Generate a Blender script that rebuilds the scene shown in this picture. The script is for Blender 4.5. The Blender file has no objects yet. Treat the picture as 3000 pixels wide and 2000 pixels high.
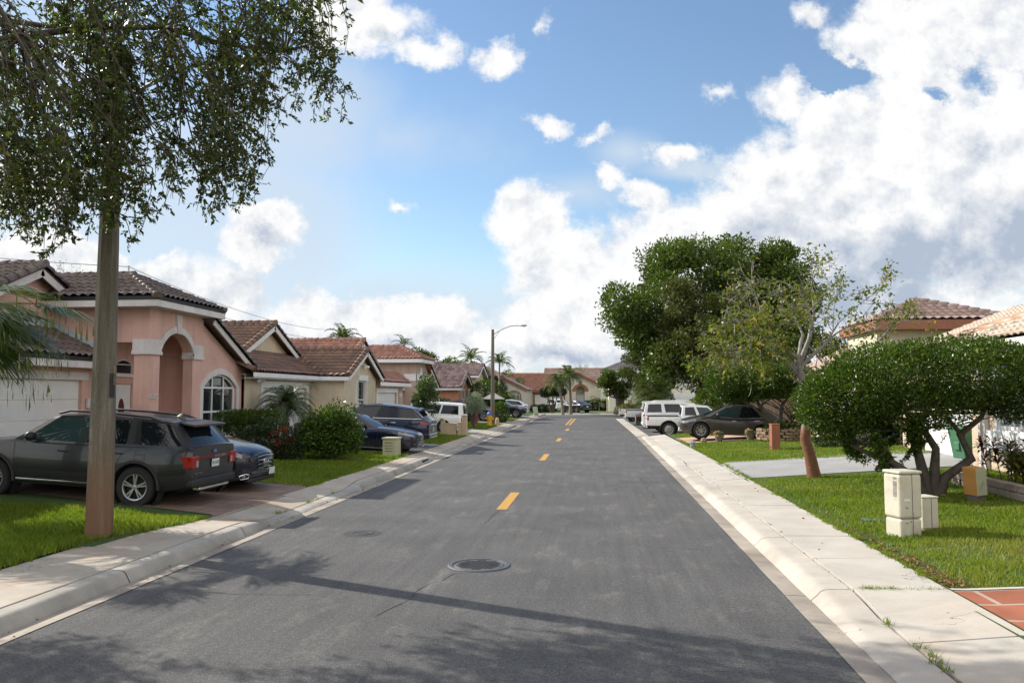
import bpy, bmesh, math, random
import numpy as np
from mathutils import Vector, Matrix
from mathutils.geometry import tessellate_polygon
R = math.radians
scene = bpy.context.scene
COL = scene.collection
random.seed(11)
RNG = np.random.default_rng(11)
SUN_AZ = (-0.915, 0.40)      # ground direction towards the sun
SUN_EL = R(33)

# ---------------------------------------------------------------- materials
MATS = {}
def nodes(name):
    m = bpy.data.materials.new(name); m.use_nodes = True
    nt = m.node_tree
    return m, nt, nt.nodes['Principled BSDF']
def N(nt, t, **kw):
    n = nt.nodes.new(t)
    for k, v in kw.items():
        if k in n.inputs.keys(): n.inputs[k].default_value = v
        else: setattr(n, k, v)
    return n
def ramp(nt, fac, stops, interp='LINEAR'):
    r = nt.nodes.new('ShaderNodeValToRGB'); r.color_ramp.interpolation = interp
    e = r.color_ramp.elements
    while len(e) < len(stops): e.new(0.5)
    for i, (p, c) in enumerate(stops):
        e[i].position = p; e[i].color = (c[0], c[1], c[2], 1) if len(c) == 3 else c
    nt.links.new(fac, r.inputs[0]); return r
def coords(nt, scale=(1, 1, 1), kind='Object'):
    tc = nt.nodes.new('ShaderNodeTexCoord'); mp = nt.nodes.new('ShaderNodeMapping')
    mp.inputs['Scale'].default_value = scale
    nt.links.new(tc.outputs[kind], mp.inputs[0]); return mp.outputs[0]
def noise(nt, co, scale, detail=3, rough=.55, out=0):
    n = N(nt, 'ShaderNodeTexNoise', Scale=scale, Detail=detail, Roughness=rough)
    nt.links.new(co, n.inputs['Vector']); return n.outputs[out]
def mixc(nt, fac, a, b, mode='MIX'):
    m = nt.nodes.new('ShaderNodeMix'); m.data_type = 'RGBA'; m.blend_type = mode
    for s, v in ((0, fac), (6, a), (7, b)):
        if hasattr(v, 'links') or hasattr(v, 'is_linked'): nt.links.new(v, m.inputs[s])
        else: m.inputs[s].default_value = v if s == 0 else (v[0], v[1], v[2], 1)
    return m.outputs[2]
def mathn(nt, op, a, b=0.0, c=None, clamp=False):
    m = nt.nodes.new('ShaderNodeMath'); m.operation = op; m.use_clamp = clamp
    for i, v in enumerate((a, b, c)):
        if v is None: continue
        if hasattr(v, 'is_linked'): nt.links.new(v, m.inputs[i])
        else: m.inputs[i].default_value = v
    return m.outputs[0]
def bump(nt, bs, h, strength=.3, dist=.01):
    b = N(nt, 'ShaderNodeBump', Strength=strength, Distance=dist)
    nt.links.new(h, b.inputs['Height']); nt.links.new(b.outputs[0], bs.inputs['Normal'])
def mat(name, col, rough=.6, var=.12, scale=6, bumps=0, bscale=60, metal=0, spec=.5, dirt=None, streak=False):
    """painted / plain surface: base colour with soft blotches, optional dirt colour and bump"""
    if name in MATS: return MATS[name]
    m, nt, bs = nodes(name)
    co = coords(nt, (1, 1, .35) if streak else (1, 1, 1))
    n1 = noise(nt, co, scale, 5)
    lo = [max(0, c * (1 - var)) for c in col]; hi = [min(1, c * (1 + var)) for c in col]
    c = ramp(nt, n1, [(.3, lo), (.7, hi)]).outputs[0]
    if dirt:
        n2 = noise(nt, co, scale * .6, 6, .7)
        f = ramp(nt, n2, [(.5, (0, 0, 0)), (.72, (1, 1, 1))]).outputs[0]
        c = mixc(nt, f, c, dirt)
    nt.links.new(c, bs.inputs['Base Color'])
    bs.inputs['Roughness'].default_value = rough; bs.inputs['Metallic'].default_value = metal
    bs.inputs['Specular IOR Level'].default_value = spec
    if bumps: bump(nt, bs, noise(nt, co, bscale, 4), bumps, .01)
    MATS[name] = m; return m
def carpaint(name, col, metal=.35, rough=.28):
    if name in MATS: return MATS[name]
    m, nt, bs = nodes(name)
    co = coords(nt)
    c = ramp(nt, noise(nt, co, 2.5, 5), [(.3, [x * .93 for x in col]), (.7, [min(1, x * 1.06) for x in col])]).outputs[0]
    # road dust low on the body
    sx = N(nt, 'ShaderNodeSeparateXYZ'); nt.links.new(co, sx.inputs[0])
    d = mathn(nt, 'MULTIPLY', mathn(nt, 'SUBTRACT', .62, sx.outputs[2], clamp=True), noise(nt, co, 9, 5), clamp=True)
    nt.links.new(mixc(nt, d, c, (.25, .22, .18)), bs.inputs['Base Color'])
    nt.links.new(mathn(nt, 'ADD', rough, mathn(nt, 'MULTIPLY', d, .5)), bs.inputs['Roughness'])
    bs.inputs['Metallic'].default_value = metal
    bs.inputs['Coat Weight'].default_value = .5; bs.inputs['Coat Roughness'].default_value = .04
    MATS[name] = m; return m
def glassm(name, col=(.012, .014, .016), rough=.03, spec=.6, alpha=1.0):
    if name in MATS: return MATS[name]
    m, nt, bs = nodes(name)
    bs.inputs['Base Color'].default_value = (*col, 1); bs.inputs['Roughness'].default_value = rough
    bs.inputs['Specular IOR Level'].default_value = spec
    if alpha < 1: bs.inputs['Alpha'].default_value = alpha
    MATS[name] = m; return m
def leafm(name, c0, c1, c2=None, trans=.35, rough=.45, spec=.4, back=1.15):
    """leaf cards: one random number per leaf sits in the UV"""
    if name in MATS: return MATS[name]
    m, nt, bs = nodes(name)
    uv = nt.nodes.new('ShaderNodeUVMap'); sx = N(nt, 'ShaderNodeSeparateXYZ'); nt.links.new(uv.outputs[0], sx.inputs[0])
    st = [(0, c0), (.86, c1)] + ([(.985, c2)] if c2 else [(1, c1)])
    c = ramp(nt, sx.outputs[0], st).outputs[0]
    c = mixc(nt, noise(nt, coords(nt), .9, 3), mixc(nt, 1.0, c, (.72, .78, .7), 'MULTIPLY'), c)
    nt.links.new(c, bs.inputs['Base Color']); bs.inputs['Roughness'].default_value = rough
    bs.inputs['Specular IOR Level'].default_value = spec
    tr = N(nt, 'ShaderNodeBsdfTranslucent')
    nt.links.new(mixc(nt, 1.0, c, (1.0 * back, 1.25 * back, .5 * back), 'MULTIPLY'), tr.inputs[0])
    mx = N(nt, 'ShaderNodeMixShader'); mx.inputs[0].default_value = trans
    nt.links.new(bs.outputs[0], mx.inputs[1]); nt.links.new(tr.outputs[0], mx.inputs[2])
    nt.links.new(mx.outputs[0], nt.nodes['Material Output'].inputs[0])
    MATS[name] = m; return m

# ---------------------------------------------------------------- objects
def tag(o, label=None, cat=None, group=None, kind=None):
    if label: o['label'] = label
    if cat: o['category'] = cat
    if group: o['group'] = group
    if kind: o['kind'] = kind
    return o
def thing(name, label, cat, loc=(0, 0, 0), rz=0, group=None):
    o = bpy.data.objects.new(name, None); COL.objects.link(o)
    o.location = loc; o.rotation_euler = (0, 0, rz); o.empty_display_size = .2
    return tag(o, label, cat, group)
def copy_tree(o, parent=None):
    c = o.copy(); COL.objects.link(c); c.parent = parent
    for ch in list(o.children): copy_tree(ch, c)
    return c
def link(me, name, mats, parent=None, world=False):
    o = bpy.data.objects.new(name, me); COL.objects.link(o)
    for m in (mats if isinstance(mats, (list, tuple)) else [mats]): me.materials.append(m)
    if parent is not None:
        o.parent = parent
        if world and parent.parent is None: o.location = [-c for c in parent.location]
    return o

class MB:
    """collects faces and links them as one mesh object"""
    def __init__(s): s.v = []; s.f = []; s.m = []
    def add(s, vs, fs, mi=0):
        o = len(s.v); s.v += [tuple(p) for p in vs]
        s.f += [tuple(i + o for i in f) for f in fs]; s.m += [mi] * len(fs); return s
    def box(s, x0, x1, y0, y1, z0, z1, mi=0):
        vs = [(x, y, z) for z in (z0, z1) for y in (y0, y1) for x in (x0, x1)]
        return s.add(vs, [(0, 2, 3, 1), (4, 5, 7, 6), (0, 1, 5, 4), (2, 6, 7, 3), (0, 4, 6, 2), (1, 3, 7, 5)], mi)
    def obox(s, c, a, b, n, mi=0):
        """oriented box: centre, three half vectors"""
        c, a, b, n = Vector(c), Vector(a), Vector(b), Vector(n)
        if a.cross(b).dot(n) < 0: n = -n
        vs = [c + i * a + j * b + k * n for k in (-1, 1) for j in (-1, 1) for i in (-1, 1)]
        return s.add(vs, [(0, 2, 3, 1), (4, 5, 7, 6), (0, 1, 5, 4), (2, 6, 7, 3), (0, 4, 6, 2), (1, 3, 7, 5)], mi)
    def tube(s, pts, rad, n=8, mi=0, cap=True):
        pts = [Vector(p) for p in pts]; k = len(pts)
        rad = [rad] * k if isinstance(rad, (int, float)) else rad
        base = len(s.v); ref = None
        for i, p in enumerate(pts):
            t = (pts[min(i + 1, k - 1)] - pts[max(i - 1, 0)]).normalized()
            if ref is None: ref = Vector((0, 0, 1)) if abs(t.z) < .9 else Vector((1, 0, 0))
            a = (ref - t * ref.dot(t)).normalized(); ref = a; b = t.cross(a)
            for j in range(n):
                w = 2 * math.pi * j / n
                s.v.append(tuple(p + (a * math.cos(w) + b * math.sin(w)) * rad[i]))
        for i in range(k - 1):
            for j in range(n):
                q = base + i * n
                s.f.append((q + j, q + (j + 1) % n, q + n + (j + 1) % n, q + n + j)); s.m.append(mi)
        if cap:
            s.f.append(tuple(base + j for j in reversed(range(n)))); s.m.append(mi)
            s.f.append(tuple(base + (k - 1) * n + j for j in range(n))); s.m.append(mi)
        return s
    def lathe(s, prof, n=24, o=(0, 0, 0), axis='z', mi=0, close=False):
        base = len(s.v); k = len(prof)
        for r, h in prof:
            for j in range(n):
                w = 2 * math.pi * j / n; a, b = r * math.cos(w), r * math.sin(w)
                p = (a, b, h) if axis == 'z' else ((a, h, -b) if axis == 'y' else (h, a, b))
                s.v.append((p[0] + o[0], p[1] + o[1], p[2] + o[2]))
        for i in range(k if close else k - 1):
            for j in range(n):
                q, q2 = base + i * n, base + ((i + 1) % k) * n
                s.f.append((q + j, q + (j + 1) % n, q2 + (j + 1) % n, q2 + j)); s.m.append(mi)
        return s
    def panel(s, outline, holes, o, u, v, th, mi=0):
        """flat slab with holes: 2D outlines in (u, v) from o; thickness runs back along -(u x v)"""
        o, u, v = Vector(o), Vector(u), Vector(v); n = u.cross(v).normalized()
        loops = [list(outline)] + [list(h) for h in holes]
        flat = [p for l in loops for p in l]
        tri = tessellate_polygon([[Vector((p[0], p[1], 0)) for p in l] for l in loops])
        base = len(s.v); k = len(flat)
        for d in (0, -th):
            for p in flat: s.v.append(tuple(o + u * p[0] + v * p[1] + n * d))
        for t in tri:
            a, b, c = [Vector(flat[i]) for i in t]
            if (b - a).cross(c - a) < 0: t = t[::-1]
            s.f.append(tuple(base + i for i in t)); s.m.append(mi)
            s.f.append(tuple(base + k + i for i in reversed(t))); s.m.append(mi)
        q = 0
        for l in loops:
            m = len(l)
            ar = sum(l[i][0] * l[(i + 1) % m][1] - l[(i + 1) % m][0] * l[i][1] for i in range(m))
            for i in range(m):
                a, b = base + q + i, base + q + (i + 1) % m
                f = (a, a + k, b + k, b)
                if (ar < 0) == (l is loops[0]): f = f[::-1]
                s.f.append(f); s.m.append(mi)
            q += m
        return s
    def mesh(s, name):
        me = bpy.data.meshes.new(name); me.from_pydata(s.v, [], s.f)
        me.polygons.foreach_set('material_index', s.m); me.update(); return me
    def build(s, name, mats, parent=None, smooth=None, bevel=0, world=False, seg=2):
        me = s.mesh(name)
        if smooth is not None:
            me.polygons.foreach_set('use_smooth', [True] * len(me.polygons))
            if smooth < 180: me.set_sharp_from_angle(angle=R(smooth))
        o = link(me, name, mats, parent, world)
        if bevel:
            b = o.modifiers.new('edge', 'BEVEL'); b.width = bevel; b.segments = seg
            b.limit_method = 'ANGLE'; b.angle_limit = R(40)
        return o
def struct(mb, name, mats, **kw):
    return tag(mb.build(name, mats, **kw), kind='structure')
def rect(x0, x1, y0, y1): return [(x0, y0), (x1, y0), (x1, y1), (x0, y1)]
def arch(x0, x1, y0, ys, rise, n=12):
    """opening with a segmental or round head: spring height ys, rise of the arch"""
    c = (x0 + x1) / 2; h = (x1 - x0) / 2
    rr = (h * h + rise * rise) / (2 * rise); cy = ys + rise - rr; a0 = math.asin(min(1, h / rr))
    if rise > h * .999: a0 = math.pi / 2
    return [(x0, y0), (x1, y0)] + [(c + rr * math.sin(a), cy + rr * math.cos(a)) for a in np.linspace(a0, -a0, n)]
def text_mesh(txt, size, extrude=.003):
    cu = bpy.data.curves.new('lettering', 'FONT'); cu.body = txt; cu.size = size; cu.extrude = extrude
    cu.align_x = 'CENTER'; cu.align_y = 'CENTER'
    o = bpy.data.objects.new('lettering', cu); COL.objects.link(o)
    dg = bpy.context.evaluated_depsgraph_get(); dg.update()
    me = bpy.data.meshes.new_from_object(o.evaluated_get(dg)); bpy.data.objects.remove(o); return me
def lettering(name, txt, size, mat_, parent, loc, u, v, extrude=.003, world=False, sx=1.0):
    me = text_mesh(txt, size, extrude); u, v = Vector(u).normalized(), Vector(v).normalized(); n = u.cross(v)
    M = Matrix(((u.x * sx, v.x, n.x, loc[0]), (u.y * sx, v.y, n.y, loc[1]), (u.z * sx, v.z, n.z, loc[2]), (0, 0, 0, 1)))
    me.transform(M); me.materials.clear()
    return link(me, name, mat_, parent, world)

# ---------------------------------------------------------------- big numpy meshes (leaves, grass)
def np_mesh(name, V, k, rnd, mat_, parent=None, world=False, per=None):
    """V: (n*k,3) points, k corners per face; rnd: one random number per face -> UV.x"""
    nv = len(V); nf = nv // k
    me = bpy.data.meshes.new(name)
    me.vertices.add(nv); me.vertices.foreach_set('co', np.ascontiguousarray(V, dtype=np.float32).ravel())
    me.loops.add(nv); me.loops.foreach_set('vertex_index', np.arange(nv, dtype=np.int32))
    me.polygons.add(nf); me.polygons.foreach_set('loop_start', np.arange(0, nv, k, dtype=np.int32))
    uv = me.uv_layers.new(name='UVMap')
    d = np.empty((nf, k, 2), np.float32); d[:, :, 0] = rnd[:, None]; d[:, :, 1] = np.array([0, .5, 1, .5][:k])[None]
    uv.data.foreach_set('uv', d.ravel())
    me.update(calc_edges=True); me.validate()
    return link(me, name, mat_, parent, world)
def unit(a): return a / np.maximum(1e-9, np.linalg.norm(a, axis=1, keepdims=True))
def leaf_cards(P, D, size, wr=.42, fold=.25, rng=RNG):
    """a folded four-corner leaf at each P pointing along D"""
    n = len(P); D = unit(D); s = np.broadcast_to(size, (n,))[:, None]
    S = unit(np.cross(D, rng.normal(size=(n, 3)))); U = np.cross(S, D)
    V = np.empty((n, 4, 3)); m = P + D * s * .45 + U * s * fold * .3
    V[:, 0] = P; V[:, 2] = P + D * s - U * s * fold * .3; V[:, 1] = m + S * s * wr * .5; V[:, 3] = m - S * s * wr * .5
    return V.reshape(-1, 3)
def wob(P, seed=0, k=1.0):
    """cheap smooth noise about -1..1 at points"""
    r = np.random.default_rng(seed); o = np.zeros(len(P))
    for i in range(7):
        w = r.normal(size=3) * k * (1 + .6 * i); o += np.sin(P @ w + r.uniform(0, 6.28)) / (1 + .35 * i)
    return o / 2.6
def blob_points(blobs, n, depth=.25, lump=.12, k=1.6, seed=1, gap=-9, gk=2.0):
    """points near the surface of a union of ellipsoids, with outward normals"""
    r = np.random.default_rng(seed); B = np.array(blobs, float)
    w = (B[:, 3] * B[:, 4] + B[:, 4] * B[:, 5] + B[:, 3] * B[:, 5]); w /= w.sum()
    ps, ns = [], []
    got = 0
    while got < n:
        i = r.choice(len(B), size=n, p=w); d = unit(r.normal(size=(n, 3)))
        q = 1 - np.abs(r.normal(size=n)) * depth; q = np.clip(q, .1, 1.05)
        c, e = B[i, :3], B[i, 3:6]
        q = q * (1 + lump * wob(c + d * e, seed + 5, k))
        p = c + d * e * q[:, None]
        keep = np.ones(n, bool)
        for b in range(len(B)):
            f = (((p - B[b, :3]) / B[b, 3:6]) ** 2).sum(1)
            keep &= ~((f < (1 - 2.2 * depth) ** 2) & (i != b))
        if gap > -9: keep &= wob(p, seed + 9, gk) > gap
        nn = unit(d / e)
        ps.append(p[keep]); ns.append(nn[keep]); got += keep.sum()
    return np.concatenate(ps)[:n], np.concatenate(ns)[:n]
def foliage(name, blobs, n, size, mat_, parent, depth=.25, lump=.12, k=1.6, seed=1, up=.3, rnd=.7, wr=.45, gap=-9, gk=2.0, jit=.35, world=True):
    P, Nn = blob_points(blobs, n, depth, lump, k, seed, gap, gk)
    r = np.random.default_rng(seed + 77)
    D = Nn + np.array([0, 0, up]) + r.normal(size=P.shape) * rnd
    s = size * (1 + jit * r.normal(size=n)).clip(.45, 1.8)
    return np_mesh(name, leaf_cards(P, D, s, wr, rng=r), 4, r.random(n), mat_, parent, world)
def branchy(mb, p, d, length, r, depth, rng, tips, spread=.6, shrink=.72, kids=(2, 3), bend=.25, rise=.1, n=6, minr=.004, seg=3):
    """recursive limbs; collects twig points with directions for leaves"""
    pts = [Vector(p)]; d = Vector(d).normalized(); rad = [r]
    for i in range(seg):
        d = (d + Vector((rng.gauss(0, bend), rng.gauss(0, bend), rng.gauss(0, bend) + rise)) * .6).normalized()
        pts.append(pts[-1] + d * length / seg); rad.append(r * (1 - (1 - shrink) * (i + 1) / seg))
    mb.tube(pts, rad, n if r > .02 else 4, cap=False)
    if depth <= 2:
        for q in pts[1:]: tips.append((tuple(q), tuple(d), depth))
    if depth == 0: return
    for c in range(rng.randint(*kids)):
        nd = (d + Vector((rng.gauss(0, spread), rng.gauss(0, spread), rng.gauss(0, spread) * .8 + rise))).normalized()
        branchy(mb, pts[-1] if c == 0 else pts[rng.randint(max(1, seg - 1), seg)], nd, length * rng.uniform(.62, .88), max(minr, rad[-1] * rng.uniform(.6, .85)),
                depth - 1, rng, tips, spread, shrink, kids, bend, rise, n, minr, seg)
# ---------------------------------------------------------------- camera, sun, sky
HCAM, PITCH, YAW, FPX = 2.4, R(3.785), R(6.042), 1829.0
cd = bpy.data.cameras.new('camera'); cam = bpy.data.objects.new('camera', cd); COL.objects.link(cam)
cam.location = (0, 0, HCAM); cam.rotation_euler = (R(90) + PITCH, 0, YAW)
cd.sensor_width = 36; cd.lens = 28.0; cd.clip_start = .05; cd.clip_end = 6000
scene.camera = cam
sd = bpy.data.lights.new('sun', 'SUN'); sun = bpy.data.objects.new('sun', sd); COL.objects.link(sun)
sdir = Vector((SUN_AZ[0] * math.cos(SUN_EL), SUN_AZ[1] * math.cos(SUN_EL), math.sin(SUN_EL))).normalized()
sun.rotation_euler = sdir.to_track_quat('Z', 'Y').to_euler(); sd.energy = 4.5; sd.angle = R(.53); sd.color = (1, .93, .82)
vs = scene.view_settings; vs.view_transform = 'Standard'; vs.look = 'None'; vs.exposure = .62; vs.gamma = 1
scene.display_settings.display_device = 'sRGB'
cy = scene.cycles; cy.max_bounces = 8; cy.diffuse_bounces = 3; cy.glossy_bounces = 3; cy.transmission_bounces = 4; cy.transparent_max_bounces = 8
cy.use_denoising = True; cy.sample_clamp_indirect = 8; cy.caustics_reflective = False; cy.caustics_refractive = False

def sky_world():
    w = bpy.data.worlds.new('World'); scene.world = w; w.use_nodes = True
    nt = w.node_tree; bg = nt.nodes['Background']; L = nt.links.new
    sky = N(nt, 'ShaderNodeTexSky', sky_type='NISHITA', sun_disc=False, sun_elevation=SUN_EL, sun_rotation=math.atan2(SUN_AZ[0], SUN_AZ[1]))
    sky.air_density = 1.15; sky.dust_density = .15; sky.ozone_density = 1.5
    tc = nt.nodes.new('ShaderNodeTexCoord')
    mp = N(nt, 'ShaderNodeMapping', vector_type='POINT'); mp.inputs['Rotation'].default_value = (0, 0, -YAW)
    L(tc.outputs['Generated'], mp.inputs[0])
    sx = nt.nodes.new('ShaderNodeSeparateXYZ'); L(mp.outputs[0], sx.inputs[0])
    fw = mathn(nt, 'MAXIMUM', sx.outputs[1], .12)
    cb = nt.nodes.new('ShaderNodeCombineXYZ'); L(mathn(nt, 'DIVIDE', sx.outputs[0], fw), cb.inputs[0]); L(mathn(nt, 'DIVIDE', sx.outputs[2], fw), cb.inputs[1])
    P = cb.outputs[0]
    front = mathn(nt, 'MULTIPLY', mathn(nt, 'SUBTRACT', sx.outputs[1], .15), 6, clamp=True)
    # domain warp keeps cloud edges ragged
    nz = N(nt, 'ShaderNodeTexNoise', Scale=7.0, Detail=8, Roughness=.66); L(P, nz.inputs['Vector'])
    wv = N(nt, 'ShaderNodeVectorMath', operation='SUBTRACT'); L(nz.outputs['Color'], wv.inputs[0]); wv.inputs[1].default_value = (.5, .5, .5)
    ws = N(nt, 'ShaderNodeVectorMath', operation='SCALE'); L(wv.outputs[0], ws.inputs[0]); ws.inputs['Scale'].default_value = .13
    wa = N(nt, 'ShaderNodeVectorMath', operation='ADD'); L(P, wa.inputs[0]); L(ws.outputs[0], wa.inputs[1])
    cp, sp = math.cos(PITCH), math.sin(PITCH)
    def uv(px, py):
        a, b, c = px - 1176, 784 - py, FPX
        f = c * cp - b * sp; u = c * sp + b * cp
        return a / f, u / f
    def field(bl, Q):
        acc = None
        for b in bl:
            px, py, rx, ry = b[:4]; wgt = b[4] if len(b) > 4 else 1.0
            c = uv(px, py)
            s1 = N(nt, 'ShaderNodeVectorMath', operation='SUBTRACT'); L(Q, s1.inputs[0]); s1.inputs[1].default_value = (c[0], c[1], 0)
            s2 = N(nt, 'ShaderNodeVectorMath', operation='MULTIPLY'); L(s1.outputs[0], s2.inputs[0]); s2.inputs[1].default_value = (FPX / rx, FPX / ry, 0)
            s3 = N(nt, 'ShaderNodeVectorMath', operation='LENGTH'); L(s2.outputs[0], s3.inputs[0])
            v = mathn(nt, 'MULTIPLY', mathn(nt, 'SUBTRACT', 1.0, s3.outputs['Value']), wgt)
            acc = v if acc is None else mathn(nt, 'MAXIMUM', acc, v)
        return acc
    cum = [(1215, 500, 120, 95), (1300, 610, 170, 130), (1420, 640, 230, 165), (1620, 610, 280, 210), (1800, 480, 260, 210), (1990, 370, 250, 215),
           (2200, 260, 300, 250), (2290, 60, 330, 180), (2050, 90, 170, 130), (2250, 520, 400, 260), (1330, 760, 260, 120), (1950, 800, 560, 160), (1900, 640, 420, 230),
           (690, 715, 95, 72), (830, 730, 130, 60), (980, 745, 150, 60), (1180, 790, 260, 70), (620, 520, 92, 62), (575, 590, 90, 70), (640, 780, 220, 80),
           (850, 45, 170, 85, .7), (800, 10, 140, 95, .8), (960, 95, 105, 50, .55), (1135, 112, 72, 58, .6), (1655, 208, 82, 44, .55), (1790, 235, 92, 78, .55), (1560, 343, 84, 40, .55),
           (1262, 280, 56, 28, .5), (1352, 306, 56, 26, .45), (1400, 398, 44, 34, .5), (1482, 452, 78, 54, .7), (1855, 18, 66, 40, .45), (1245, 70, 26, 34, .35),
           (60, 620, 260, 110), (40, 420, 170, 110), (300, 640, 220, 90), (480, 690, 160, 60), (905, 476, 34, 22, .4), (390, 580, 50, 26, .5)]
    soft = [(330, 560, 640, 440, 1.5), (650, 260, 330, 280, .95), (120, 200, 420, 330, .9), (1590, 390, 160, 34, .9), (1440, 350, 110, 60, .6), (1000, 780, 700, 220, 1.2), (800, 830, 1100, 120, 1.0), (1700, 860, 900, 150, 1.6), (600, 880, 1200, 130, 1.6), (1330, 440, 170, 60, .5), (940, 320, 330, 120, .45)]
    dark = [(2150, 600, 420, 130, 1.0), (2330, 540, 260, 190, 1.0), (1760, 545, 190, 60, .55), (2000, 690, 360, 80, 1.0), (1980, 470, 190, 60, .5), (1300, 815, 260, 46, .9), (620, 560, 60, 40, .8), (880, 790, 260, 40, .6), (1215, 640, 50, 70, .5), (330, 660, 300, 60, .5), (2250, 330, 200, 60, .4), (870, 80, 60, 30, .5)]
    hole = [(1900, 150, 105, 55), (2235, 168, 90, 50, .45), (1900, 195, 50, 40), (2130, 225, 60, 26, .7)]
    f1 = field(cum, wa.outputs[0])
    n1 = N(nt, 'ShaderNodeTexNoise', Scale=9.0, Detail=10, Roughness=.66); L(P, n1.inputs['Vector'])
    n2 = N(nt, 'ShaderNodeTexNoise', Scale=3.2, Detail=8, Roughness=.6); L(P, n2.inputs['Vector'])
    fh = mathn(nt, 'MAXIMUM', mathn(nt, 'MULTIPLY', field(hole, wa.outputs[0]), 1.5), 0)
    fa = mathn(nt, 'ADD', mathn(nt, 'ADD', mathn(nt, 'MINIMUM', mathn(nt, 'MULTIPLY', f1, 1.7), .8), .02), mathn(nt, 'MULTIPLY', mathn(nt, 'SUBTRACT', n1.outputs[0], .53), 2.3))
    fa = mathn(nt, 'SUBTRACT', fa, fh)
    mr = N(nt, 'ShaderNodeMapRange', interpolation_type='SMOOTHSTEP'); L(fa, mr.inputs[0]); mr.inputs[1].default_value = -.08; mr.inputs[2].default_value = .56
    m1 = mr.outputs[0]
    # softer veil
    fs = mathn(nt, 'ADD', field(soft, P), mathn(nt, 'MULTIPLY', mathn(nt, 'SUBTRACT', n2.outputs[0], .5), 1.2))
    mr2 = N(nt, 'ShaderNodeMapRange', interpolation_type='SMOOTHSTEP'); L(fs, mr2.inputs[0]); mr2.inputs[1].default_value = -.05; mr2.inputs[2].default_value = .75
    m2 = mathn(nt, 'MULTIPLY', mr2.outputs[0], .82)
    # behind the viewer: unseen noise cloud, made full and bright to fill shaded walls
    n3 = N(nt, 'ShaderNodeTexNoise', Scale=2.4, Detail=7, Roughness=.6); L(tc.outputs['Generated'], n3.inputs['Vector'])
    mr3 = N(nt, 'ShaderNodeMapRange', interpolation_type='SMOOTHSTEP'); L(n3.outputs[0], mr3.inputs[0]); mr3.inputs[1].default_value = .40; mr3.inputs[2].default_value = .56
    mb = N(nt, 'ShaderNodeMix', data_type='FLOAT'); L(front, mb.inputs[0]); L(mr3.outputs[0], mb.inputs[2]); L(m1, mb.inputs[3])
    m2f = mathn(nt, 'MULTIPLY', m2, front)
    # shading of the cloud masses
    dk = mathn(nt, 'ADD', mathn(nt, 'MULTIPLY', mathn(nt, 'MAXIMUM', field(dark, wa.outputs[0]), 0), 1.5), mathn(nt, 'MULTIPLY', mathn(nt, 'SUBTRACT', n2.outputs[0], .54), 2.0))
    ed = mathn(nt, 'MULTIPLY', mathn(nt, 'SUBTRACT', f1, .2), .18, clamp=True)
    dk = mathn(nt, 'MULTIPLY', mathn(nt, 'ADD', dk, ed), .85, clamp=True)
    # fine billows: difference of two shifted noises reads as side light
    ns = N(nt, 'ShaderNodeVectorMath', operation='ADD'); L(P, ns.inputs[0]); ns.inputs[1].default_value = (-.018, .016, 0)
    n4 = N(nt, 'ShaderNodeTexNoise', Scale=9.0, Detail=6, Roughness=.58); L(ns.outputs[0], n4.inputs['Vector'])
    rel = mathn(nt, 'MULTIPLY', mathn(nt, 'SUBTRACT', n1.outputs[0], n4.outputs[0]), 3.2)
    dk = mathn(nt, 'SUBTRACT', dk, rel, clamp=True)
    cc = mixc(nt, front, (11, 10.7, 10.4), mixc(nt, dk, (6.5, 6.5, 6.5), (3.0, 3.5, 4.3)))  # first colour: unseen rear cloud, brightened as fill light
    skyc = mixc(nt, m2f, mixc(nt, 1.0, sky.outputs[0], (SKYK[0], SKYK[1], SKYK[2]), 'MULTIPLY'), (4.3, 4.95, 5.7))
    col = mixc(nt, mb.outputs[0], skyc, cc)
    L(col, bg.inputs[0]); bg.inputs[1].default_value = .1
SKYK = (.93, .98, 1.03)
sky_world()

# ---------------------------------------------------------------- ground heights
def zg(x):
    if x < -7.2: return min(.62, .15 + .06 * (-7.2 - x))
    if x < -5.9: return .15
    if x < 2.3: return 0
    if x < 4.2: return .15
    return min(.5, .15 + .06 * (x - 4.2))
XL = [-60, -22, -15.03, -13, -11, -9, -7.2, -6.2]
XR = [2.9, 4.2, 6, 8, 10.03, 14, 70]
def sheet(mb, xs, ys, dz=0, z=None, mi=0):
    """strip of ground following the lot slope"""
    vs = [(x, y, (zg(x) if z is None else z) + dz) for y in ys for x in xs]; n = len(xs)
    return mb.add(vs, [(j * n + i, j * n + i + 1, (j + 1) * n + i + 1, (j + 1) * n + i) for j in range(len(ys) - 1) for i in range(n - 1)], mi)

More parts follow.
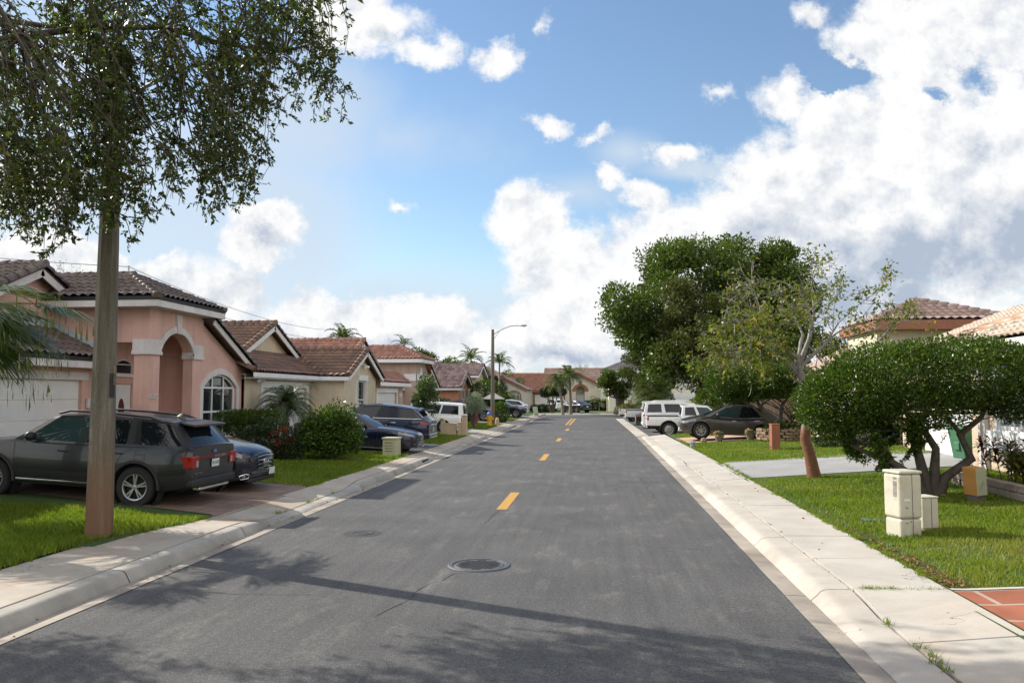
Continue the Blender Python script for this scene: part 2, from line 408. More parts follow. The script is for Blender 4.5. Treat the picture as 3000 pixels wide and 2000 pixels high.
def asphalt():
    m, nt, bs = nodes('asphalt'); co = coords(nt)
    fine = noise(nt, co, 58, 6, .8); mid = noise(nt, co, 14, 4); big = noise(nt, co, .55, 5, .6)
    c = ramp(nt, fine, [(.30, (.026, .026, .027)), (.47, (.074, .073, .074)), (.58, (.128, .127, .126)), (.70, (.34, .335, .32))]).outputs[0]
    mp = coords(nt, (1.3, .5, 1)); pat = noise(nt, mp, 1.6, 7, .72)
    f = ramp(nt, pat, [(.54, (0, 0, 0)), (.7, (1, 1, 1))]).outputs[0]
    dust = mixc(nt, mathn(nt, 'MULTIPLY', f, mathn(nt, 'MULTIPLY', mid, .62)), c, (.28, .27, .22))
    c = mixc(nt, .75, dust, ramp(nt, noise(nt, co, 19, 5, .75), [(.32, (.55, .55, .56)), (.5, (1, 1, 1)), (.70, (1.5, 1.49, 1.46))]).outputs[0], 'MULTIPLY')
    c = mixc(nt, .5, c, ramp(nt, noise(nt, coords(nt, (6, .25, 1)), 1.1, 5, .6), [(.3, (.62, .62, .63)), (.7, (1.15, 1.15, 1.14))]).outputs[0], 'MULTIPLY')
    c = mixc(nt, .8, c, ramp(nt, big, [(.3, (.70, .70, .72)), (.7, (1.15, 1.15, 1.14))]).outputs[0], 'MULTIPLY')
    nt.links.new(c, bs.inputs['Base Color'])
    bs.inputs['Roughness'].default_value = .82; bs.inputs['Specular IOR Level'].default_value = .35
    bump(nt, bs, fine, .8, .012); return m
M_ASPH = asphalt()
def concrete(name, a, b, stain=(.30, .17, .08), sf=.6):
    m, nt, bs = nodes(name); co = coords(nt)
    c = ramp(nt, noise(nt, co, 1.1, 7, .65), [(.3, a), (.7, b)]).outputs[0]
    c = mixc(nt, .35, c, ramp(nt, noise(nt, co, 70, 3, .7), [(.3, (.7, .7, .7)), (.7, (1.2, 1.2, 1.2))]).outputs[0], 'MULTIPLY')
    st = ramp(nt, noise(nt, co, .45, 6, .62), [(.5, (0, 0, 0)), (.72, (1, 1, 1))]).outputs[0]
    c = mixc(nt, mathn(nt, 'MULTIPLY', st, sf), c, stain)
    sp = ramp(nt, noise(nt, co, 5.5, 6, .75), [(.62, (1, 1, 1)), (.74, (.6, .58, .54))]).outputs[0]
    c = mixc(nt, .7, c, sp, 'MULTIPLY')
    wv = N(nt, 'ShaderNodeVectorMath', operation='ADD'); nt.links.new(co, wv.inputs[0]); nz = N(nt, 'ShaderNodeTexNoise', Scale=2.6, Detail=5); nt.links.new(co, nz.inputs['Vector']); nt.links.new(nz.outputs['Color'], wv.inputs[1])
    vo = N(nt, 'ShaderNodeTexVoronoi', feature='DISTANCE_TO_EDGE', Scale=.42); nt.links.new(wv.outputs[0], vo.inputs['Vector'])
    ck = mathn(nt, 'LESS_THAN', vo.outputs['Distance'], .0022); ck = mathn(nt, 'MULTIPLY', ck, mathn(nt, 'GREATER_THAN', noise(nt, co, .5, 2), .54))
    c = mixc(nt, mathn(nt, 'MULTIPLY', ck, .75), c, (.05, .042, .033))
    nt.links.new(c, bs.inputs['Base Color']); bs.inputs['Roughness'].default_value = .85
    bump(nt, bs, noise(nt, co, 120, 3, .7), .3, .004); return m
M_WALK = concrete('walk_concrete', (.30, .265, .22), (.44, .395, .335), (.36, .20, .09), .75)
M_WALKR = concrete('pale_concrete', (.36, .335, .295), (.47, .44, .395), (.34, .24, .15), .5)
M_KERB = concrete('kerb_concrete', (.25, .235, .21), (.43, .405, .36), (.12, .105, .09), .55)
M_KERBR = concrete('kerb_pale', (.34, .31, .27), (.48, .44, .39), (.22, .17, .13), .45)
M_GUTTER = concrete('gutter_concrete', (.20, .175, .15), (.40, .35, .29), (.10, .075, .055), .6)
M_DRIVE = concrete('grey_drive', (.24, .24, .24), (.32, .32, .315), (.30, .27, .25), .3)
def lawn_mat(name, a, b, c):
    m, nt, bs = nodes(name); co = coords(nt)
    k = ramp(nt, noise(nt, co, 22, 5, .7), [(.3, a), (.55, b), (.75, c)]).outputs[0]
    k = mixc(nt, ramp(nt, noise(nt, co, .8, 5), [(.55, (0, 0, 0)), (.75, (1, 1, 1))]).outputs[0], k, (.10, .085, .03))
    nt.links.new(k, bs.inputs['Base Color']); bs.inputs['Roughness'].default_value = .9
    bump(nt, bs, noise(nt, co, 60, 4, .7), .9, .03); return m
M_LAWN = lawn_mat('lawn_turf', (.022, .045, .008), (.045, .095, .012), (.075, .14, .02))
M_SOIL = mat('dry_ground', (.10, .095, .05), .95, .3, .2, .3)

g = MB(); g.add([(-900, -300, -.06), (900, -300, -.06), (900, 1500, -.06), (-900, 1500, -.06)], [(0, 1, 2, 3)])
struct(g, 'ground', M_SOIL)

# carriageway, junction at its far end, and the bays on the other side
ROADX0, ROADX1 = -5.72, 2.24
g = MB()
ys = [-14, 0, 20, 40, 60, 78]
sheet(g, [ROADX0, -2, ROADX1], ys, z=0)
g.add([(-5.72, 78, 0), (2.24, 78, 0), (40, 84, 0), (40, 95, 0), (3, 96.5, 0), (-5.72, 92, 0)], [(0, 1, 5), (1, 4, 5), (1, 2, 3, 4)])
g.add([(2.95, 45.9, .004), (11.3, 45.9, .004), (11.3, 79.5, .004), (2.3, 78, .004)], [(0, 1, 2, 3)])
struct(g, 'road', M_ASPH)
# painted centre marks and bay lines
def paint(name, col):
    m, nt, bs = nodes(name); co = coords(nt)
    w = ramp(nt, noise(nt, co, 40, 5, .75), [(.34, (0, 0, 0)), (.5, (1, 1, 1))]).outputs[0]
    nt.links.new(mixc(nt, mathn(nt, 'MULTIPLY', w, .92), (.07, .07, .07), col), bs.inputs['Base Color']); bs.inputs['Roughness'].default_value = .7
    return m
M_YEL = paint('yellow_paint', (.52, .28, .03)); M_WHL = paint('white_paint', (.62, .62, .60))
g = MB()
for y0, y1 in ((16.7, 19.6), (29.1, 32.2), (41, 43.9), (53, 56)):
    g.add([(-2.10, y0, .005), (-1.88, y0, .005), (-1.88, y1, .005), (-2.10, y1, .005)], [(0, 1, 2, 3)])
for x in (-2.42, -2.12):
    g.add([(x - .06, 62.5, .005), (x + .1, 62.5, .005), (x + .1, 79, .005), (x - .06, 79, .005)], [(0, 1, 2, 3)])
struct(g, 'centre_line_marking', M_YEL)
g = MB()
for y in (47.2, 49.9, 52.6, 55.3, 58.0, 60.7, 63.4, 66.1, 68.8, 71.5, 74.2):
    g.box(3.35, 9.0, y - .05, y + .05, .006, .009)
struct(g, 'parking_bay_marking', M_WHL)

def lerpf(pts, x):
    for (a, va), (b, vb) in zip(pts, pts[1:]):
        if x <= b:
            t = 0 if x <= a else (x - a) / (b - a); t = t * t * (3 - 2 * t); return va + (vb - va) * t
    return pts[-1][1]
KL = [(-20, .15), (13.4, .15), (14.8, .04), (19.2, .04), (20.6, .15), (28.3, .15), (29.6, .04), (35.6, .04), (37, .15), (43.2, .15), (44.4, .04), (50, .04), (51.4, .15), (59.5, .15), (60.5, .04), (67, .04), (68.4, .15), (73, .15), (74, .04), (82, .04), (83.5, .15), (96, .15)]
KR = [(-20, .13), (4.2, .13), (5.2, .04), (8.6, .04), (9.8, .13), (20.5, .13), (21.6, .045), (26.6, .045), (27.8, .13), (36.4, .13), (37.4, .05), (41.6, .05), (44.6, .07), (46, .03)]
WLX = lambda y: lerpf([(-20, -7.62), (11.2, -7.62), (14.4, -7.0), (26, -6.9), (60, -7.0), (96, -7.0)], y)
def kerb(name, prof, y0, y1, hk, m, step=.5, side=1, joint=3.4):
    """prof: (x, height share, extra) points; lengths of kerb separated by narrow joints"""
    g = MB(); y = y0
    while y < y1 - .01:
        ye = min(y1, y + joint); ysx = list(np.arange(y + .009, ye - .009, step)) + [ye - .009]
        vs = []
        for yy in ysx:
            h = hk(yy)
            for x, s, e in prof: vs.append((x + .004 * math.sin(yy * 3.1 + x * 9), yy, h * s + e))
        k = len(prof)
        fs = [(j * k + i, j * k + i + 1, (j + 1) * k + i + 1, (j + 1) * k + i) for j in range(len(ysx) - 1) for i in range(k - 1)]
        if side < 0: fs = [f[::-1] for f in fs]
        g.add(vs, fs); y = ye
    return struct(g, name, m, smooth=50)
kerb('kerb', [(-5.955, 0, -.03), (-5.96, 0, .004), (-6.02, .75, 0), (-6.05, .93, 0), (-6.10, 1, 0), (-6.235, 1, .004), (-6.24, 0, -.1)], -14, 92, lambda y: lerpf(KL, y), M_KERB, side=-1)
kerb('kerb', [(2.475, 0, -.02), (2.48, .04, 0), (2.545, .45, 0), (2.59, .82, 0), (2.64, .97, 0), (2.70, 1, 0), (2.925, 1, .006), (2.93, 0, -.1)], -14, 45.6, lambda y: lerpf(KR, y), M_KERBR)
kerb('gutter', [(2.22, 0, .007), (2.47, 0, -.002), (2.475, 0, -.05)], -14, 45.6, lambda y: .1, M_GUTTER, joint=6)
kerb('gutter', [(-5.70, 0, .008), (-5.95, 0, -.004), (-5.955, 0, -.05)], -14, 92, lambda y: .1, M_GUTTER, side=-1, joint=6)
def slabs(name, xin, xout, hin, y0, y1, pitch, m, rng):
    g = MB(); y = y0
    while y < y1:
        ye = min(y1, y + pitch); a, b = y + .011, ye - .011; d = [rng.uniform(-.004, .004) for _ in range(4)]
        q = [(xin, a, hin(a) + .012 + d[0]), (xout(a), a, .155 + d[1]), (xout(b), b, .155 + d[2]), (xin, b, hin(b) + .012 + d[3])]
        n = 4; ysx = np.linspace(a, b, n + 1)
        vs = []
        for t in ysx:
            s = (t - a) / (b - a); vs += [(xin, t, hin(t) + .012 + d[0] * (1 - s) + d[3] * s), (xout(t), t, .158 + d[1] * (1 - s) + d[2] * s)]
        vs += [(p[0], p[1], p[2] - .09) for p in list(vs)]; k = 2 * (n + 1)
        fs = []
        for j in range(n): fs.append((2 * j, 2 * j + 1, 2 * j + 3, 2 * j + 2))
        fs += [(0, k, k + 1, 1), (2 * n + 1, k + 2 * n + 1, k + 2 * n, 2 * n)]
        for j in range(n): fs += [(2 * j, 2 * j + 2, k + 2 * j + 2, k + 2 * j), (2 * j + 1, k + 2 * j + 1, k + 2 * j + 3, 2 * j + 3)]
        if xout(a) < xin: fs = [f[::-1] for f in fs]
        g.add(vs, fs); y = ye
    return struct(g, name, m, bevel=.006)
rr = random.Random(4)
slabs('sidewalk', -6.26, WLX, lambda y: lerpf(KL, y), -13.5, 92, 1.62, M_WALK, rr)
slabs('sidewalk', 2.965, lambda y: 4.02 - .012 * max(0, y - 25) if y > 25 else 4.02, lambda y: lerpf(KR, y), -12.93, 45.5, 1.75, M_WALKR, rr)
# flush concrete ribbon between carriageway and bays, and the walk round the far corner
g = MB(); y = 45.9
while y < 77.5:
    x = 2.22 - .012 * (y - 46); g.box(x, x + .72, y + .01, min(78, y + 3) - .01, -.05, .03); y += 3
struct(g, 'kerb_ribbon', M_WALKR, bevel=.008)
g = MB()
g.add([(-14, 93.4, .13), (-5.9, 92.2, .13), (3, 96.9, .13), (40, 95.4, .13), (40, 97, .13), (3, 98.6, .13), (-6, 95, .13), (-14, 95, .13)], [(0, 1, 6, 7), (1, 2, 5, 6), (2, 3, 4, 5)])
g.add([(-5.9, 92.2, .13), (3, 96.9, .13), (40, 95.4, .13), (-5.75, 92, 0), (3, 96.6, 0), (40, 95.1, 0)], [(0, 3, 4, 1), (1, 4, 5, 2)])
struct(g, 'pavement', M_WALKR)

g = MB(); g.box(2.6, 4.0, -13.5, 45.4, -.05, .02); g.box(-7.0, -6.1, -13.5, 91, -.05, .012); struct(g, 'joint_soil', mat('joint_dirt', (.05, .04, .028), .95, .3, 5))
# lots
g = MB(); sheet(g, [-60, -22, -15.03, -13, -11, -9, -7.65], [-14, 11.2], 0); sheet(g, [-60, -22, -15.03, -13, -11, -9, -7.2, -6.9], [11.2, 60, 140], -.002)
sheet(g, [3.9, 4.2, 6, 8, 10.03, 14, 70], [-14, 20, 45.9], 0)
g.add([(11.3, 45.9, .5), (70, 45.9, .5), (70, 90, .5), (11.3, 79.5, .5), (11.3, 79.5, 0), (11.3, 45.9, 0)], [(0, 1, 2, 3), (0, 3, 4, 5)])
g.add([(-60, 94.8, .14), (70, 98.4, .14), (70, 300, .3), (-60, 300, .3)], [(0, 1, 2, 3)])
struct(g, 'lawn', M_LAWN)
# drives
def pavers(name, col, mort, s):
    m, nt, bs = nodes(name); co = coords(nt, (s, s, s))
    br = N(nt, 'ShaderNodeTexBrick', Scale=1.0); nt.links.new(co, br.inputs['Vector'])
    br.inputs['Color1'].default_value = (*col, 1); br.inputs['Color2'].default_value = (*[c * .74 for c in col], 1); br.inputs['Mortar'].default_value = (*mort, 1)
    br.inputs['Mortar Size'].default_value = .022; br.inputs['Brick Width'].default_value = .5; br.inputs['Row Height'].default_value = .5
    c = mixc(nt, .5, br.outputs[0], ramp(nt, noise(nt, coords(nt), 2.2, 6), [(.3, (.55, .55, .55)), (.7, (1.2, 1.2, 1.2))]).outputs[0], 'MULTIPLY')
    nt.links.new(c, bs.inputs['Base Color']); bs.inputs['Roughness'].default_value = .7
    bump(nt, bs, br.outputs['Fac'], -.4, .006); return m
M_PAVE = pavers('brown_pavers', (.25, .165, .12), (.13, .10, .08), 1.05)
M_TERRA = pavers('terracotta_tile', (.36, .12, .06), (.38, .30, .24), .82)
M_TAN = concrete('tan_drive', (.42, .28, .19), (.52, .37, .26), (.3, .2, .14), .3)
def drive(name, pts_l, pts_r, m, dz=.012):
    """pts: matching edge points (x, y) going away from the street"""
    g = MB(); vs = []
    for (a, b) in zip(pts_l, pts_r):
        vs += [(a[0], a[1], zg(a[0]) + dz), (b[0], b[1], zg(b[0]) + dz)]
    fs = [(2 * i, 2 * i + 2, 2 * i + 3, 2 * i + 1) for i in range(len(pts_l) - 1)]
    if pts_l[0][0] < 0: fs = fs if pts_l[0][1] < pts_r[0][1] else [f[::-1] for f in fs]
    g.add(vs, fs); return struct(g, name, m)
def dx(y0, y1, xs, y2=None, y3=None):
    n = len(xs); y2 = y0 if y2 is None else y2; y3 = y1 if y3 is None else y3
    return [(x, y0 + (y2 - y0) * i / (n - 1)) for i, x in enumerate(xs)], [(x, y1 + (y3 - y1) * i / (n - 1)) for i, x in enumerate(xs)]
XD = [-6.98, -7.2, -9, -11, -13, -15.03, -15.6]
drive('driveway', *dx(14.1, 18.75, XD, 16.0, 21.8), M_PAVE)
drive('driveway', *dx(29.7, 35.4, XD), M_DRIVE)
drive('driveway', *dx(44.5, 49.9, XD), M_DRIVE)
drive('driveway', *dx(60.6, 66.9, XD), M_DRIVE)
drive('driveway', *dx(74.1, 82, XD), M_DRIVE)
XDR = [4.0, 4.2, 6, 8, 10.03, 11.3]
drive('driveway', *dx(22.0, 26.6, XDR, 22.9, 28.6), M_DRIVE)
drive('driveway', *dx(37.4, 41.5, XDR, 38, 43), M_TAN)
g = MB(); sheet(g, [4.04, 4.2, 6, 9], [4.6, 9.75], .012); struct(g, 'driveway', M_TERRA)
g = MB(); sheet(g, [4.04, 4.16], [37.35, 41.55], .02); struct(g, 'driveway_edging', M_TERRA)
g = MB(); sheet(g, [4.03, 4.2, 6, 9], [9.76, 9.84], .02); struct(g, 'driveway_edging', M_WALKR)
# ---------------------------------------------------------------- houses
def stucco(name, col, dirt=None):
    if name in MATS: return MATS[name]
    m, nt, bs = nodes(name); co = coords(nt)
    c = ramp(nt, noise(nt, co, 1.3, 6, .6), [(.3, [x * .85 for x in col]), (.7, [min(1, x * 1.08) for x in col])]).outputs[0]
    cs = coords(nt, (1.6, 1.6, .12)); st = ramp(nt, noise(nt, cs, 1.5, 6, .7), [(.5, (1, 1, 1)), (.8, (.74, .71, .67))]).outputs[0]
    nt.links.new(mixc(nt, .8, c, st, 'MULTIPLY'), bs.inputs['Base Color']); bs.inputs['Roughness'].default_value = .9
    bump(nt, bs, noise(nt, co, 55, 4, .65), .35, .006); MATS[name] = m; return m
def tiles(name, a, b, c, worn=(.42, .36, .31)):
    if name in MATS: return MATS[name]
    m, nt, bs = nodes(name)
    uv = nt.nodes.new('ShaderNodeUVMap'); fl = N(nt, 'ShaderNodeVectorMath', operation='FLOOR'); nt.links.new(uv.outputs[0], fl.inputs[0])
    wn = N(nt, 'ShaderNodeTexWhiteNoise', noise_dimensions='2D'); nt.links.new(fl.outputs[0], wn.inputs['Vector'])
    k = ramp(nt, wn.outputs['Value'], [(0, a), (.5, b), (1, c)]).outputs[0]
    co = coords(nt); w = ramp(nt, noise(nt, co, 3.5, 6, .72), [(.48, (0, 0, 0)), (.75, (1, 1, 1))]).outputs[0]
    k = mixc(nt, mathn(nt, 'MULTIPLY', w, .5), k, worn)
    k = mixc(nt, .5, k, ramp(nt, noise(nt, co, .7, 4), [(.3, (.6, .6, .6)), (.7, (1.15, 1.15, 1.15))]).outputs[0], 'MULTIPLY')
    nt.links.new(k, bs.inputs['Base Color']); bs.inputs['Roughness'].default_value = .48; bs.inputs['Specular IOR Level'].default_value = .5
    MATS[name] = m; return m
M_PINK = stucco('pink_stucco', (.66, .41, .345)); M_CREAM = stucco('cream_stucco', (.62, .52, .375)); M_TANW = stucco('tan_stucco', (.50, .37, .30))
M_SALM = stucco('salmon_stucco', (.46, .22, .14)); M_BEIGE = stucco('beige_stucco', (.52, .42, .31)); M_BUFF = stucco('buff_stucco', (.60, .55, .40))
M_PALE = stucco('pale_stucco', (.60, .55, .48)); M_IVORY = stucco('ivory_stucco', (.74, .71, .60)); M_RUST = stucco('rust_trim', (.28, .12, .075))
M_WTRIM = stucco('white_stucco', (.66, .62, .60)); M_WHITE = mat('white_paint_trim', (.74, .74, .73), .5, .06, 3, .05)
M_DOORW = mat('garage_door_paint', (.72, .71, .69), .5, .07, 1.5, .04); M_GUT = mat('dark_drip_edge', (.012, .011, .011), .5, .2)
M_FLASH = mat('grey_blue_flashing', (.44, .50, .54), .55, .15, 3, .1)
M_GLASS = glassm('window_glass', (.018, .022, .024), .02, .8)
M_GLASSL = glassm('pale_window_glass', (.22, .25, .26), .06, .6)
M_TDARK = tiles('dark_tiles', (.065, .048, .042), (.10, .072, .06), (.14, .10, .08), (.30, .26, .23))
M_TBROWN = tiles('brown_tiles', (.10, .055, .036), (.155, .078, .048), (.21, .105, .062), (.22, .15, .11))
M_TRED = tiles('red_tiles', (.23, .095, .065), (.31, .135, .09), (.39, .19, .13), (.46, .33, .27))
M_TSALM = tiles('rose_tiles', (.27, .18, .15), (.34, .23, .195), (.41, .29, .25), (.50, .40, .36))
M_TGREY = tiles('mottled_tiles', (.15, .09, .085), (.24, .16, .15), (.34, .25, .23), (.42, .33, .30))
M_TOLD = tiles('weathered_tiles', (.26, .20, .145), (.36, .28, .21), (.44, .34, .255), (.13, .11, .095))
M_TCLAY = tiles('clay_ridge_tiles', (.34, .18, .10), (.40, .24, .15), (.44, .29, .2), (.38, .31, .25))
M_TGR = tiles('grey_shingles', (.16, .14, .135), (.19, .17, .165), (.22, .2, .19), (.2, .18, .17))
M_TDUN = tiles('far_red_tiles', (.22, .085, .055), (.26, .10, .065), (.30, .12, .08), (.32, .2, .15))

class Roof:
    """barrel-tile slopes with ridge, hip and rake tiles, one mesh"""
    def __init__(s, w=.28, h=.38, amp=.055, na=6, lift=.03): s.lift = lift; s.bm = bmesh.new(); s.uv = s.bm.loops.layers.uv.new('UVMap'); s.w, s.h, s.amp, s.na = w, h, amp, na; s.k = 0
    def slope(s, poly, mi=0, lift=None):
        lift = s.lift if lift is None else lift
        
        P = [Vector(p) for p in poly]; u = (P[1] - P[0]); u.z = 0; u.normalize()
        n = (P[1] - P[0]).cross(P[-1] - P[0]).normalized()
        if n.z < 0: n = -n
        v = n.cross(u)
        if v.z < 0: v = -v
        us = [(p - P[0]).dot(u) for p in P]; vv = [(p - P[0]).dot(v) for p in P]
        cols = int(math.ceil((max(us) - min(us)) / s.w)) + 1; rows = int(math.ceil((max(vv) - min(vv)) / s.h)) + 1
        u0, v0 = min(us) - .01, min(vv) - .01
        bm = bmesh.new(); uvl = bm.loops.layers.uv.new('UVMap'); s.k += 100; na = s.na; lines = []
        prof = [s.amp * (.5 - .5 * math.cos(2 * math.pi * ((j % na) / na))) ** .8 for j in range(na * cols + 1)]
        for r in range(rows):
            for t, st in ((0, .032), (1, 0)):
                lines.append((r + t, [bm.verts.new(P[0] + u * (u0 + j * s.w / na) + v * (v0 + (r + t) * s.h) + n * (lift + prof[j] + st)) for j in range(na * cols + 1)]))
        for i in range(len(lines) - 1):
            r = i // 2
            for j in range(na * cols):
                f = bm.faces.new((lines[i][1][j], lines[i][1][j + 1], lines[i + 1][1][j + 1], lines[i + 1][1][j]))
                f.smooth = i % 2 == 0; f.material_index = mi
                for l in f.loops: l[uvl].uv = (j // na + .5 + s.k, r + .5)
        ce = sum(P, Vector()) / len(P)
        for a, b in zip(P, P[1:] + P[:1]):
            e = (b - a).normalized(); out = e.cross(n).normalized()
            if out.dot(ce - a) > 0: out = -out
            bmesh.ops.bisect_plane(bm, geom=bm.verts[:] + bm.edges[:] + bm.faces[:], plane_co=a, plane_no=out, clear_outer=True, dist=1e-5)
        me = bpy.data.meshes.new('tmp'); bm.to_mesh(me); bm.free(); s.bm.from_mesh(me); bpy.data.meshes.remove(me)
        # deck under the tiles
        q = [s.bm.verts.new(p - n * .03) for p in P]; f = s.bm.faces.new(q if (P[1] - P[0]).cross(P[2] - P[1]).z < 0 else q[::-1]); f.material_index = mi
        return s
    def caps(s, p0, p1, r=.11, pitch=.38, up=None, mi=0, na=7):
        p0, p1 = Vector(p0), Vector(p1); d = (p1 - p0); L = d.length; d.normalize(); k = max(1, int(round(L / pitch))); st = L / k
        a = Vector((0, 0, 1)).cross(d).normalized(); b = d.cross(a); s.k += 100
        for i in range(k):
            rings = []
            for t, rr in ((0, r * 1.12), (1.12, r * .92)):
                c = p0 + d * (i + t) * st + b * (.02 if t == 0 else .0)
                rings.append([s.bm.verts.new(c + a * rr * math.cos(w) + b * (rr * math.sin(w) - .02)) for w in np.linspace(-.25, math.pi + .25, na)])
            for j in range(na - 1):
                f = s.bm.faces.new((rings[0][j], rings[0][j + 1], rings[1][j + 1], rings[1][j])); f.smooth = True; f.material_index = mi
                for l in f.loops: l[s.uv].uv = (s.k + .5, i + .5)
            f = s.bm.faces.new(rings[0][::-1]); f.material_index = mi
            for l in f.loops: l[s.uv].uv = (s.k + .5, i + .5)
        return s
    def build(s, parent, mats, name='roof'):
        me = bpy.data.meshes.new(name); s.bm.to_mesh(me); s.bm.free()
        return link(me, name, mats, parent, True)
WX = dict(u=(0, 1, 0), v=(0, 0, 1))      # wall looking towards +X
WY = dict(u=(1, 0, 0), v=(0, 0, 1))      # wall looking towards -Y
WM = dict(u=(0, -1, 0), v=(0, 0, 1))     # wall looking towards -X
def garage_door(parent, o, u, w, h, m=None, inset=.12, panels=4, frame=None, fw=.14):
    """sectional door: o = lower corner on the wall plane, u along the wall, recessed"""
    o, u = Vector(o), Vector(u); n = u.cross(Vector((0, 0, 1))); g = MB()
    ph = h / panels; k = max(2, int(round(w / .62)))
    for i in range(panels):
        c = o + u * w / 2 - n * inset + Vector((0, 0, (i + .5) * ph))
        g.obox(c, u * (w / 2), Vector((0, 0, ph / 2 - .006)), n * .02)
        for j in range(k):
            g.obox(o + u * (w * (j + .5) / k) - n * (inset - .022) + Vector((0, 0, (i + .5) * ph)), u * (w / k / 2 - .07), Vector((0, 0, ph / 2 - .10)), n * .006)
    d = g.build('garage_door', m or M_DOORW, parent, bevel=.006, world=True)
    if frame:
        f = MB(); f.obox(o + u * (-fw / 2) + n * .02 + Vector((0, 0, h / 2)), u * fw / 2, Vector((0, 0, h / 2)), n * .022)
        f.obox(o + u * (w + fw / 2) + n * .02 + Vector((0, 0, h / 2)), u * fw / 2, Vector((0, 0, h / 2)), n * .022)
        f.obox(o + u * (w / 2) + n * .022 + Vector((0, 0, h + fw * .62)), u * (w / 2 + fw), Vector((0, 0, fw * .62)), n * .026)
        f.build('door_frame', frame, d, bevel=.006)
    return d
def window(parent, o, u, w, h, cols=2, rows=2, fr=.05, rise=0, glass=None, frame=None, inset=.08, trim=None, tw=.14, sill=True, name='window'):
    """framed window with glazing bars: pane, frame (sub-part), optional surround"""
    o, u = Vector(o), Vector(u); n = u.cross(Vector((0, 0, 1))); frame = frame or M_WHITE
    out = arch(0, w, 0, h, rise, 14) if rise else rect(0, w, 0, h)
    g = MB(); g.panel(out, [], o - n * inset, u, (0, 0, 1), .01)
    win = g.build(name, glass or M_GLASS, parent, world=True)
    f = MB(); inn = arch(fr, w - fr, fr, h, max(.02, rise - fr), 14) if rise else rect(fr, w - fr, fr, h - fr)
    f.panel(out, [inn], o - n * (inset - .05), u, (0, 0, 1), .045)
    for i in range(1, cols):
        x = w * i / cols; hh = h + (rise * (1 - ((x - w / 2) / (w / 2)) ** 2) - .01 if rise else -.01)
        f.obox(o + u * x - n * (inset - .03) + Vector((0, 0, hh / 2)), u * (fr * .45), Vector((0, 0, hh / 2)), n * .018)
    for j in range(1, rows + (1 if rise else 0)):
        z = h * j / rows
        f.obox(o + u * (w / 2) - n * (inset - .034) + Vector((0, 0, z)), u * (w / 2 - .01), Vector((0, 0, fr * .5)), n * .018)
    f.build('window_frame', frame, win)
    if trim:
        t = MB()
        if rise: t.panel(arch(-tw, w + tw, 0, h, rise + tw, 18), [arch(0, w, .0005, h, rise, 18)], o + n * .035, u, (0, 0, 1), .04)
        else: t.panel(rect(-tw, w + tw, -.02, h + tw), [rect(0, w, -.019, h)], o + n * .03, u, (0, 0, 1), .035)
        t.build('window_surround', trim, win, bevel=.006)
    if sill:
        t = MB(); t.obox(o + u * (w / 2) + n * .03 + Vector((0, 0, -.05)), u * (w / 2 + .08), Vector((0, 0, .035)), n * .05); t.build('window_sill', frame, win, bevel=.006)
    return win
def fascia(parent, pts, m, h=.2, t=.03, drip=None, name='fascia'):
    """board along the eave edges (tops of the board)"""
    g = MB(); gg = MB()
    for a, b in zip(pts, pts[1:]):
        a, b = Vector(a), Vector(b); d = (b - a).normalized(); n = d.cross(Vector((0, 0, 1))).normalized()
        upv = n.cross(d).normalized()
        if upv.z < 0: upv = -upv
        g.obox((a + b) / 2 - upv * h / 2, (b - a) / 2, upv * (h / 2), n * t / 2)
        if drip: gg.obox((a + b) / 2 + upv * .045, (b - a) / 2 , upv * .055, n * (t / 2 + .012))
    f = g.build(name, m, parent, bevel=.004, world=True)
    if drip: gg.build('drip_edge', drip, f)
    return f
def slab_soffit(mb, x0, x1, y0, y1, z): mb.box(x0, x1, y0, y1, z - .02, z)

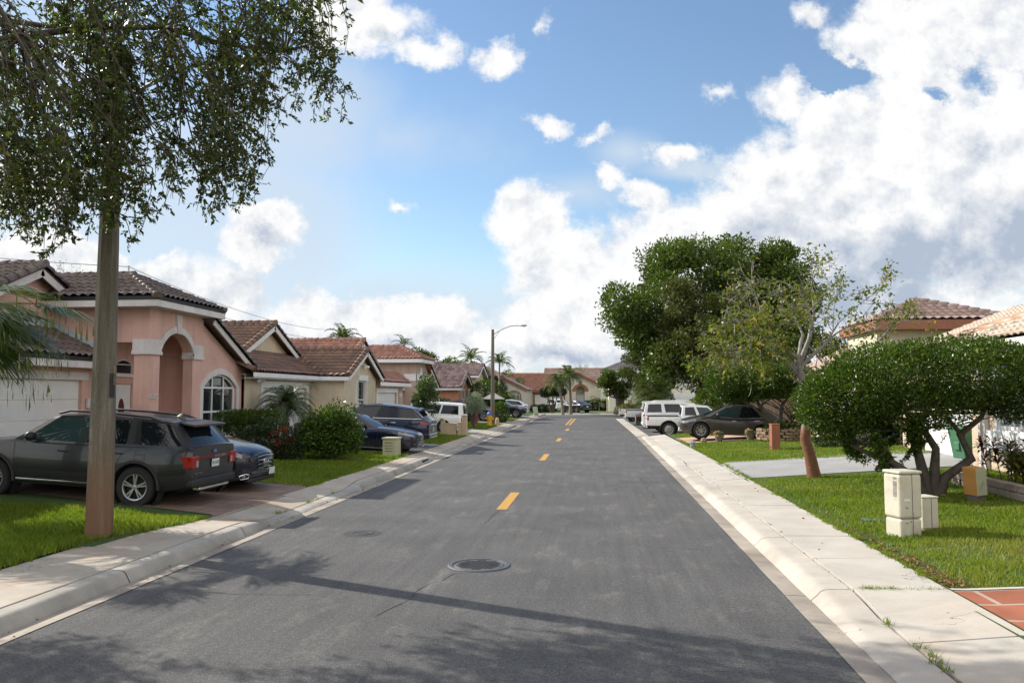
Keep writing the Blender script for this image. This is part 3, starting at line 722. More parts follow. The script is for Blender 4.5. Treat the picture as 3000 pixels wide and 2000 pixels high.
# ---- pink house: garage, arched porch tower, gable with the arched window
def pink_house():
    H = thing('pink_house', 'pink stucco house with dark tile roof, arched porch tower and big arched window', 'house', (-16, 22, .62), group='houses along the street')
    w = MB(); b = .3; Yc, X0 = 21.85, -12.9
    # garage front, gable wall
    w.panel(rect(12.3, Yc, b, 3.22), [rect(16.5, 21.35, b - .01, 2.80)], (-14.6, 0, 0), **WX, th=.3)
    w.panel([(12.3, 2.8), (12.31, 2.8), (12.31, 3.0), (12.3, 3.0)], [], (-14.7, 0, 0), **WX, th=.05)
    # porch tower
    w.panel([(-15.6, 3.91), (-13.36, 3.91), (-13.36, b), (X0 - .32, b), (X0 - .32, 5.02), (-18.5, 5.02), (-18.5, b), (-15.6, b)], [], (0, Yc, 0), **WY, th=.3)
    w.panel([(Yc, b), (22.42, b)] + arch(22.42, 24.36, b, 3.68, .60)[:0:-1][::-1][::-1] + [(24.36, b), (28.38, b), (28.38, 3.12), (25.02, 4.68), (25.02, 5.02), (Yc, 5.02)], [arch(25.06, 27.5, 1.0, 2.62, .46, 16)], (X0, 0, 0), **WX, th=.32)
    w.panel([(b, 0)][:0] + rect(-15.6, X0 - .32, b, 5.0), [], (0, 25.02, 0), u=(1, 0, 0), v=(0, 0, 1), th=.2)
    w.box(-20, X0 - .33, 28.1, 28.37, b, 3.1)
    w.box(-20, -14.9, 12.3, 12.6, b, 3.2)
    # back of the porch with doorway wall
    w.panel(rect(Yc + .31, 25.0, b, 5.0), [rect(22.85, 23.85, b, 2.72), arch(22.95, 23.85, 3.02, 3.32, .16, 8)], (-14.62, 0, 0), **WX, th=.2)
    w.box(-14.6, -13.3, Yc + .31, 25.0, 4.6, 4.66)
    # gable behind the garage
    w.panel([(17.2, 3.4), (24.4, 3.4), (24.4, 4.35), (20.9, 5.92), (17.2, 4.26)], [], (-15.95, 0, 0), **WX, th=.25)
    w.box(-15.2, -15.0, 24.36, 24.6, b, .4)
    w.build('wall', M_PINK, H, world=True)
    p = MB(); p.box(-16, -12.6, Yc, 28.4, .2, .66); p.build('porch_floor', M_TAN, H, world=True)
    r = Roof(lift=.10, amp=.07)
    e = .46
    # tower hip
    zt = 5.1; x1, ya, yb = -12.38, 21.33, 25.5; hy = (ya + yb) / 2; hz = zt + (yb - ya) / 2 * e; hx = x1 - (yb - ya) / 2
    r.slope([(-19.5, ya, zt), (x1, ya, zt), (hx, hy, hz), (-19.5, hy, hz)]); r.slope([(x1, ya, zt), (x1, yb, zt), (hx, hy, hz)]); r.slope([(x1, yb, zt), (-19.5, yb, zt), (-19.5, hy, hz), (hx, hy, hz)])
    r.caps((x1 + .02, ya - .02, zt + .07), (hx, hy, hz + .05), .13); r.caps((x1, yb, zt + .07), (hx, hy, hz + .05), .13); r.caps((hx + .1, hy, hz + .06), (-19.5, hy, hz + .06), .13)
    # garage slope, gable behind
    r.slope([(-14.08, 11.8, 3.34), (-14.08, Yc - .02, 3.34), (-15.95, Yc - .02, 4.2), (-15.95, 11.8, 4.2)])
    r.slope([(-20, 16.6, 4.0), (-15.55, 16.6, 4.0), (-15.55, 20.9, 6.0), (-20, 20.9, 6.0)]); r.slope([(-15.55, 24.4, 4.37), (-20, 24.4, 4.37), (-20, 20.9, 6.0), (-15.55, 20.9, 6.0)])
    r.caps((-15.6, 16.6, 4.06), (-15.6, 20.9, 6.06), .12); r.caps((-15.6, 23.2, 5.0), (-15.6, 20.9, 6.06), .12); r.caps((-15.5, 20.9, 6.08), (-20, 20.9, 6.08), .13)
    # gable over the arched window
    r.slope([(-12.5, 28.85, 3.06), (-20, 28.85, 3.06), (-20, 24.9, 4.9), (-12.5, 24.9, 4.9)]); r.caps((-12.52, 28.85, 3.13), (-12.52, 24.95, 4.94), .12)
    r.build(H, [M_TDARK])
    fascia(H, [(-19.5, ya + .02, zt - .0), (x1 - .02, ya + .02, zt), (x1 - .02, yb - .02, zt), (-19.5, yb - .02, zt)], M_WTRIM, .2, .04, M_GUT)
    fascia(H, [(-14.1, 11.8, 3.33), (-14.1, Yc - .03, 3.33)], M_WTRIM, .2, .04, M_GUT)
    fascia(H, [(-12.53, 28.83, 3.05), (-12.53, 25.03, 4.85)], M_WTRIM, .19, .05)
    fascia(H, [(-15.62, 16.7, 4.0), (-15.62, 20.9, 5.96), (-15.62, 24.0, 4.5)], M_WTRIM, .22, .05)
    s = MB(); s.box(-19.4, x1 - .05, ya + .05, yb - .05, zt - .2, zt - .17); s.box(-14.6, -14.13, 11.9, Yc - .05, 3.13, 3.15); s.build('soffit', M_WTRIM, H, world=True)
    f = MB(); f.panel([(-14.6, 3.62), (-14.35, 3.52), (-14.35, 3.80), (-15.95, 4.56), (-17.6, 5.02), (-17.6, 4.3), (-15.95, 4.2)], [], (0, Yc - .012, 0), **WY, th=.01)
    f.panel([(17.2, 4.05), (24, 4.05), (24, 4.35), (23.4, 4.62), (17.2, 4.5)], [], (-15.93, 0, 0), **WX, th=.01); f.build('flashing', M_FLASH, H, world=True)
    t = MB()
    # capitals, arch band and keystone
    t.panel(arch(22.24, 24.54, 3.60, 3.68, .80, 18), [arch(22.42, 24.36, 3.6005, 3.68, .60, 18)], (X0 + .045, 0, 0), **WX, th=.05)
    t.panel(rect(Yc - .04, 22.421, 3.64, 4.0), [], (X0 + .055, 0, 0), **WX, th=.055); t.panel(rect(Yc - .05, 22.45, 3.56, 3.66), [], (X0 + .07, 0, 0), **WX, th=.07)
    t.panel(rect(-13.40, X0 + .05, 3.64, 4.0), [], (0, Yc - .045, 0), **WY, th=.04); t.panel(rect(-13.42, X0 + .065, 3.56, 3.66), [], (0, Yc - .055, 0), **WY, th=.05)
    t.panel(rect(24.36, 24.98, 3.60, 3.98), [], (X0 + .05, 0, 0), **WX, th=.05); t.panel(rect(-13.25, X0, 3.60, 3.9), [], (0, 24.33, 0), **WY, th=.03)
    t.panel(rect(24.33, 25.0, 3.52, 3.61), [], (X0 + .065, 0, 0), **WX, th=.065); t.panel(rect(-13.25, X0, 3.52, 3.61), [], (0, 24.31, 0), **WY, th=.04)
    t.panel([(23.30, 4.26), (23.48, 4.26), (23.56, 4.84), (23.22, 4.84)], [], (X0 + .075, 0, 0), **WX, th=.075); t.build('arch_moulding', M_WTRIM, H, bevel=.006, world=True)
    t = MB(); t.panel(rect(12.4, 21.6, 2.80, 3.02), [], (-14.57, 0, 0), **WX, th=.03); t.build('lintel_band', M_WTRIM, H, bevel=.006, world=True)
    garage_door(H, (-14.6, 16.5, .62), (0, 1, 0), 4.85, 2.18)
    window(H, (X0, 25.06, 1.0), (0, 1, 0), 2.44, 1.62, 3, 2, .06, .46, trim=M_WTRIM, tw=.2, inset=.12)
    window(H, (-14.62, 22.95, 3.02), (0, 1, 0), .9, .3, 1, 1, .03, .16, inset=.06, sill=True)
    d = MB(); d.panel(rect(22.87, 23.83, .64, 2.70), [], (-14.66, 0, 0), **WX, th=.05); door = d.build('front_door', M_WHITE, H, bevel=.006, world=True)
    d = MB(); d.panel([(23.35 + .17 * math.cos(a), 1.75 + .52 * math.sin(a)) for a in np.linspace(0, 2 * math.pi, 20, endpoint=False)], [], (-14.645, 0, 0), **WX, th=.01); d.build('door_glass', mat('leaded_glass', (.10, .03, .03), .2, .6, 18), door)
    d = MB(); d.tube([(-14.6, 22.97, 1.45), (-14.6, 22.97, 1.72)], .02, 6); d.build('handle', M_GUT, door)
    d = MB(); d.box(-14.58, -14.52, 21.52, 21.68, 2.0, 2.28); d.build('wall_box', M_WTRIM, H, bevel=.01, world=True)
    d = MB(); d.tube([(-14.02, 21.4, 3.22), (-14.02, 21.75, 3.22)], .07, 8); d.build('gutter_end', M_GUT, H, world=True)
    lettering('house_number', '6285', .21, M_WTRIM, H, (X0 + .012, 22.14, 2.32), (0, 1, 0), (0, 0, 1), .008, True)
    return H
pink_house()

# ---- cream house with the projecting gabled wing
def cream_house():
    H = thing('cream_house', 'cream stucco house with brown tile roof and a gabled wing with shuttered window', 'house', (-15, 34, .5), group='houses along the street')
    w = MB(); b = .2
    w.panel(rect(27.95, 34.6, b, 3.16), [rect(29.45, 34.1, b - .01, 2.66)], (-12.75, 0, 0), **WX, th=.28)
    w.panel(rect(-12.74, -11.48, b, 3.16), [], (0, 34.6, 0), **WY, th=.25)
    w.panel([(34.6, b), (39.7, b), (39.7, 3.16), (37.15, 4.3), (34.6, 3.16)], [rect(36.72, 37.85, 1.25, 3.02)], (-11.2, 0, 0), **WX, th=.28)
    w.panel([(30.3, 3.9), (36.4, 3.9), (36.4, 3.95), (33.35, 5.26), (30.3, 3.95)], [], (-14.3, 0, 0), **WX, th=.2)
    w.box(-20, -12.8, 27.95, 28.2, b, 3.1); w.box(-20, -11.5, 39.4, 39.68, b, 3.14); w.build('wall', M_CREAM, H, world=True)
    r = Roof(); e = .46
    r.slope([(-12.22, 27.5, 3.2), (-12.22, 34.4, 3.2), (-14.3, 36.4, 4.16), (-14.3, 27.5, 4.16)]); r.caps((-12.22, 27.55, 3.27), (-14.3, 27.55, 4.22), .13)
    r.slope([(-14.9, 34.25, 3.18), (-10.85, 34.25, 3.18), (-10.85, 37.15, 4.48), (-14.9, 37.15, 4.48)]); r.slope([(-10.85, 40.05, 3.18), (-18, 40.05, 3.18), (-18, 37.15, 4.48), (-10.85, 37.15, 4.48)])
    r.caps((-10.9, 34.25, 3.25), (-10.9, 37.15, 4.54), .12); r.caps((-10.9, 40.05, 3.25), (-10.9, 37.15, 4.54), .12); r.caps((-10.8, 37.15, 4.56), (-16, 37.15, 4.56), .12)
    r.slope([(-21, 27.5, 2.9), (-13.9, 27.5, 2.9), (-13.9, 33.35, 5.42), (-21, 33.35, 5.42)]); r.slope([(-13.9, 37.0, 3.85), (-21, 37.0, 3.85), (-21, 33.35, 5.42), (-13.9, 33.35, 5.42)])
    r.caps((-13.95, 30.0, 4.04), (-13.95, 33.35, 5.48), .12); r.caps((-13.95, 36.6, 4.08), (-13.95, 33.35, 5.48), .12); r.caps((-13.85, 33.35, 5.5), (-21, 33.35, 5.5), .13)
    r.build(H, [M_TBROWN])
    fascia(H, [(-12.24, 27.5, 3.19), (-12.24, 34.27, 3.19), (-10.88, 34.27, 3.17)], M_WHITE, .17, .04)
    fascia(H, [(-10.88, 34.27, 3.17), (-10.88, 37.15, 4.44), (-10.88, 40.02, 3.17)], M_WHITE, .19, .05)
    fascia(H, [(-13.93, 30.2, 4.05), (-13.93, 33.35, 5.40), (-13.93, 36.6, 4.0)], M_WHITE, .22, .05)
    s = MB(); s.box(-12.74, -12.27, 27.6, 34.3, 2.98, 3.0); s.box(-15, -10.92, 34.3, 34.6, 2.98, 3.0); s.build('soffit', M_WHITE, H, world=True)
    garage_door(H, (-12.75, 29.45, .4), (0, 1, 0), 4.65, 2.26, frame=M_WHITE, fw=.2)
    win = window(H, (-11.2, 36.72, 1.25), (0, 1, 0), 1.13, 1.77, 1, 2, .05, inset=.08, sill=True)
    for y in (36.34, 37.9):
        s = MB(); s.box(-11.2, -11.17, y, y + .34, 1.2, 3.05)
        for i in range(26): s.obox((-11.155, y + .17, 1.27 + i * .068), (0, .13, 0), (.012, 0, .02), (.012, 0, -.006))
        s.build('shutter', M_WHITE, H, world=True)
    s = MB(); s.box(-11.2, -11.08, 36.55, 38.02, 3.04, 3.3); s.build('window_hood', M_WHITE, H, bevel=.01, world=True)
    for y, x, z, on in ((28.75, -12.75, 3.0, 1), (37.25, -11.2, 3.78, 1)):
        s = MB(); s.box(x, x + .05, y - .06, y + .06, z - .06, z + .06)
        for q in (-1, 1): s.tube([(x + .05, y + q * .05, z), (x + .16, y + q * .15, z - .03), (x + .28, y + q * .24, z - .1)], [.025, .05, .08], 10)
        s.build('flood_light', M_WHITE, H, smooth=40, world=True)
    s = MB(); s.box(-16.6, -16.15, 32.3, 32.75, 4.9, 5.42); s.obox((-16.37, 32.5, 5.46), (.3, 0, 0), (0, .3, -.08), (0, .02, .05)); s.build('roof_vent', M_WHITE, H, bevel=.01, world=True)
cream_house()

def tan_house():
    H = thing('tan_house', 'tan stucco house with red tile hip roof and small arched porch', 'house', (-14, 50, .5), group='houses along the street')
    w = MB(); b = .2; X0 = -12.2; Yc = 53.3
    w.panel(rect(43.9, 50.6, b, 3.0), [rect(44.5, 48.9, b - .01, 2.5)], (-12.45, 0, 0), **WX, th=.28)
    w.panel([(-15, 3.46), (-13.0, 3.46), (-13.0, b), (X0 - .3, b), (X0 - .3, 4.62), (-20, 4.62), (-20, b), (-15, b)], [], (0, Yc, 0), **WY, th=.28)
    w.panel([(Yc, b), (53.95, b)] + arch(53.95, 55.35, b, 3.3, .45)[2:][::-1] + [(55.35, b), (59.2, b), (59.2, 3.0), (56.3, 4.35), (56.3, 4.62), (Yc, 4.62)], [], (X0, 0, 0), **WX, th=.3)
    w.box(-15.2, -15, 50.4, 56, b, 4.6); w.box(-15.2, -12.5, 50.35, 50.6, b, 3.0); w.box(-20, -12.3, 39.9, 40.2, b, 3.0)
    w.panel([(39.9, b), (44.6, b), (44.6, 4.1), (42.25, 5.1), (39.9, 4.1)], [], (-12.95, 0, 0), **WX, th=.25)
    w.build('wall', M_TANW, H, world=True)
    r = Roof(na=4); zt = 4.78; x1, ya, yb = -11.7, 52.8, 56.8; hy = (ya + yb) / 2; hz = zt + 2 * .45; hx = x1 - 2
    r.slope([(-21, ya, zt), (x1, ya, zt), (hx, hy, hz), (-21, hy, hz)]); r.slope([(x1, ya, zt), (x1, yb, zt), (hx, hy, hz)]); r.slope([(x1, yb, zt), (-21, yb, zt), (-21, hy, hz), (hx, hy, hz)])
    r.caps((x1, ya, zt + .07), (hx, hy, hz + .05), .14); r.caps((x1, yb, zt + .07), (hx, hy, hz + .05), .14); r.caps((hx, hy, hz + .06), (-21, hy, hz + .06), .14)
    r.slope([(-11.95, 43.5, 3.1), (-11.95, 50.9, 3.1), (-13.6, 53.28, 3.88), (-13.6, 43.5, 3.88)])
    r.slope([(-20, 39.4, 4.0), (-12.6, 39.4, 4.0), (-12.6, 42.25, 5.28), (-20, 42.25, 5.28)]); r.slope([(-12.6, 45.1, 4.0), (-20, 45.1, 4.0), (-20, 42.25, 5.28), (-12.6, 42.25, 5.28)])
    r.caps((-12.62, 39.4, 4.06), (-12.62, 42.25, 5.34), .13); r.caps((-12.62, 45.1, 4.06), (-12.62, 42.25, 5.34), .13); r.caps((-12.5, 42.25, 5.36), (-20, 42.25, 5.36), .13)
    r.slope([(-11.85, 59.6, 2.95), (-20, 59.6, 2.95), (-20, 56.2, 4.5), (-11.85, 56.2, 4.5)]); r.caps((-11.87, 59.6, 3.0), (-11.87, 56.4, 4.46), .12)
    r.build(H, [M_TRED])
    fascia(H, [(-21, ya + .02, zt), (x1 - .02, ya + .02, zt), (x1 - .02, yb - .02, zt)], M_WHITE, .24, .05); fascia(H, [(-11.97, 43.5, 3.09), (-11.97, 50.9, 3.09)], M_WHITE, .22, .05)
    fascia(H, [(-11.88, 59.6, 2.93), (-11.88, 56.8, 4.2)], M_WHITE, .18, .05); fascia(H, [(-12.63, 39.5, 4.0), (-12.63, 42.25, 5.22), (-12.63, 45, 4.0)], M_WHITE, .2, .05)
    s = MB(); s.box(-20, x1 - .05, ya + .05, yb - .05, zt - .24, zt - .21); s.build('soffit', M_WHITE, H, world=True)
    t = MB(); t.panel(arch(53.75, 55.55, 3.2, 3.3, .65, 14), [arch(53.95, 55.35, 3.2005, 3.3, .45, 14)], (X0 + .05, 0, 0), **WX, th=.05); t.panel(rect(Yc - .05, 53.96, 3.3, 3.78), [], (X0 + .06, 0, 0), **WX, th=.06)
    t.panel(rect(-13.05, X0 + .05, 3.3, 3.78), [], (0, Yc - .05, 0), **WY, th=.05); t.panel([(54.58, 3.7), (54.72, 3.7), (54.78, 4.25), (54.52, 4.25)], [], (X0 + .08, 0, 0), **WX, th=.08); t.build('arch_moulding', M_WHITE, H, world=True)
    garage_door(H, (-12.45, 44.5, .35), (0, 1, 0), 4.4, 2.15, frame=M_WHITE, fw=.2)
    d = MB(); d.panel(rect(51.0, 52.0, .4, 2.5), [], (-14.98, 0, 0), **WX, th=.04); fd = d.build('front_door', M_WHITE, H, world=True)
    d = MB(); d.panel(rect(51.3, 51.75, .9, 2.2), [], (-14.96, 0, 0), **WX, th=.02); d.build('door_glass', M_GLASS, fd)
    d = MB(); d.box(-12.45, -12.3, 49.5, 49.7, 2.2, 2.5); d.build('wall_lamp', M_WHITE, H, bevel=.02, world=True)
tan_house()

def salmon_house():
    H = thing('salmon_house', 'salmon stucco house with mottled grey tile roof and slim gable window', 'house', (-14, 72, .4), group='houses along the street')
    w = MB(); b = .1
    w.panel([(64.8, b), (70.2, b), (70.2, 2.9), (67.5, 4.0), (64.8, 2.9)], [rect(66.6, 68.3, 1.2, 2.72)], (-11.3, 0, 0), **WX, th=.25)
    w.panel(rect(-20, -11.55, b, 2.9), [], (0, 64.8, 0), **WY, th=.25); w.box(-20, -11.6, 69.9, 70.19, b, 2.9)
    w.panel([(66, 3), (73, 3), (73, 3.6), (69.5, 5.0), (66, 3.6)], [], (-14.4, 0, 0), **WX, th=.2); w.build('wall', M_SALM, H, world=True)
    w = MB(); w.panel([(75.5, b), (81, b), (81, 3.9), (78.3, 5.0), (75.5, 3.9)], [], (-11.5, 0, 0), **WX, th=.25); w.panel(rect(-24, -11.75, b, 4.2), [], (0, 75.5, 0), **WY, th=.25); w.build('rear_wall', M_BEIGE, H, world=True)
    r = Roof(na=4, w=.34, h=.42, amp=.07)
    r.slope([(-20, 64.4, 2.92), (-10.95, 64.4, 2.92), (-10.95, 67.5, 4.2), (-20, 67.5, 4.2)]); r.slope([(-10.95, 70.6, 2.92), (-20, 70.6, 2.92), (-20, 67.5, 4.2), (-10.95, 67.5, 4.2)])
    r.slope([(-24, 64.5, 3.0), (-14, 64.5, 3.0), (-14, 69.5, 5.15), (-24, 69.5, 5.15)]); r.slope([(-24, 75.1, 4.2), (-11.1, 75.1, 4.2), (-11.1, 78.3, 5.3), (-24, 78.3, 5.3)]); r.slope([(-11.1, 81.5, 4.2), (-24, 81.5, 4.2), (-24, 78.3, 5.3), (-11.1, 78.3, 5.3)])
    r.caps((-11, 64.4, 2.99), (-11, 67.5, 4.26), .13); r.caps((-11, 70.6, 2.99), (-11, 67.5, 4.26), .13); r.caps((-10.9, 67.5, 4.27), (-20, 67.5, 4.27), .13); r.caps((-14, 69.5, 5.2), (-24, 69.5, 5.2), .13)
    r.caps((-14.05, 65.5, 3.48), (-14.05, 69.5, 5.2), .13); r.caps((-11.1, 78.3, 5.36), (-24, 78.3, 5.36), .13); r.caps((-11.12, 81.5, 4.26), (-11.12, 78.3, 5.36), .13); r.build(H, [M_TGREY])
    fascia(H, [(-20, 64.43, 2.9), (-10.97, 64.43, 2.9), (-10.97, 67.5, 4.17), (-10.97, 70.6, 2.9)], M_WTRIM, .18, .05); fascia(H, [(-24, 75.13, 4.18), (-11.12, 75.13, 4.18), (-11.12, 78.3, 5.26), (-11.12, 81.5, 4.18)], M_WHITE, .22, .05); fascia(H, [(-14.03, 65.7, 3.45), (-14.03, 69.5, 5.1)], M_WHITE, .2, .05)
    window(H, (-11.3, 66.6, 1.2), (0, 1, 0), 1.7, 1.52, 1, 2, .07, glass=M_GLASSL, trim=M_WTRIM, tw=.12)
salmon_house()

def corner_houses():
    # hip-roofed house beyond the bend, on the near corner
    H = thing('pale_house', 'pale stucco house with orange trim and hip tile roof at the bend', 'house', (-15, 106, .2), group='houses at the far bend')
    w = MB(); w.panel([(-24, 0), (-9.35, 0), (-9.35, 3.05), (-12.4, 4.62), (-24, 4.62)], [arch(-11.55, -9.95, .5, 2.35, .4, 10)], (0, 104, 0), **WY, th=.3); w.box(-9.65, -9.35, 104.3, 116, 0, 3.0); w.build('wall', M_PALE, H, world=True)
    r = Roof(na=4, w=.4, h=.45, amp=.06); r.slope([(-24, 103.4, 4.75), (-12.2, 103.4, 4.75), (-14.5, 106, 5.95), (-24, 106, 5.95)]); r.slope([(-12.2, 103.4, 4.75), (-12.2, 109, 4.75), (-14.5, 106, 5.95)]); r.caps((-12.2, 103.4, 4.82), (-14.5, 106, 6.0), .16); r.caps((-14.5, 106, 6.0), (-24, 106, 6.0), .16)
    r.slope([(-8.9, 103.8, 2.95), (-8.9, 114, 2.95), (-12.3, 114, 4.66), (-12.3, 103.8, 4.66)]); r.build(H, [M_TSALM])
    fascia(H, [(-24, 103.42, 4.73), (-12.2, 103.42, 4.73), (-12.2, 109, 4.73)], M_RUST, .34, .06); fascia(H, [(-12.3, 103.75, 4.6), (-8.9, 103.75, 2.95)], M_RUST, .2, .06)
    window(H, (-11.55, 104, .5), (1, 0, 0), 1.6, 1.85, 3, 2, .07, .4, glass=M_GLASSL, trim=M_RUST, tw=.16)
    # house facing down the street
    H = thing('gabled_house', 'off-white house facing down the street with wide red-brown roof and orange-arched door', 'house', (-4, 118, .2), group='houses at the far bend')
    w = MB(); k = 1.15; Y = 116
    w.panel([(-9.6, 0), (.6, 0), (.6, 3.75), (-2.9, 5.3), (-4.7, 4.5), (-4.7, 3.0), (-9.6, 3.0)], [rect(-8.95, -4.75, -.01, 2.35), arch(-2.95, -1.7, .2, 3.05, .5, 10), rect(-1.6, -1.5, 1, 1.1)], (0, Y, 0), **WY, th=.3)
    w.box(-20, -9.6, Y - .3, Y, 0, 3.1); w.box(.3, .6, Y + .31, Y + 12, 0, 3.6); w.box(-3.0, -1.5, Y + 1.2, Y + 1.4, 0, 4.0); w.build('wall', M_PALE, H, world=True)
    r = Roof(na=4, w=.4, h=.45, amp=.05); r.slope([(-9.9, Y - .5, 2.95), (-4.6, Y - .5, 2.95), (-3.6, Y + 4.4, 5.2), (-11, Y + 4.4, 5.2)]); r.slope([(1.15, Y - .5, 3.5), (1.15, Y + 14, 3.5), (-2.9, Y + 14, 5.45), (-2.9, Y - .5, 5.45)])
    r.slope([(-6.6, Y + 14, 3.6), (-6.6, Y - .5, 3.6), (-2.9, Y - .5, 5.45), (-2.9, Y + 14, 5.45)]); r.caps((1.15, Y - .5, 3.56), (-2.9, Y - .5, 5.5), .15); r.caps((-6.6, Y - .5, 3.66), (-2.9, Y - .5, 5.5), .15)
    r.slope([(-18, Y - .6, 3.0), (-9.2, Y - .6, 3.0), (-6.2, Y + 5, 5.5), (-13, Y + 5, 5.5)]); r.build(H, [M_TDUN])
    fascia(H, [(-18, Y - .58, 2.98), (-4.6, Y - .52, 2.93)], M_RUST, .2, .06); fascia(H, [(1.12, Y - .55, 3.46), (-2.9, Y - .55, 5.4), (-6.6, Y - .55, 3.6)], M_RUST, .2, .06)
    garage_door(H, (-8.95, Y, .15), (1, 0, 0), 4.2, 2.2, frame=M_RUST, fw=.22)
    t = MB(); t.panel(arch(-3.5, -1.15, 2.8, 3.05, .85, 12), [arch(-2.95, -1.7, 2.8005, 3.05, .5, 12)], (0, Y - .05, 0), **WY, th=.05); t.panel([(-2.45, 3.5), (-2.2, 3.5), (-2.15, 4.3), (-2.5, 4.3)], [], (0, Y - .08, 0), **WY, th=.06); t.build('arch_moulding', M_RUST, H, world=True)
    d = MB(); d.panel(rect(-2.9, -1.8, .2, 2.3), [], (0, Y + 1.15, 0), **WY, th=.05); d.build('front_door', M_WHITE, H, world=True)
    window(H, (-2.9, Y + 1.19, 2.6), (1, 0, 0), 1.1, .35, 1, 1, .05, .3, sill=False)
    # roofs beyond
    for nm, lb, X, Yb, hw, ez, pz, wm, tm in (('far_house', 'far house whose long pink tile roof shows above the gabled house', -3.2, 138, 5.6, 4.6, 6.9, M_IVORY, M_TSALM), ('far_house', 'far house with short pink roof end between the bend houses', -13.5, 140, 4.2, 4.2, 6.1, M_IVORY, M_TSALM)):
        H = thing(nm, lb, 'house', (X, Yb, .2), group='houses at the far bend')
        w = MB(); w.box(X - hw, X + hw, Yb, Yb + 8, 0, ez); w.add([(X - hw, Yb, ez), (X - hw, Yb + 8, ez), (X - hw, Yb + 4, pz - .1)], [(0, 2, 1)]); w.add([(X + hw, Yb, ez), (X + hw, Yb + 8, ez), (X + hw, Yb + 4, pz - .1)], [(0, 1, 2)]); w.build('wall', wm, H, world=True)
        r = Roof(na=4, w=.5, h=.5, amp=.07); r.slope([(X - hw - .4, Yb - .4, ez - .1), (X + hw + .4, Yb - .4, ez - .1), (X + hw + .4, Yb + 4, pz), (X - hw - .4, Yb + 4, pz)]); r.slope([(X + hw + .4, Yb + 8.4, ez - .1), (X - hw - .4, Yb + 8.4, ez - .1), (X - hw - .4, Yb + 4, pz), (X + hw + .4, Yb + 4, pz)]); r.caps((X - hw - .4, Yb + 4, pz + .06), (X + hw + .4, Yb + 4, pz + .06), .2); r.build(H, [tm])
        window(H, (X - .6, Yb, 1.2), (1, 0, 0), 1.3, 1.3, 2, 2, .07)
    # two-storey ivory house across the bays
    H = thing('ivory_house', 'two-storey ivory house with grey roof behind the parking bays', 'house', (9, 104, .2), group='houses at the far bend')
    w = MB(); w.box(1.6, 22, 104, 118, 0, 5.4); w.build('wall', M_IVORY, H, world=True)
    r = Roof(na=3, w=.6, h=.5, amp=.03); r.slope([(.7, 103.2, 5.45), (22.8, 103.2, 5.45), (14.5, 111, 8.6), (8.5, 111, 8.6)]); r.slope([(.7, 119, 5.45), (.7, 103.2, 5.45), (8.5, 111, 8.6)]); r.caps((.7, 103.2, 5.5), (8.5, 111, 8.65), .18); r.build(H, [M_TGR])
    fascia(H, [(.72, 119, 5.43), (.72, 103.22, 5.43), (22.8, 103.22, 5.43)], M_WHITE, .3, .06)
    garage_door(H, (8.2, 103.98, .2), (1, 0, 0), 4.6, 2.3, inset=-.02); window(H, (4.0, 104, 3.4), (1, 0, 0), 1.3, 1.2, 2, 2, .07, inset=-.02); window(H, (14.6, 104, 3.4), (1, 0, 0), 1.3, 1.2, 2, 2, .07, inset=-.02)
corner_houses()

# ---- across the street
def beige_house():
    H = thing('beige_house', 'beige house with weathered tile hip roof, white eaves and white garage door', 'house', (12, 20, .5), group='houses along the street')
    w = MB(); b = .2
    w.panel(rect(-22.3, -8, b, 3.45), [rect(-20.9, -17.6, 1.55, 3.12)], (9.85, 0, 0), **WM, th=.28)
    w.panel(rect(-30, -22.3, b, 3.45), [rect(-28.35, -23.6, b - .01, 2.75)], (10.9, 0, 0), **WM, th=.28)
    w.box(9.86, 11.2, 22.02, 22.29, b, 3.45); w.box(11.18, 20, 29.7, 30, b, 3.45)
    w.build('wall', M_BEIGE, H, world=True)
    r = Roof(); ze = 3.66; x0 = 9.25; ya, yb = 6.0, 23.0; d = 6.0; hz = ze + d * .40
    r.slope([(x0, yb, ze), (x0, ya, ze), (x0 + d, ya, hz), (x0 + d, yb - d, hz)]); r.slope([(x0 + 2 * d, yb, ze), (x0, yb, ze), (x0 + d, yb - d, hz)])
    r.slope([(10.4, 30.4, ze), (10.4, 22, ze), (15, 22, ze + 1.8), (15, 30.4, ze + 1.8)])
    r.caps((x0, yb, ze + .06), (x0 + d, yb - d, hz + .06), .15, .42, mi=1); r.caps((x0 + .22, yb - .45, ze + .06), (x0 + d + .2, yb - d - .4, hz - .02), .10, .9, mi=1)
    r.build(H, [M_TOLD, M_TCLAY])
    fascia(H, [(x0 + 2 * d, yb - .02, ze), (x0 + .02, yb - .02, ze), (x0 + .02, ya, ze)], M_WHITE, .3, .05)
    fascia(H, [(10.42, 30.4, ze), (10.42, 23.0, ze)], M_WHITE, .28, .05)
    s = MB(); s.box(x0 + .05, 9.85, ya, yb - .1, ze - .3, ze - .27); s.box(10.45, 10.9, 22.3, 30.3, ze - .28, ze - .25); s.build('soffit', M_WTRIM, H, world=True)
    garage_door(H, (10.9, 28.35, .5), (0, -1, 0), 4.75, 2.25, m=M_WHITE)
    win = window(H, (9.85, 20.9, 1.55), (0, -1, 0), 3.3, 1.57, 3, 1, .08, glass=M_GLASSL, trim=M_WHITE, tw=.1, inset=.05)
    s = MB()
    for i in range(30): s.obox((9.93, 20.8 - i * .105, 2.33), (0, .012, 0), (0, 0, .74), (.02, 0, 0))
    s.build('blind', M_WHITE, win)
    s = MB(); s.box(9.70, 9.85, 16.5, 21.2, 1.0, 1.5); s.build('window_ledge', M_WHITE, H, bevel=.01, world=True)
    for y in (21.35, 21.6): 
        s = MB(); s.box(9.74, 9.85, y, y + .12, .4, 3.4); s.build('downspout', M_WTRIM, H, bevel=.015, world=True)
beige_house()
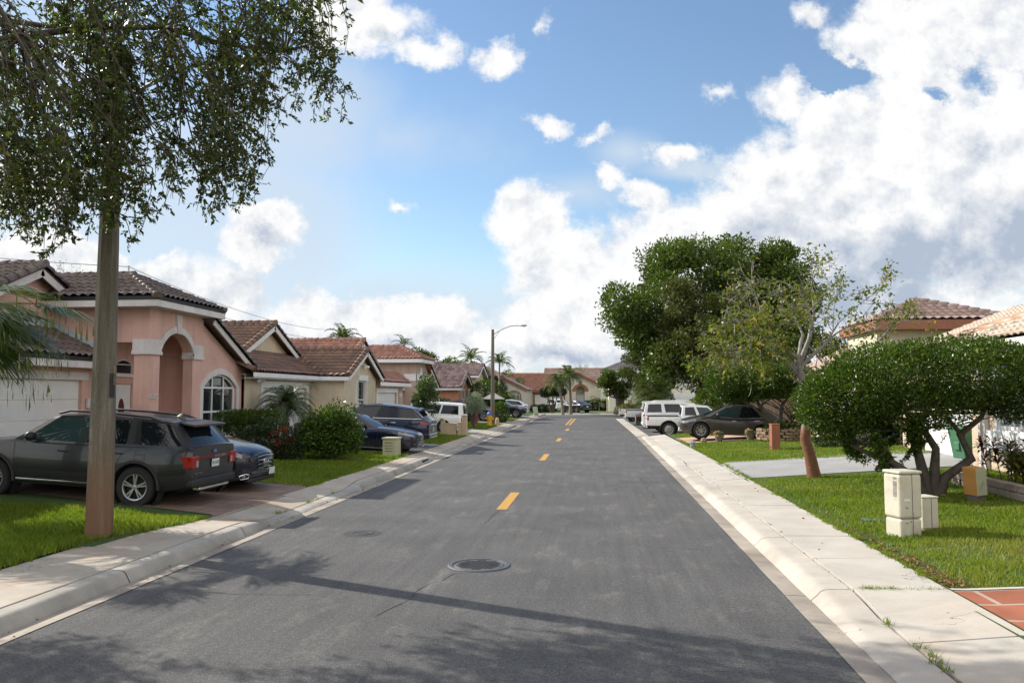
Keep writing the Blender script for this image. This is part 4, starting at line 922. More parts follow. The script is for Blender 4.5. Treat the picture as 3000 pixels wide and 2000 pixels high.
def buff_house():
    H = thing('buff_house', 'buff house with pink tile hip roofs and rust fascia behind the gumbo limbo tree', 'house', (14, 36, .5), group='houses along the street')
    w = MB(); b = .2
    w.panel(rect(11.25, 15.2, b, 5.12), [], (0, 32.6, 0), **WY, th=.25); w.panel(rect(-36.2, -32.6, b, 5.12), [arch(-35.4, -33.6, b, 3.5, .5)], (11.0, 0, 0), **WM, th=.25); w.box(11.26, 15.1, 36, 36.2, b, 5.1)
    w.panel(rect(-47.5, -36.2, b, 3.4), [rect(-44.6, -40, b - .01, 2.5)], (11.5, 0, 0), **WM, th=.25); w.panel(rect(11.75, 24, b, 3.4), [], (0, 36.21, 0), **WY, th=.2); w.build('wall', M_BUFF, H, world=True)
    r = Roof(w=.32, h=.4); zt = 5.25; x0, x1, ya, yb = 10.8, 15.7, 32.0, 36.8; hy = 34.4; hz = zt + 2.4 * .40
    r.slope([(x0, ya, zt), (x1, ya, zt), (x1 - 2.4, hy, hz), (x0 + 2.4, hy, hz)]); r.slope([(x0, yb, zt), (x0, ya, zt), (x0 + 2.4, hy, hz)]); r.slope([(x1, ya, zt), (x1, yb, zt), (x1 - 2.4, hy, hz)])
    r.caps((x0, ya, zt + .07), (x0 + 2.4, hy, hz + .05), .14); r.caps((x1, ya, zt + .07), (x1 - 2.4, hy, hz + .05), .14); r.caps((x0 + 2.4, hy, hz + .06), (x1 - 2.4, hy, hz + .06), .14)
    r.slope([(14.5, 34.0, 4.0), (26, 34.0, 4.0), (26, 38.2, 5.9), (14.5, 38.2, 5.9)]); r.caps((14.5, 38.2, 5.96), (26, 38.2, 5.96), .14)
    r.slope([(11.0, 48, 3.5), (11.0, 36.3, 3.5), (14, 36.3, 4.8), (14, 48, 4.8)])
    r.caps((14, 36.3, 4.86), (14, 48, 4.86), .14); r.caps((11, 36.4, 3.56), (14, 36.4, 4.86), .14)
    r.build(H, [M_TSALM])
    fascia(H, [(x0 + .02, yb, zt), (x0 + .02, ya + .02, zt), (x1, ya + .02, zt)], M_RUST, .36, .06); fascia(H, [(11.02, 48, 3.48), (11.02, 36.3, 3.48)], M_RUST, .3, .06)
    s = MB(); s.box(x0 + .06, x1, ya + .06, yb, zt - .36, zt - .33); s.build('soffit', M_RUST, H, world=True)
    garage_door(H, (11.5, 44.6, .4), (0, -1, 0), 4.6, 2.1, frame=M_RUST)
buff_house()
# ---------------------------------------------------------------- vehicles
M_TYRE = mat('tyre_rubber', (.018, .018, .018), .8, .2, 20); M_RIM = mat('alloy', (.42, .42, .43), .3, .08, 5, metal=.85); M_STEEL = mat('steel_wheel', (.5, .5, .5), .45, .1, 5, metal=.5)
M_BLK = mat('black_plastic', (.014, .014, .015), .55, .2, 9); M_CHROME = mat('chrome', (.72, .72, .73), .12, .03, 4, metal=1); M_CGLASS = glassm('car_glass', (.008, .010, .013), .02, .45)
M_CGLASST = glassm('clear_car_glass', (.03, .055, .06), .02, .45); M_TAILR = mat('red_lens', (.30, .010, .010), .15, .15, 30); M_LENS = mat('clear_lens', (.30, .31, .33), .08, .35, 30)
M_PLATE = mat('plate_white', (.62, .66, .62), .5, .15, 40); M_AMBER = mat('amber_lens', (.6, .2, .02), .2, .1, 20); M_DARKIN = mat('dark_interior', (.02, .02, .02), .9)
def prof(pts, x):
    if x <= pts[0][0]: return pts[0][1]
    for (a, va), (b, vb) in zip(pts, pts[1:]):
        if x <= b: return va + (vb - va) * (x - a) / (b - a)
    return pts[-1][1]
def wheel_mesh(r, w, kind='spoke', n=5):
    """tyre and rim about the y axis, outer face at +y"""
    t = MB(); ri = r * .66
    t.lathe([(ri, -w / 2), (r * .93, -w / 2), (r, -w * .36), (r, w * .36), (r * .93, w / 2), (ri * 1.02, w / 2), (ri * .96, w * .3)], 28, axis='y')
    g = MB(); g.lathe([(ri * 1.0, w * .36), (ri * .99, w * .47), (ri * .9, w * .45), (ri * .86, w * .30)], 28, axis='y')
    if kind == 'steel':
        g.lathe([(ri * .9, w * .30), (ri * .6, w * .38), (ri * .3, w * .36), (ri * .28, w * .44), (.001, w * .44)], 24, axis='y')
        for i in range(8):
            a = i * math.pi / 4; g.obox((ri * .72 * math.cos(a), w * .36, ri * .72 * math.sin(a)), (ri * .07 * -math.sin(a), 0, ri * .07 * math.cos(a)), (ri * .06 * math.cos(a), 0, ri * .06 * math.sin(a)), (0, .006, 0), 1)
    else:
        g.lathe([(ri * .86, w * .12), (.001, w * .12)], 20, axis='y', mi=1); g.lathe([(ri * .22, w * .2), (ri * .2, w * .43), (.001, w * .44)], 14, axis='y')
        for i in range(n):
            for q in ((-.13, .13) if kind == 'twin' else (0,)):
                a = 2 * math.pi * i / n + math.pi / 2; a1 = a + q * 1.1; a0 = a + q * .9
                p0 = Vector((ri * .17 * math.cos(a0), w * .40, ri * .17 * math.sin(a0))); p1 = Vector((ri * .92 * math.cos(a1), w * .42, ri * .92 * math.sin(a1)))
                d = (p1 - p0).normalized(); sd = Vector((0, 1, 0)).cross(d); hw = ri * (.058 if kind == 'twin' else (.05 if n > 7 else .10))
                g.obox((p0 + p1) / 2, (p1 - p0) / 2, sd * hw, (0, w * .05, 0))
    return t, g
def car(name, label, loc, rz, sp, paint, group=None, pitch=0, category='car'):
    """sp: measures of one model. x runs forward; stations measured from the nose"""
    L, W, Ht = sp['L'], sp['W'], sp['H']; r = sp['r']; fo = sp['fo']; wb = sp['wb']; zl = sp.get('sill', .32)
    root = thing(name, label, category, loc, rz, group); root.rotation_euler = (0, pitch, rz)
    X = lambda s: L / 2 - s
    deck = sp['deck']; hw = lambda s: W / 2 * prof(sp['plan'], s)
    axs = (fo, fo + wb); ra = r * sp.get('arch', 1.16)
    st = set(np.linspace(0, L, 29).round(3)) | {.04, .1, .18, L - .04, L - .1, L - .18}
    for a in axs: st |= {round(a + ra * math.sin(t), 3) for t in np.linspace(-math.pi / 2, math.pi / 2, 13)} | {round(a - ra - .01, 3), round(a + ra + .01, 3)}
    st = sorted(x for x in st if 0 <= x <= L); st = [x for i, x in enumerate(st) if i == 0 or x - st[i - 1] > .006]
    bot = lambda s: prof(sp.get('bottom', [(0, zl + .02), (.5, zl - .04), (L - .6, zl - .04), (L, zl + .06)]), s)
    def zlow(s):
        z = bot(s)
        for a in axs:
            if abs(s - a) < ra: z = max(z, r + math.sqrt(ra * ra - (s - a) ** 2))
        return z
    cr = sp.get('crown', .05); V = []; k = 9
    for s in st:
        w = hw(s); zt = prof(deck, s); z0 = zlow(s); b0 = bot(s); cl = lambda z: max(z, z0 + .012)
        fr = max(0, 1 - s / .35) if s < .35 else max(0, 1 - (L - s) / .3)
        zs = [z0, cl(b0 + .10), cl(b0 + (zt - b0) * .34), cl(b0 + (zt - b0) * .62), cl(b0 + (zt - b0) * .80), zt - .035, zt, zt + cr * .7, zt + cr]
        for i in range(2, 6): zs[i] = max(zs[i], zs[i - 1] + .004)
        zs = [min(z, zt + cr) for z in zs]; zs[6] = max(zs[6], zs[5])
        ys = [.93, .972, 1.0, 1.0, .985, .962, .93, .55, 0]
        for y, z in zip(ys, zs): V.append((X(s), -w * y, z))
    n = len(st); ring = 2 * k - 1
    full = []
    for i in range(n):
        half = V[i * k:(i + 1) * k]; full += half + [(x, -y, z) for x, y, z in half[-2::-1]]
    body = MB(); lamps = {'headlight': [], 'taillight': []}; hl = sp.get('hl', (.06, .62, 3, 5)); tl = sp.get('tl', (.05, .45, 3, 5))
    body.v = list(full); seg = []
    for i in range(n - 1):
        for j in range(ring - 1):
            m = min(j, ring - 2 - j); f = (i * ring + j, (i + 1) * ring + j, (i + 1) * ring + j + 1, i * ring + j + 1)
            mid = (st[i] + st[i + 1]) / 2; sideL = j < k - 1
            if hl and hl[0] <= mid <= hl[1] and hl[2] <= m < hl[3]: lamps['headlight'].append((sideL, f)); continue
            if tl and L - tl[1] <= mid <= L - tl[0] and tl[2] <= m < tl[3]: lamps['taillight'].append((sideL, f)); continue
            body.f.append(f); body.m.append(1 if (m == 0 and sp.get('clad')) or (m == 1 and sp.get('clad', 0) > 1) else 0)
    body.f.append(tuple(range(ring))); body.m.append(0); body.f.append(tuple((n - 1) * ring + j for j in reversed(range(ring)))); body.m.append(0)
    # greenhouse
    gh = sp['gh']; side = gh['cols']; C = len(side); nb = 7
    def bx(s, y): return gh['b0'] + (gh['b1'] - gh['b0']) * s
    zb = lambda x: prof(deck, x) - .012
    rows = [0, .07, .9, 1.0] if not gh.get('thick') else [0, .12, .86, 1.0]
    yb0, yr0 = gh['yb'] * W / 2, gh['yr'] * W / 2
    roofz = lambda s: prof(gh['roof'], s)
    def pt(s, v, sgn):
        xb = gh['b0'] + (gh['b1'] - gh['b0']) * s; xr = gh['r0'] + (gh['r1'] - gh['r0']) * s
        x = xb + (xr - xb) * v; z0 = zb(xb); z1 = roofz(s); ky = prof(gh.get('pinch', [(0, .93), (.12, 1), (.85, 1), (1, .95)]), s)
        y = (yb0 + (yr0 - yb0) * v ** 1.25) * ky
        return Vector((X(x), sgn * y, z0 + (z1 - z0) * v))
    ss = [c[0] for c in side]
    wins = {}
    def quad(mb, a, b, c, d, fl): mb.add([a, b, c, d], [(0, 1, 2, 3) if fl else (3, 2, 1, 0)])
    top = MB(); blk = MB()
    for sgn in (1, -1):
        for ci in range(C - 1):
            for ri in range(3):
                p = [pt(ss[ci], rows[ri], sgn), pt(ss[ci + 1], rows[ri], sgn), pt(ss[ci + 1], rows[ri + 1], sgn), pt(ss[ci], rows[ri + 1], sgn)]
                gl = side[ci][1]
                if ri == 1 and gl in ('g', 't'): quad(wins.setdefault(('side_window', sgn, ci, gl), MB()), *p, sgn > 0)
                else: quad(blk if (gl == 'b' and ri == 1) else top, *p, sgn > 0)
    def endcap(s, key, lo, hi, bow, gl):
        N2 = 8; V2 = []
        for v in (0, lo, hi, 1.0):
            a, b = pt(s, v, 1), pt(s, v, -1); row = []
            for i in range(N2 + 1):
                t = i / N2; q = a.lerp(b, t); c = 1 - (2 * t - 1) ** 2
                q.x += bow * c * (1 - .7 * v); q.z += (gh.get('rc', .035) * c) * v + cr * .8 * c * (1 - v); row.append(q)
            V2.append(row)
        for ri in range(3):
            for i in range(N2):
                p = (V2[ri][i], V2[ri][i + 1], V2[ri + 1][i + 1], V2[ri + 1][i])
                tgt = top
                if ri == 1 and gl and 0 < i < N2 - 1: tgt = wins.setdefault((key, 0, 0, gl), MB())
                elif ri == 1 and gl: tgt = blk if gh.get('blackpillar') else top
                quad(tgt, *p, bow > 0)
        return V2[3]
    f_top = endcap(0, 'windshield', .05, .93, .10, 'g'); r_top = endcap(1, 'rear_window', gh.get('rlo', .1), gh.get('rhi', .86), -.07, gh.get('rear', 'g'))
    N2 = 8; rowsT = []
    for ci, s in enumerate(ss):
        if ci == 0: rowsT.append(f_top); continue
        if ci == C - 1: rowsT.append(r_top); continue
        a, b = pt(s, 1, 1), pt(s, 1, -1); row = []
        for i in range(N2 + 1):
            q = a.lerp(b, i / N2); q.z += gh.get('rc', .035) * (1 - (2 * i / N2 - 1) ** 2); row.append(q)
        rowsT.append(row)
    for a, b in zip(rowsT, rowsT[1:]):
        for i in range(N2): quad(top, a[i], b[i], b[i + 1], a[i + 1], True)
    body.add(top.v, top.f, 0); body.add(blk.v, blk.f, 1)
    # panel joints: thin dark strips lying on the body sides
    def sidey(s, z):
        zt = prof(deck, s); b0 = bot(s); w = hw(s); t = (z - b0) / max(.01, zt - b0)
        return w * prof([(0, .955), (.34, 1.0), (.62, 1.0), (.80, .985), (.96, .962), (1, .93)], t)
    for s0, z0, s1, z1 in sp.get('seams', []):
        for sgn in (1, -1):
            N3 = 6
            for q in range(N3):
                ta, tb = q / N3, (q + 1) / N3; sa, sb = s0 + (s1 - s0) * ta, s0 + (s1 - s0) * tb; za, zb2 = z0 + (z1 - z0) * ta, z0 + (z1 - z0) * tb
                d = Vector((-(sb - sa), 0, zb2 - za)).normalized(); e = Vector((-d.z, 0, d.x)) * .005
                A = Vector((X(sa), sgn * (sidey(sa, za) + .003), za)); B = Vector((X(sb), sgn * (sidey(sb, zb2) + .003), zb2))
                quad(body, A - e, B - e, B + e, A + e, True); body.m[-1] = 1
    bo = body.build('body', [paint, M_BLK], root, smooth=32)
    for (key, sgn, ci, gl), mb in wins.items(): mb.build(key, M_CGLASST if gl == 't' else M_CGLASS, root, smooth=40)
    for nm, ml, fl in (('headlight', M_LENS, lamps['headlight']), ('taillight', M_TAILR, lamps['taillight'])):
        for sd in (True, False):
            g = MB(); fs = [f for s_, f in fl if s_ == sd]
            if fs: g.v = list(full); g.f = fs; g.m = [0] * len(fs); o = g.build(nm, ml, root, smooth=50)
    # wheel wells and wheels
    u = MB(); u.box(X(L - .25), X(.25), -W * .36, W * .36, zl - .02, zl + .25)
    for a in axs:
        for q in (1, -1): u.lathe([(ra * 1.02, q * (W / 2 - .30)), (ra * 1.02, q * (W / 2 - .055)), ], 24, o=(X(a), 0, r), axis='y'); u.lathe([(ra * 1.02, q * (W / 2 - .30)), (.01, q * (W / 2 - .30))], 24, o=(X(a), 0, r), axis='y')
    u.build('underbody', M_DARKIN, root)
    tm, rm = wheel_mesh(r, sp.get('ww', .23), *sp.get('rim', ('spoke', 5))); tme, rme = tm.mesh('tyre'), rm.mesh('rim')
    for me in (tme, rme): me.polygons.foreach_set('use_smooth', [True] * len(me.polygons)); me.set_sharp_from_angle(angle=R(35))
    tme.materials.append(M_TYRE); rme.materials.append(sp.get('rimmat', M_RIM)); rme.materials.append(M_DARKIN)
    for a in axs:
        for q in (1, -1):
            w_ = bpy.data.objects.new('wheel', None); COL.objects.link(w_); w_.parent = root; w_.empty_display_size = .1
            w_.location = (X(a), q * (W / 2 - .02 - sp.get('ww', .23) / 2), r); w_.rotation_euler = (0, 0, 0 if q > 0 else math.pi)
            for nm, me in (('tyre', tme), ('rim', rme)): o = bpy.data.objects.new(nm, me); COL.objects.link(o); o.parent = w_
    if sp.get('clad'):
        for a in axs:
            for q in (1, -1):
                g = MB(); ths = np.linspace(-.06, math.pi + .06, 22); y0 = q * (W / 2 - .06); y1 = q * (W / 2 + .012)
                A = [(X(a) + math.cos(t) * ra * .985, y0, r + math.sin(t) * ra * .985) for t in ths]; B = [(X(a) + math.cos(t) * ra * .985, y1, r + math.sin(t) * ra * .985) for t in ths]; Cc = [(X(a) + math.cos(t) * ra * 1.10, y1 - q * .004, r + math.sin(t) * ra * 1.10) for t in ths]; D = [(X(a) + math.cos(t) * ra * 1.12, y0, r + math.sin(t) * ra * 1.12) for t in ths]
                m = len(ths); g.v = A + B + Cc + D; fs = [(o_ * m + i, o_ * m + i + 1, (o_ + 1) * m + i + 1, (o_ + 1) * m + i) for o_ in range(3) for i in range(m - 1)]
                g.f = [f if q > 0 else f[::-1] for f in fs]; g.m = [0] * len(fs); g.build('wheel_arch', M_BLK, root, smooth=40)
    # mirrors, handles
    for q in (1, -1):
        mx, mz = gh['b0'] + gh.get('mir', .55), prof(deck, gh['b0'] + .5) + .10
        g = MB(); g.lathe([(.001, -.13), (.07, -.12), (.10, -.02), (.10, .05), (.06, .10), (.001, .11)], 10, axis='y'); g.v = [(X(mx) + v[0] * .8, q * (W / 2 + .06) + v[1] * q, mz + v[2] * .9) for v in g.v]
        g.tube([(X(mx), q * W / 2 * .92, mz - .06), (X(mx), q * (W / 2 + .03), mz - .03)], .03, 6); g.build('mirror', sp.get('mirmat', paint), root, smooth=50)
        for hx in sp.get('handles', []):
            z = prof(deck, hx) - sp.get('hz', .13); g = MB(); yy = sidey(hx, z)
            g.tube([(X(hx - .1), q * (yy - .01), z), (X(hx - .08), q * (yy + .03), z), (X(hx + .08), q * (yy + .03), z), (X(hx + .1), q * (yy - .01), z)], .016, 6); g.build('door_handle', sp.get('handlemat', paint), root, smooth=60)
    root['len'] = L; del root['len']
    return root, X, sidey, hw
def plate(root, x, y, z, face, txt=''):
    """licence plate; face +1 looks forward, -1 back"""
    g = MB(); g.box(x - .006, x + .006, y - .155, y + .155, z - .078, z + .078); p = g.build('license_plate', M_PLATE, root, bevel=.004)
    if txt: lettering('plate_lettering', txt, .10, mat('plate_green', (.02, .10, .05), .6), p, (x + face * .008, y, z), (0, face, 0), (0, 0, 1), .001, sx=.85)
    return p
def grille(root, x, w0, w1, z0, z1, bars=4, frame=M_CHROME, y=0, dark=M_BLK, barmat=M_CHROME, th=.03, rake=0):
    g = MB(); o = [(-w0 / 2, z0), (w0 / 2, z0), (w1 / 2, (z0 * .35 + z1 * .65)), (w1 * .42, z1), (-w1 * .42, z1), (-w1 / 2, (z0 * .35 + z1 * .65))]
    g.panel(o, [], (x, y, 0), (0, 1, 0), (-rake, 0, 1), .05); gr = g.build('grille', dark, root)
    f = MB(); f.panel([(a * 1.07, z0 + (b - z0) * 1.06 - .025) for a, b in o], [o], (x + .02, y, 0), (0, 1, 0), (-rake, 0, 1), .05); f.build('grille_frame', frame, gr, bevel=.008)
    f = MB()
    for i in range(bars):
        z = z0 + (z1 - z0) * (i + .6) / (bars + .2); t = (z - z0) / (z1 - z0); wz = w0 + (w1 - w0) * min(1, t / .65)
        f.tube([(x + .012 - rake * z * 0, y + wz * .5 * a, z - .02 * abs(a)) for a in np.linspace(-.94, .94, 7)], .012, 5)
    if bars: f.build('grille_bar', barmat, gr, smooth=60)
    return gr
P_GREY = carpaint('graphite_paint', (.030, .031, .033), .5); P_NAVY = carpaint('navy_paint', (.006, .010, .035), .3, .2); P_INK = carpaint('dark_navy_paint', (.008, .011, .025), .3, .2)
P_WHITE = carpaint('white_car_paint', (.72, .72, .71), 0, .3); P_TAUPE = carpaint('dark_taupe_paint', (.055, .050, .046), .45); P_BLACK = carpaint('black_car_paint', (.010, .011, .014), .3, .25)

SUV = dict(L=5.05, W=2.0, H=1.76, r=.395, fo=.93, wb=3.025, sill=.36, ww=.26, arch=1.2, clad=2, rim=('twin', 5), hz=.15,
    deck=[(0, .92), (.12, 1.02), (.5, 1.09), (1.3, 1.17), (2.2, 1.155), (4.2, 1.19), (4.8, 1.21), (5.05, 1.19)], plan=[(0, .74), (.12, .86), (.4, .955), (.9, .99), (1.5, 1), (4.2, 1), (4.7, .985), (4.95, .95), (5.05, .90)],
    bottom=[(0, .42), (.3, .33), (4.5, .33), (5.05, .46)], crown=.045, hl=(.06, .5, 4, 6), tl=None,
    gh=dict(b0=1.28, b1=4.98, r0=2.02, r1=4.55, yb=.95, yr=.76, roof=[(0, 1.66), (.25, 1.735), (.5, 1.745), (.8, 1.71), (1, 1.665)], rc=.04, rlo=.06, rhi=.84, blackpillar=True, mir=.48,
        cols=[(0, 'b'), (.055, 't'), (.375, 'b'), (.425, 'g'), (.655, 'b'), (.70, 'p'), (.735, 'g'), (.965, 'b'), (1, '')]),
    seams=[(3.92, .86, 3.92, 1.03), (4.12, .86, 4.12, 1.03), (3.92, .86, 4.12, .86), (3.92, 1.03, 4.12, 1.03), (1.42, .46, 1.38, 1.12), (2.62, .46, 2.60, 1.12), (3.62, .98, 3.86, 1.16), (3.40, .46, 3.62, .98)], handles=[2.42, 3.56], handlemat=M_BLK, mirmat=M_BLK)
def grey_suv():
    x0 = -7.86; L = SUV['L']; ax_r, ax_f = x0 - (L - .93 - 3.025), x0 - (L - .93)
    sl = .052; xc = x0 - L / 2
    root, X, sy, hw = car('grey_suv', 'graphite grey SUV parked behind the concrete lamp post, its tail to the street', (xc, 15.73, zg(x0) - .03 + sl * L / 2 * .92), math.pi, SUV, P_GREY, 'vehicles parked in the driveways', pitch=-math.atan(sl), category='suv')
    b = -L / 2
    for q in (1, -1):
        # lamps wrap round the corner; the near one shows a white reversing block
        g = MB(); g.panel([(b - .012, .82), (b - .012, 1.035), (b + .55, 1.05), (b + .42, .97), (b + .16, .80)], [], (0, q * .955, 0), (1, 0, 0), (0, 0, 1), .07) if q < 0 else g.panel([(-(b - .012), 1.035), (-(b - .012), .82), (-(b + .16), .80), (-(b + .42), .97), (-(b + .55), 1.05)][::-1], [], (0, q * .955, 0), (-1, 0, 0), (0, 0, 1), .07)
        g.panel([(-.135, 0), (.135, 0), (.135, .235), (-.17, .235), (-.15, .10)] if q > 0 else [(-.135, 0), (.135, 0), (.15, .10), (.17, .235), (-.135, .235)], [], (b - .03, q * .80, .81), (0, -1, 0), (0, 0, 1), .10)
        tlt = g.build('taillight', M_TAILR, root, bevel=.015); w = MB(); w.box(b - .036, b - .02, min(q * .69, q * .77), max(q * .69, q * .77), .825, .95); w.build('reversing_lamp', M_LENS, tlt, bevel=.006)
        g = MB(); g.tube([(.42 - i * .24, q * .72, (1.72 if i in (0, 9) else 1.785) - .010 * max(0, i - 4)) for i in range(10)], .024, 6); g.build('roof_rail', M_BLK, root, smooth=60)
        g = MB(); g.box(-.85, 1.05, min(q * .985, q * 1.005), max(q * .985, q * 1.005), .40, .435); g.build('sill_trim', M_CHROME, root, bevel=.006)
        g = MB(); g.box(b - .05, b - .02, min(q * .55, q * .75), max(q * .55, q * .75), .56, .59); g.build('rear_reflector', M_TAILR, root, bevel=.004)
    g = MB(); g.box(b - .028, b + .02, -.68, .68, .955, 1.035); lb = g.build('light_bar', mat('smoked_red', (.10, .012, .012), .15, .2, 20), root, bevel=.01)
    lettering('tailgate_lettering', 'EXPLORER', .075, M_CHROME, lb, (b - .031, -.22, .995), (0, -1, 0), (0, 0, 1), .002, sx=1.35)
    lettering('trim_lettering', 'ACTIVE', .075, M_CHROME, root, (b - .012, .60, .69), (0, -1, 0), (0, 0, 1), .004, sx=1.1)
    g = MB(); g.lathe([(.001, .005), (.052, .004), (.058, 0), (.058, -.004)], 20, axis='x'); g.v = [(b - .018 - v[0], v[1] * 1.5 - .0, 1.10 + v[2] * .62) for v in g.v]; g.build('badge', mat('blue_badge', (.08, .14, .3), .2, .1), root)
    g = MB(); g.panel([(-.55, .62), (.55, .62), (.58, .80), (.50, .93), (-.50, .93), (-.58, .80)], [], (b - .006, 0, 0), (0, -1, 0), (0, 0, 1), .03); g.build('tailgate_panel', P_GREY, root, bevel=.02)
    plate(root, b - .03, -.02, .865, -1, 'FLA 64T')
    g = MB(); g.box(b - .07, b + .25, -.90, .90, .43, .60); g.build('rear_bumper', M_BLK, root, bevel=.05, seg=3)
    g = MB(); g.box(b - .06, b + .1, -.62, .62, .36, .43); g.build('skid_plate', M_CHROME, root, bevel=.02)
    g = MB(); g.panel([(-.68, -.0), (.68, 0), (.62, .34), (-.62, .34)], [], (b + .12, 0, 1.64), (0, -1, 0), (1, 0, .12), .045); g.build('spoiler', P_GREY, root, bevel=.015)
    g = MB(); g.lathe([(.001, .07), (.03, .06), (.07, .01), (.08, 0)], 10); g.v = [(v[0] * 1.6 - 1.78, v[1], v[2] + 1.755) for v in g.v]; g.build('roof_antenna', M_BLK, root, smooth=60)
    g = MB(); g.tube([(b + .12, -.02, 1.28), (b + .09, -.42, 1.25)], .018, 6); g.build('rear_wiper', M_BLK, root)
grey_suv()

CROSS = dict(L=4.86, W=1.93, H=1.68, r=.385, fo=.92, wb=2.885, sill=.34, ww=.25, rim=('spoke', 6),
    deck=[(0, .80), (.05, .86), (.3, .96), (.9, 1.06), (1.5, 1.08), (2.4, 1.04), (4.3, 1.10), (4.86, 1.06)], plan=[(0, .62), (.08, .76), (.3, .90), (.8, .985), (1.4, 1), (4.1, 1), (4.6, .95), (4.86, .84)],
    crown=.09, hl=(.14, .66, 4, 5), tl=(.05, .42, 4, 5), bottom=[(0, .36), (.4, .26), (4.3, .28), (4.86, .42)],
    gh=dict(b0=1.45, b1=4.72, r0=2.25, r1=4.05, yb=.92, yr=.68, roof=[(0, 1.56), (.3, 1.64), (.6, 1.62), (1, 1.48)], rc=.04,
        cols=[(0, 'p'), (.06, 'g'), (.42, 'b'), (.46, 'g'), (.78, 'b'), (.81, 'g'), (.93, 'p'), (1, '')]),
    seams=[(1.5, .4, 1.5, 1.02), (2.6, .4, 2.6, 1.0), (3.55, .5, 3.7, 1.05)], handles=[2.4, 3.45], handlemat=M_CHROME)
def navy_crossover():
    root, X, sy, hw = car('navy_crossover', 'dark navy crossover beside the grey SUV, its chrome grille towards the street', (-10.2, 18.0, zg(-10.2) - .03), 0, CROSS, P_INK, 'vehicles parked in the driveways', pitch=.055, category='car')
    f = CROSS['L'] / 2
    grille(root, f + .03, .66, .86, .52, .88, 4, rake=.12)
    g = MB(); pts = [(f + .065, .115 * math.cos(a), .70 + .062 * math.sin(a)) for a in np.linspace(-math.pi / 2 + .5, 1.5 * math.pi - .5, 22)]; g.tube(pts, .014, 6); g.tube([pts[0], (f + .065, 0, .735)], .013, 6); g.tube([pts[-1], (f + .065, 0, .735)], .013, 6); g.build('badge', M_CHROME, root, smooth=60)
    g = MB(); g.box(f - .05, f + .035, -.62, .62, .40, .49); g.build('lower_bumper', P_INK, root, bevel=.03, seg=3)
    g = MB(); g.box(f - .12, f + .01, -.72, .72, .24, .34); g.build('front_lip', M_BLK, root, bevel=.03)
    for q in (1, -1):
        g = MB(); a = [(f - .20, q * .86, .40), (f - .10, q * .76, .45), (f - .04, q * .66, .42), (f - .06, q * .70, .35), (f - .17, q * .84, .33), (f - .20, q * .86, .40)]; g.tube([(x + .035, y * 1.02, z) for x, y, z in a], .013, 6); fl = g.build('fog_lamp_ring', M_CHROME, root, smooth=60)
        g = MB(); g.lathe([(.001, .05), (.035, .04), (.04, 0)], 10, o=(f - .12, q * .77, .39), axis='x'); g.build('fog_lamp', M_LENS, root)
    plate(root, f + .05, .42, .44, 1)
navy_crossover()
SEDAN = dict(L=4.80, W=1.82, H=1.44, r=.335, fo=.88, wb=2.85, sill=.27, ww=.23, rim=('spoke', 10),
    deck=[(0, .66), (.06, .74), (.3, .82), (.9, .91), (1.5, .95), (2.4, .92), (3.9, .98), (4.5, 1.00), (4.8, .93)], plan=[(0, .60), (.08, .74), (.3, .89), (.8, .98), (1.4, 1), (4.0, 1), (4.5, .94), (4.8, .80)],
    crown=.06, hl=(.12, .66, 4, 5), tl=(.05, .42, 4, 5), bottom=[(0, .27), (.4, .20), (4.3, .22), (4.8, .34)],
    gh=dict(b0=1.45, b1=4.40, r0=2.30, r1=3.55, yb=.90, yr=.66, roof=[(0, 1.34), (.35, 1.42), (.7, 1.40), (1, 1.30)], rc=.03, rlo=.12,
        cols=[(0, 'p'), (.06, 'g'), (.42, 'b'), (.46, 'g'), (.78, 'p'), (1, '')]),
    seams=[(1.5, .3, 1.45, .9), (2.55, .3, 2.55, .88), (3.5, .45, 3.65, .92)], handles=[2.35, 3.35], hz=.12)
def navy_sedan():
    root, X, sy, hw = car('navy_sedan', 'navy blue sedan nosing towards the street beside the beige utility box', (-9.2, 30.4, zg(-9.2) - .03), 0, SEDAN, P_NAVY, 'vehicles parked in the driveways', pitch=.05, category='car')
    f = 2.4; grille(root, f + .02, .56, .80, .36, .68, 3, barmat=M_BLK, rake=.1)
    g = MB(); g.tube([(f - .02, .8 * a, .25 - .02 * (1 - abs(a))) for a in (-1, -.5, 0, .5, 1)], .018, 6); g.build('front_lip', M_CHROME, root)
    for q in (1, -1):
        g = MB(); g.box(f - .22, f - .06, q * .70 - .05, q * .70 + .05, .34, .52); g.build('air_intake', M_BLK, root, bevel=.02)
        g = MB(); g.box(f - .08, f - .03, min(q * .52, q * .72), max(q * .52, q * .72), .38, .40); g.build('fog_lamp', M_LENS, root)
navy_sedan()
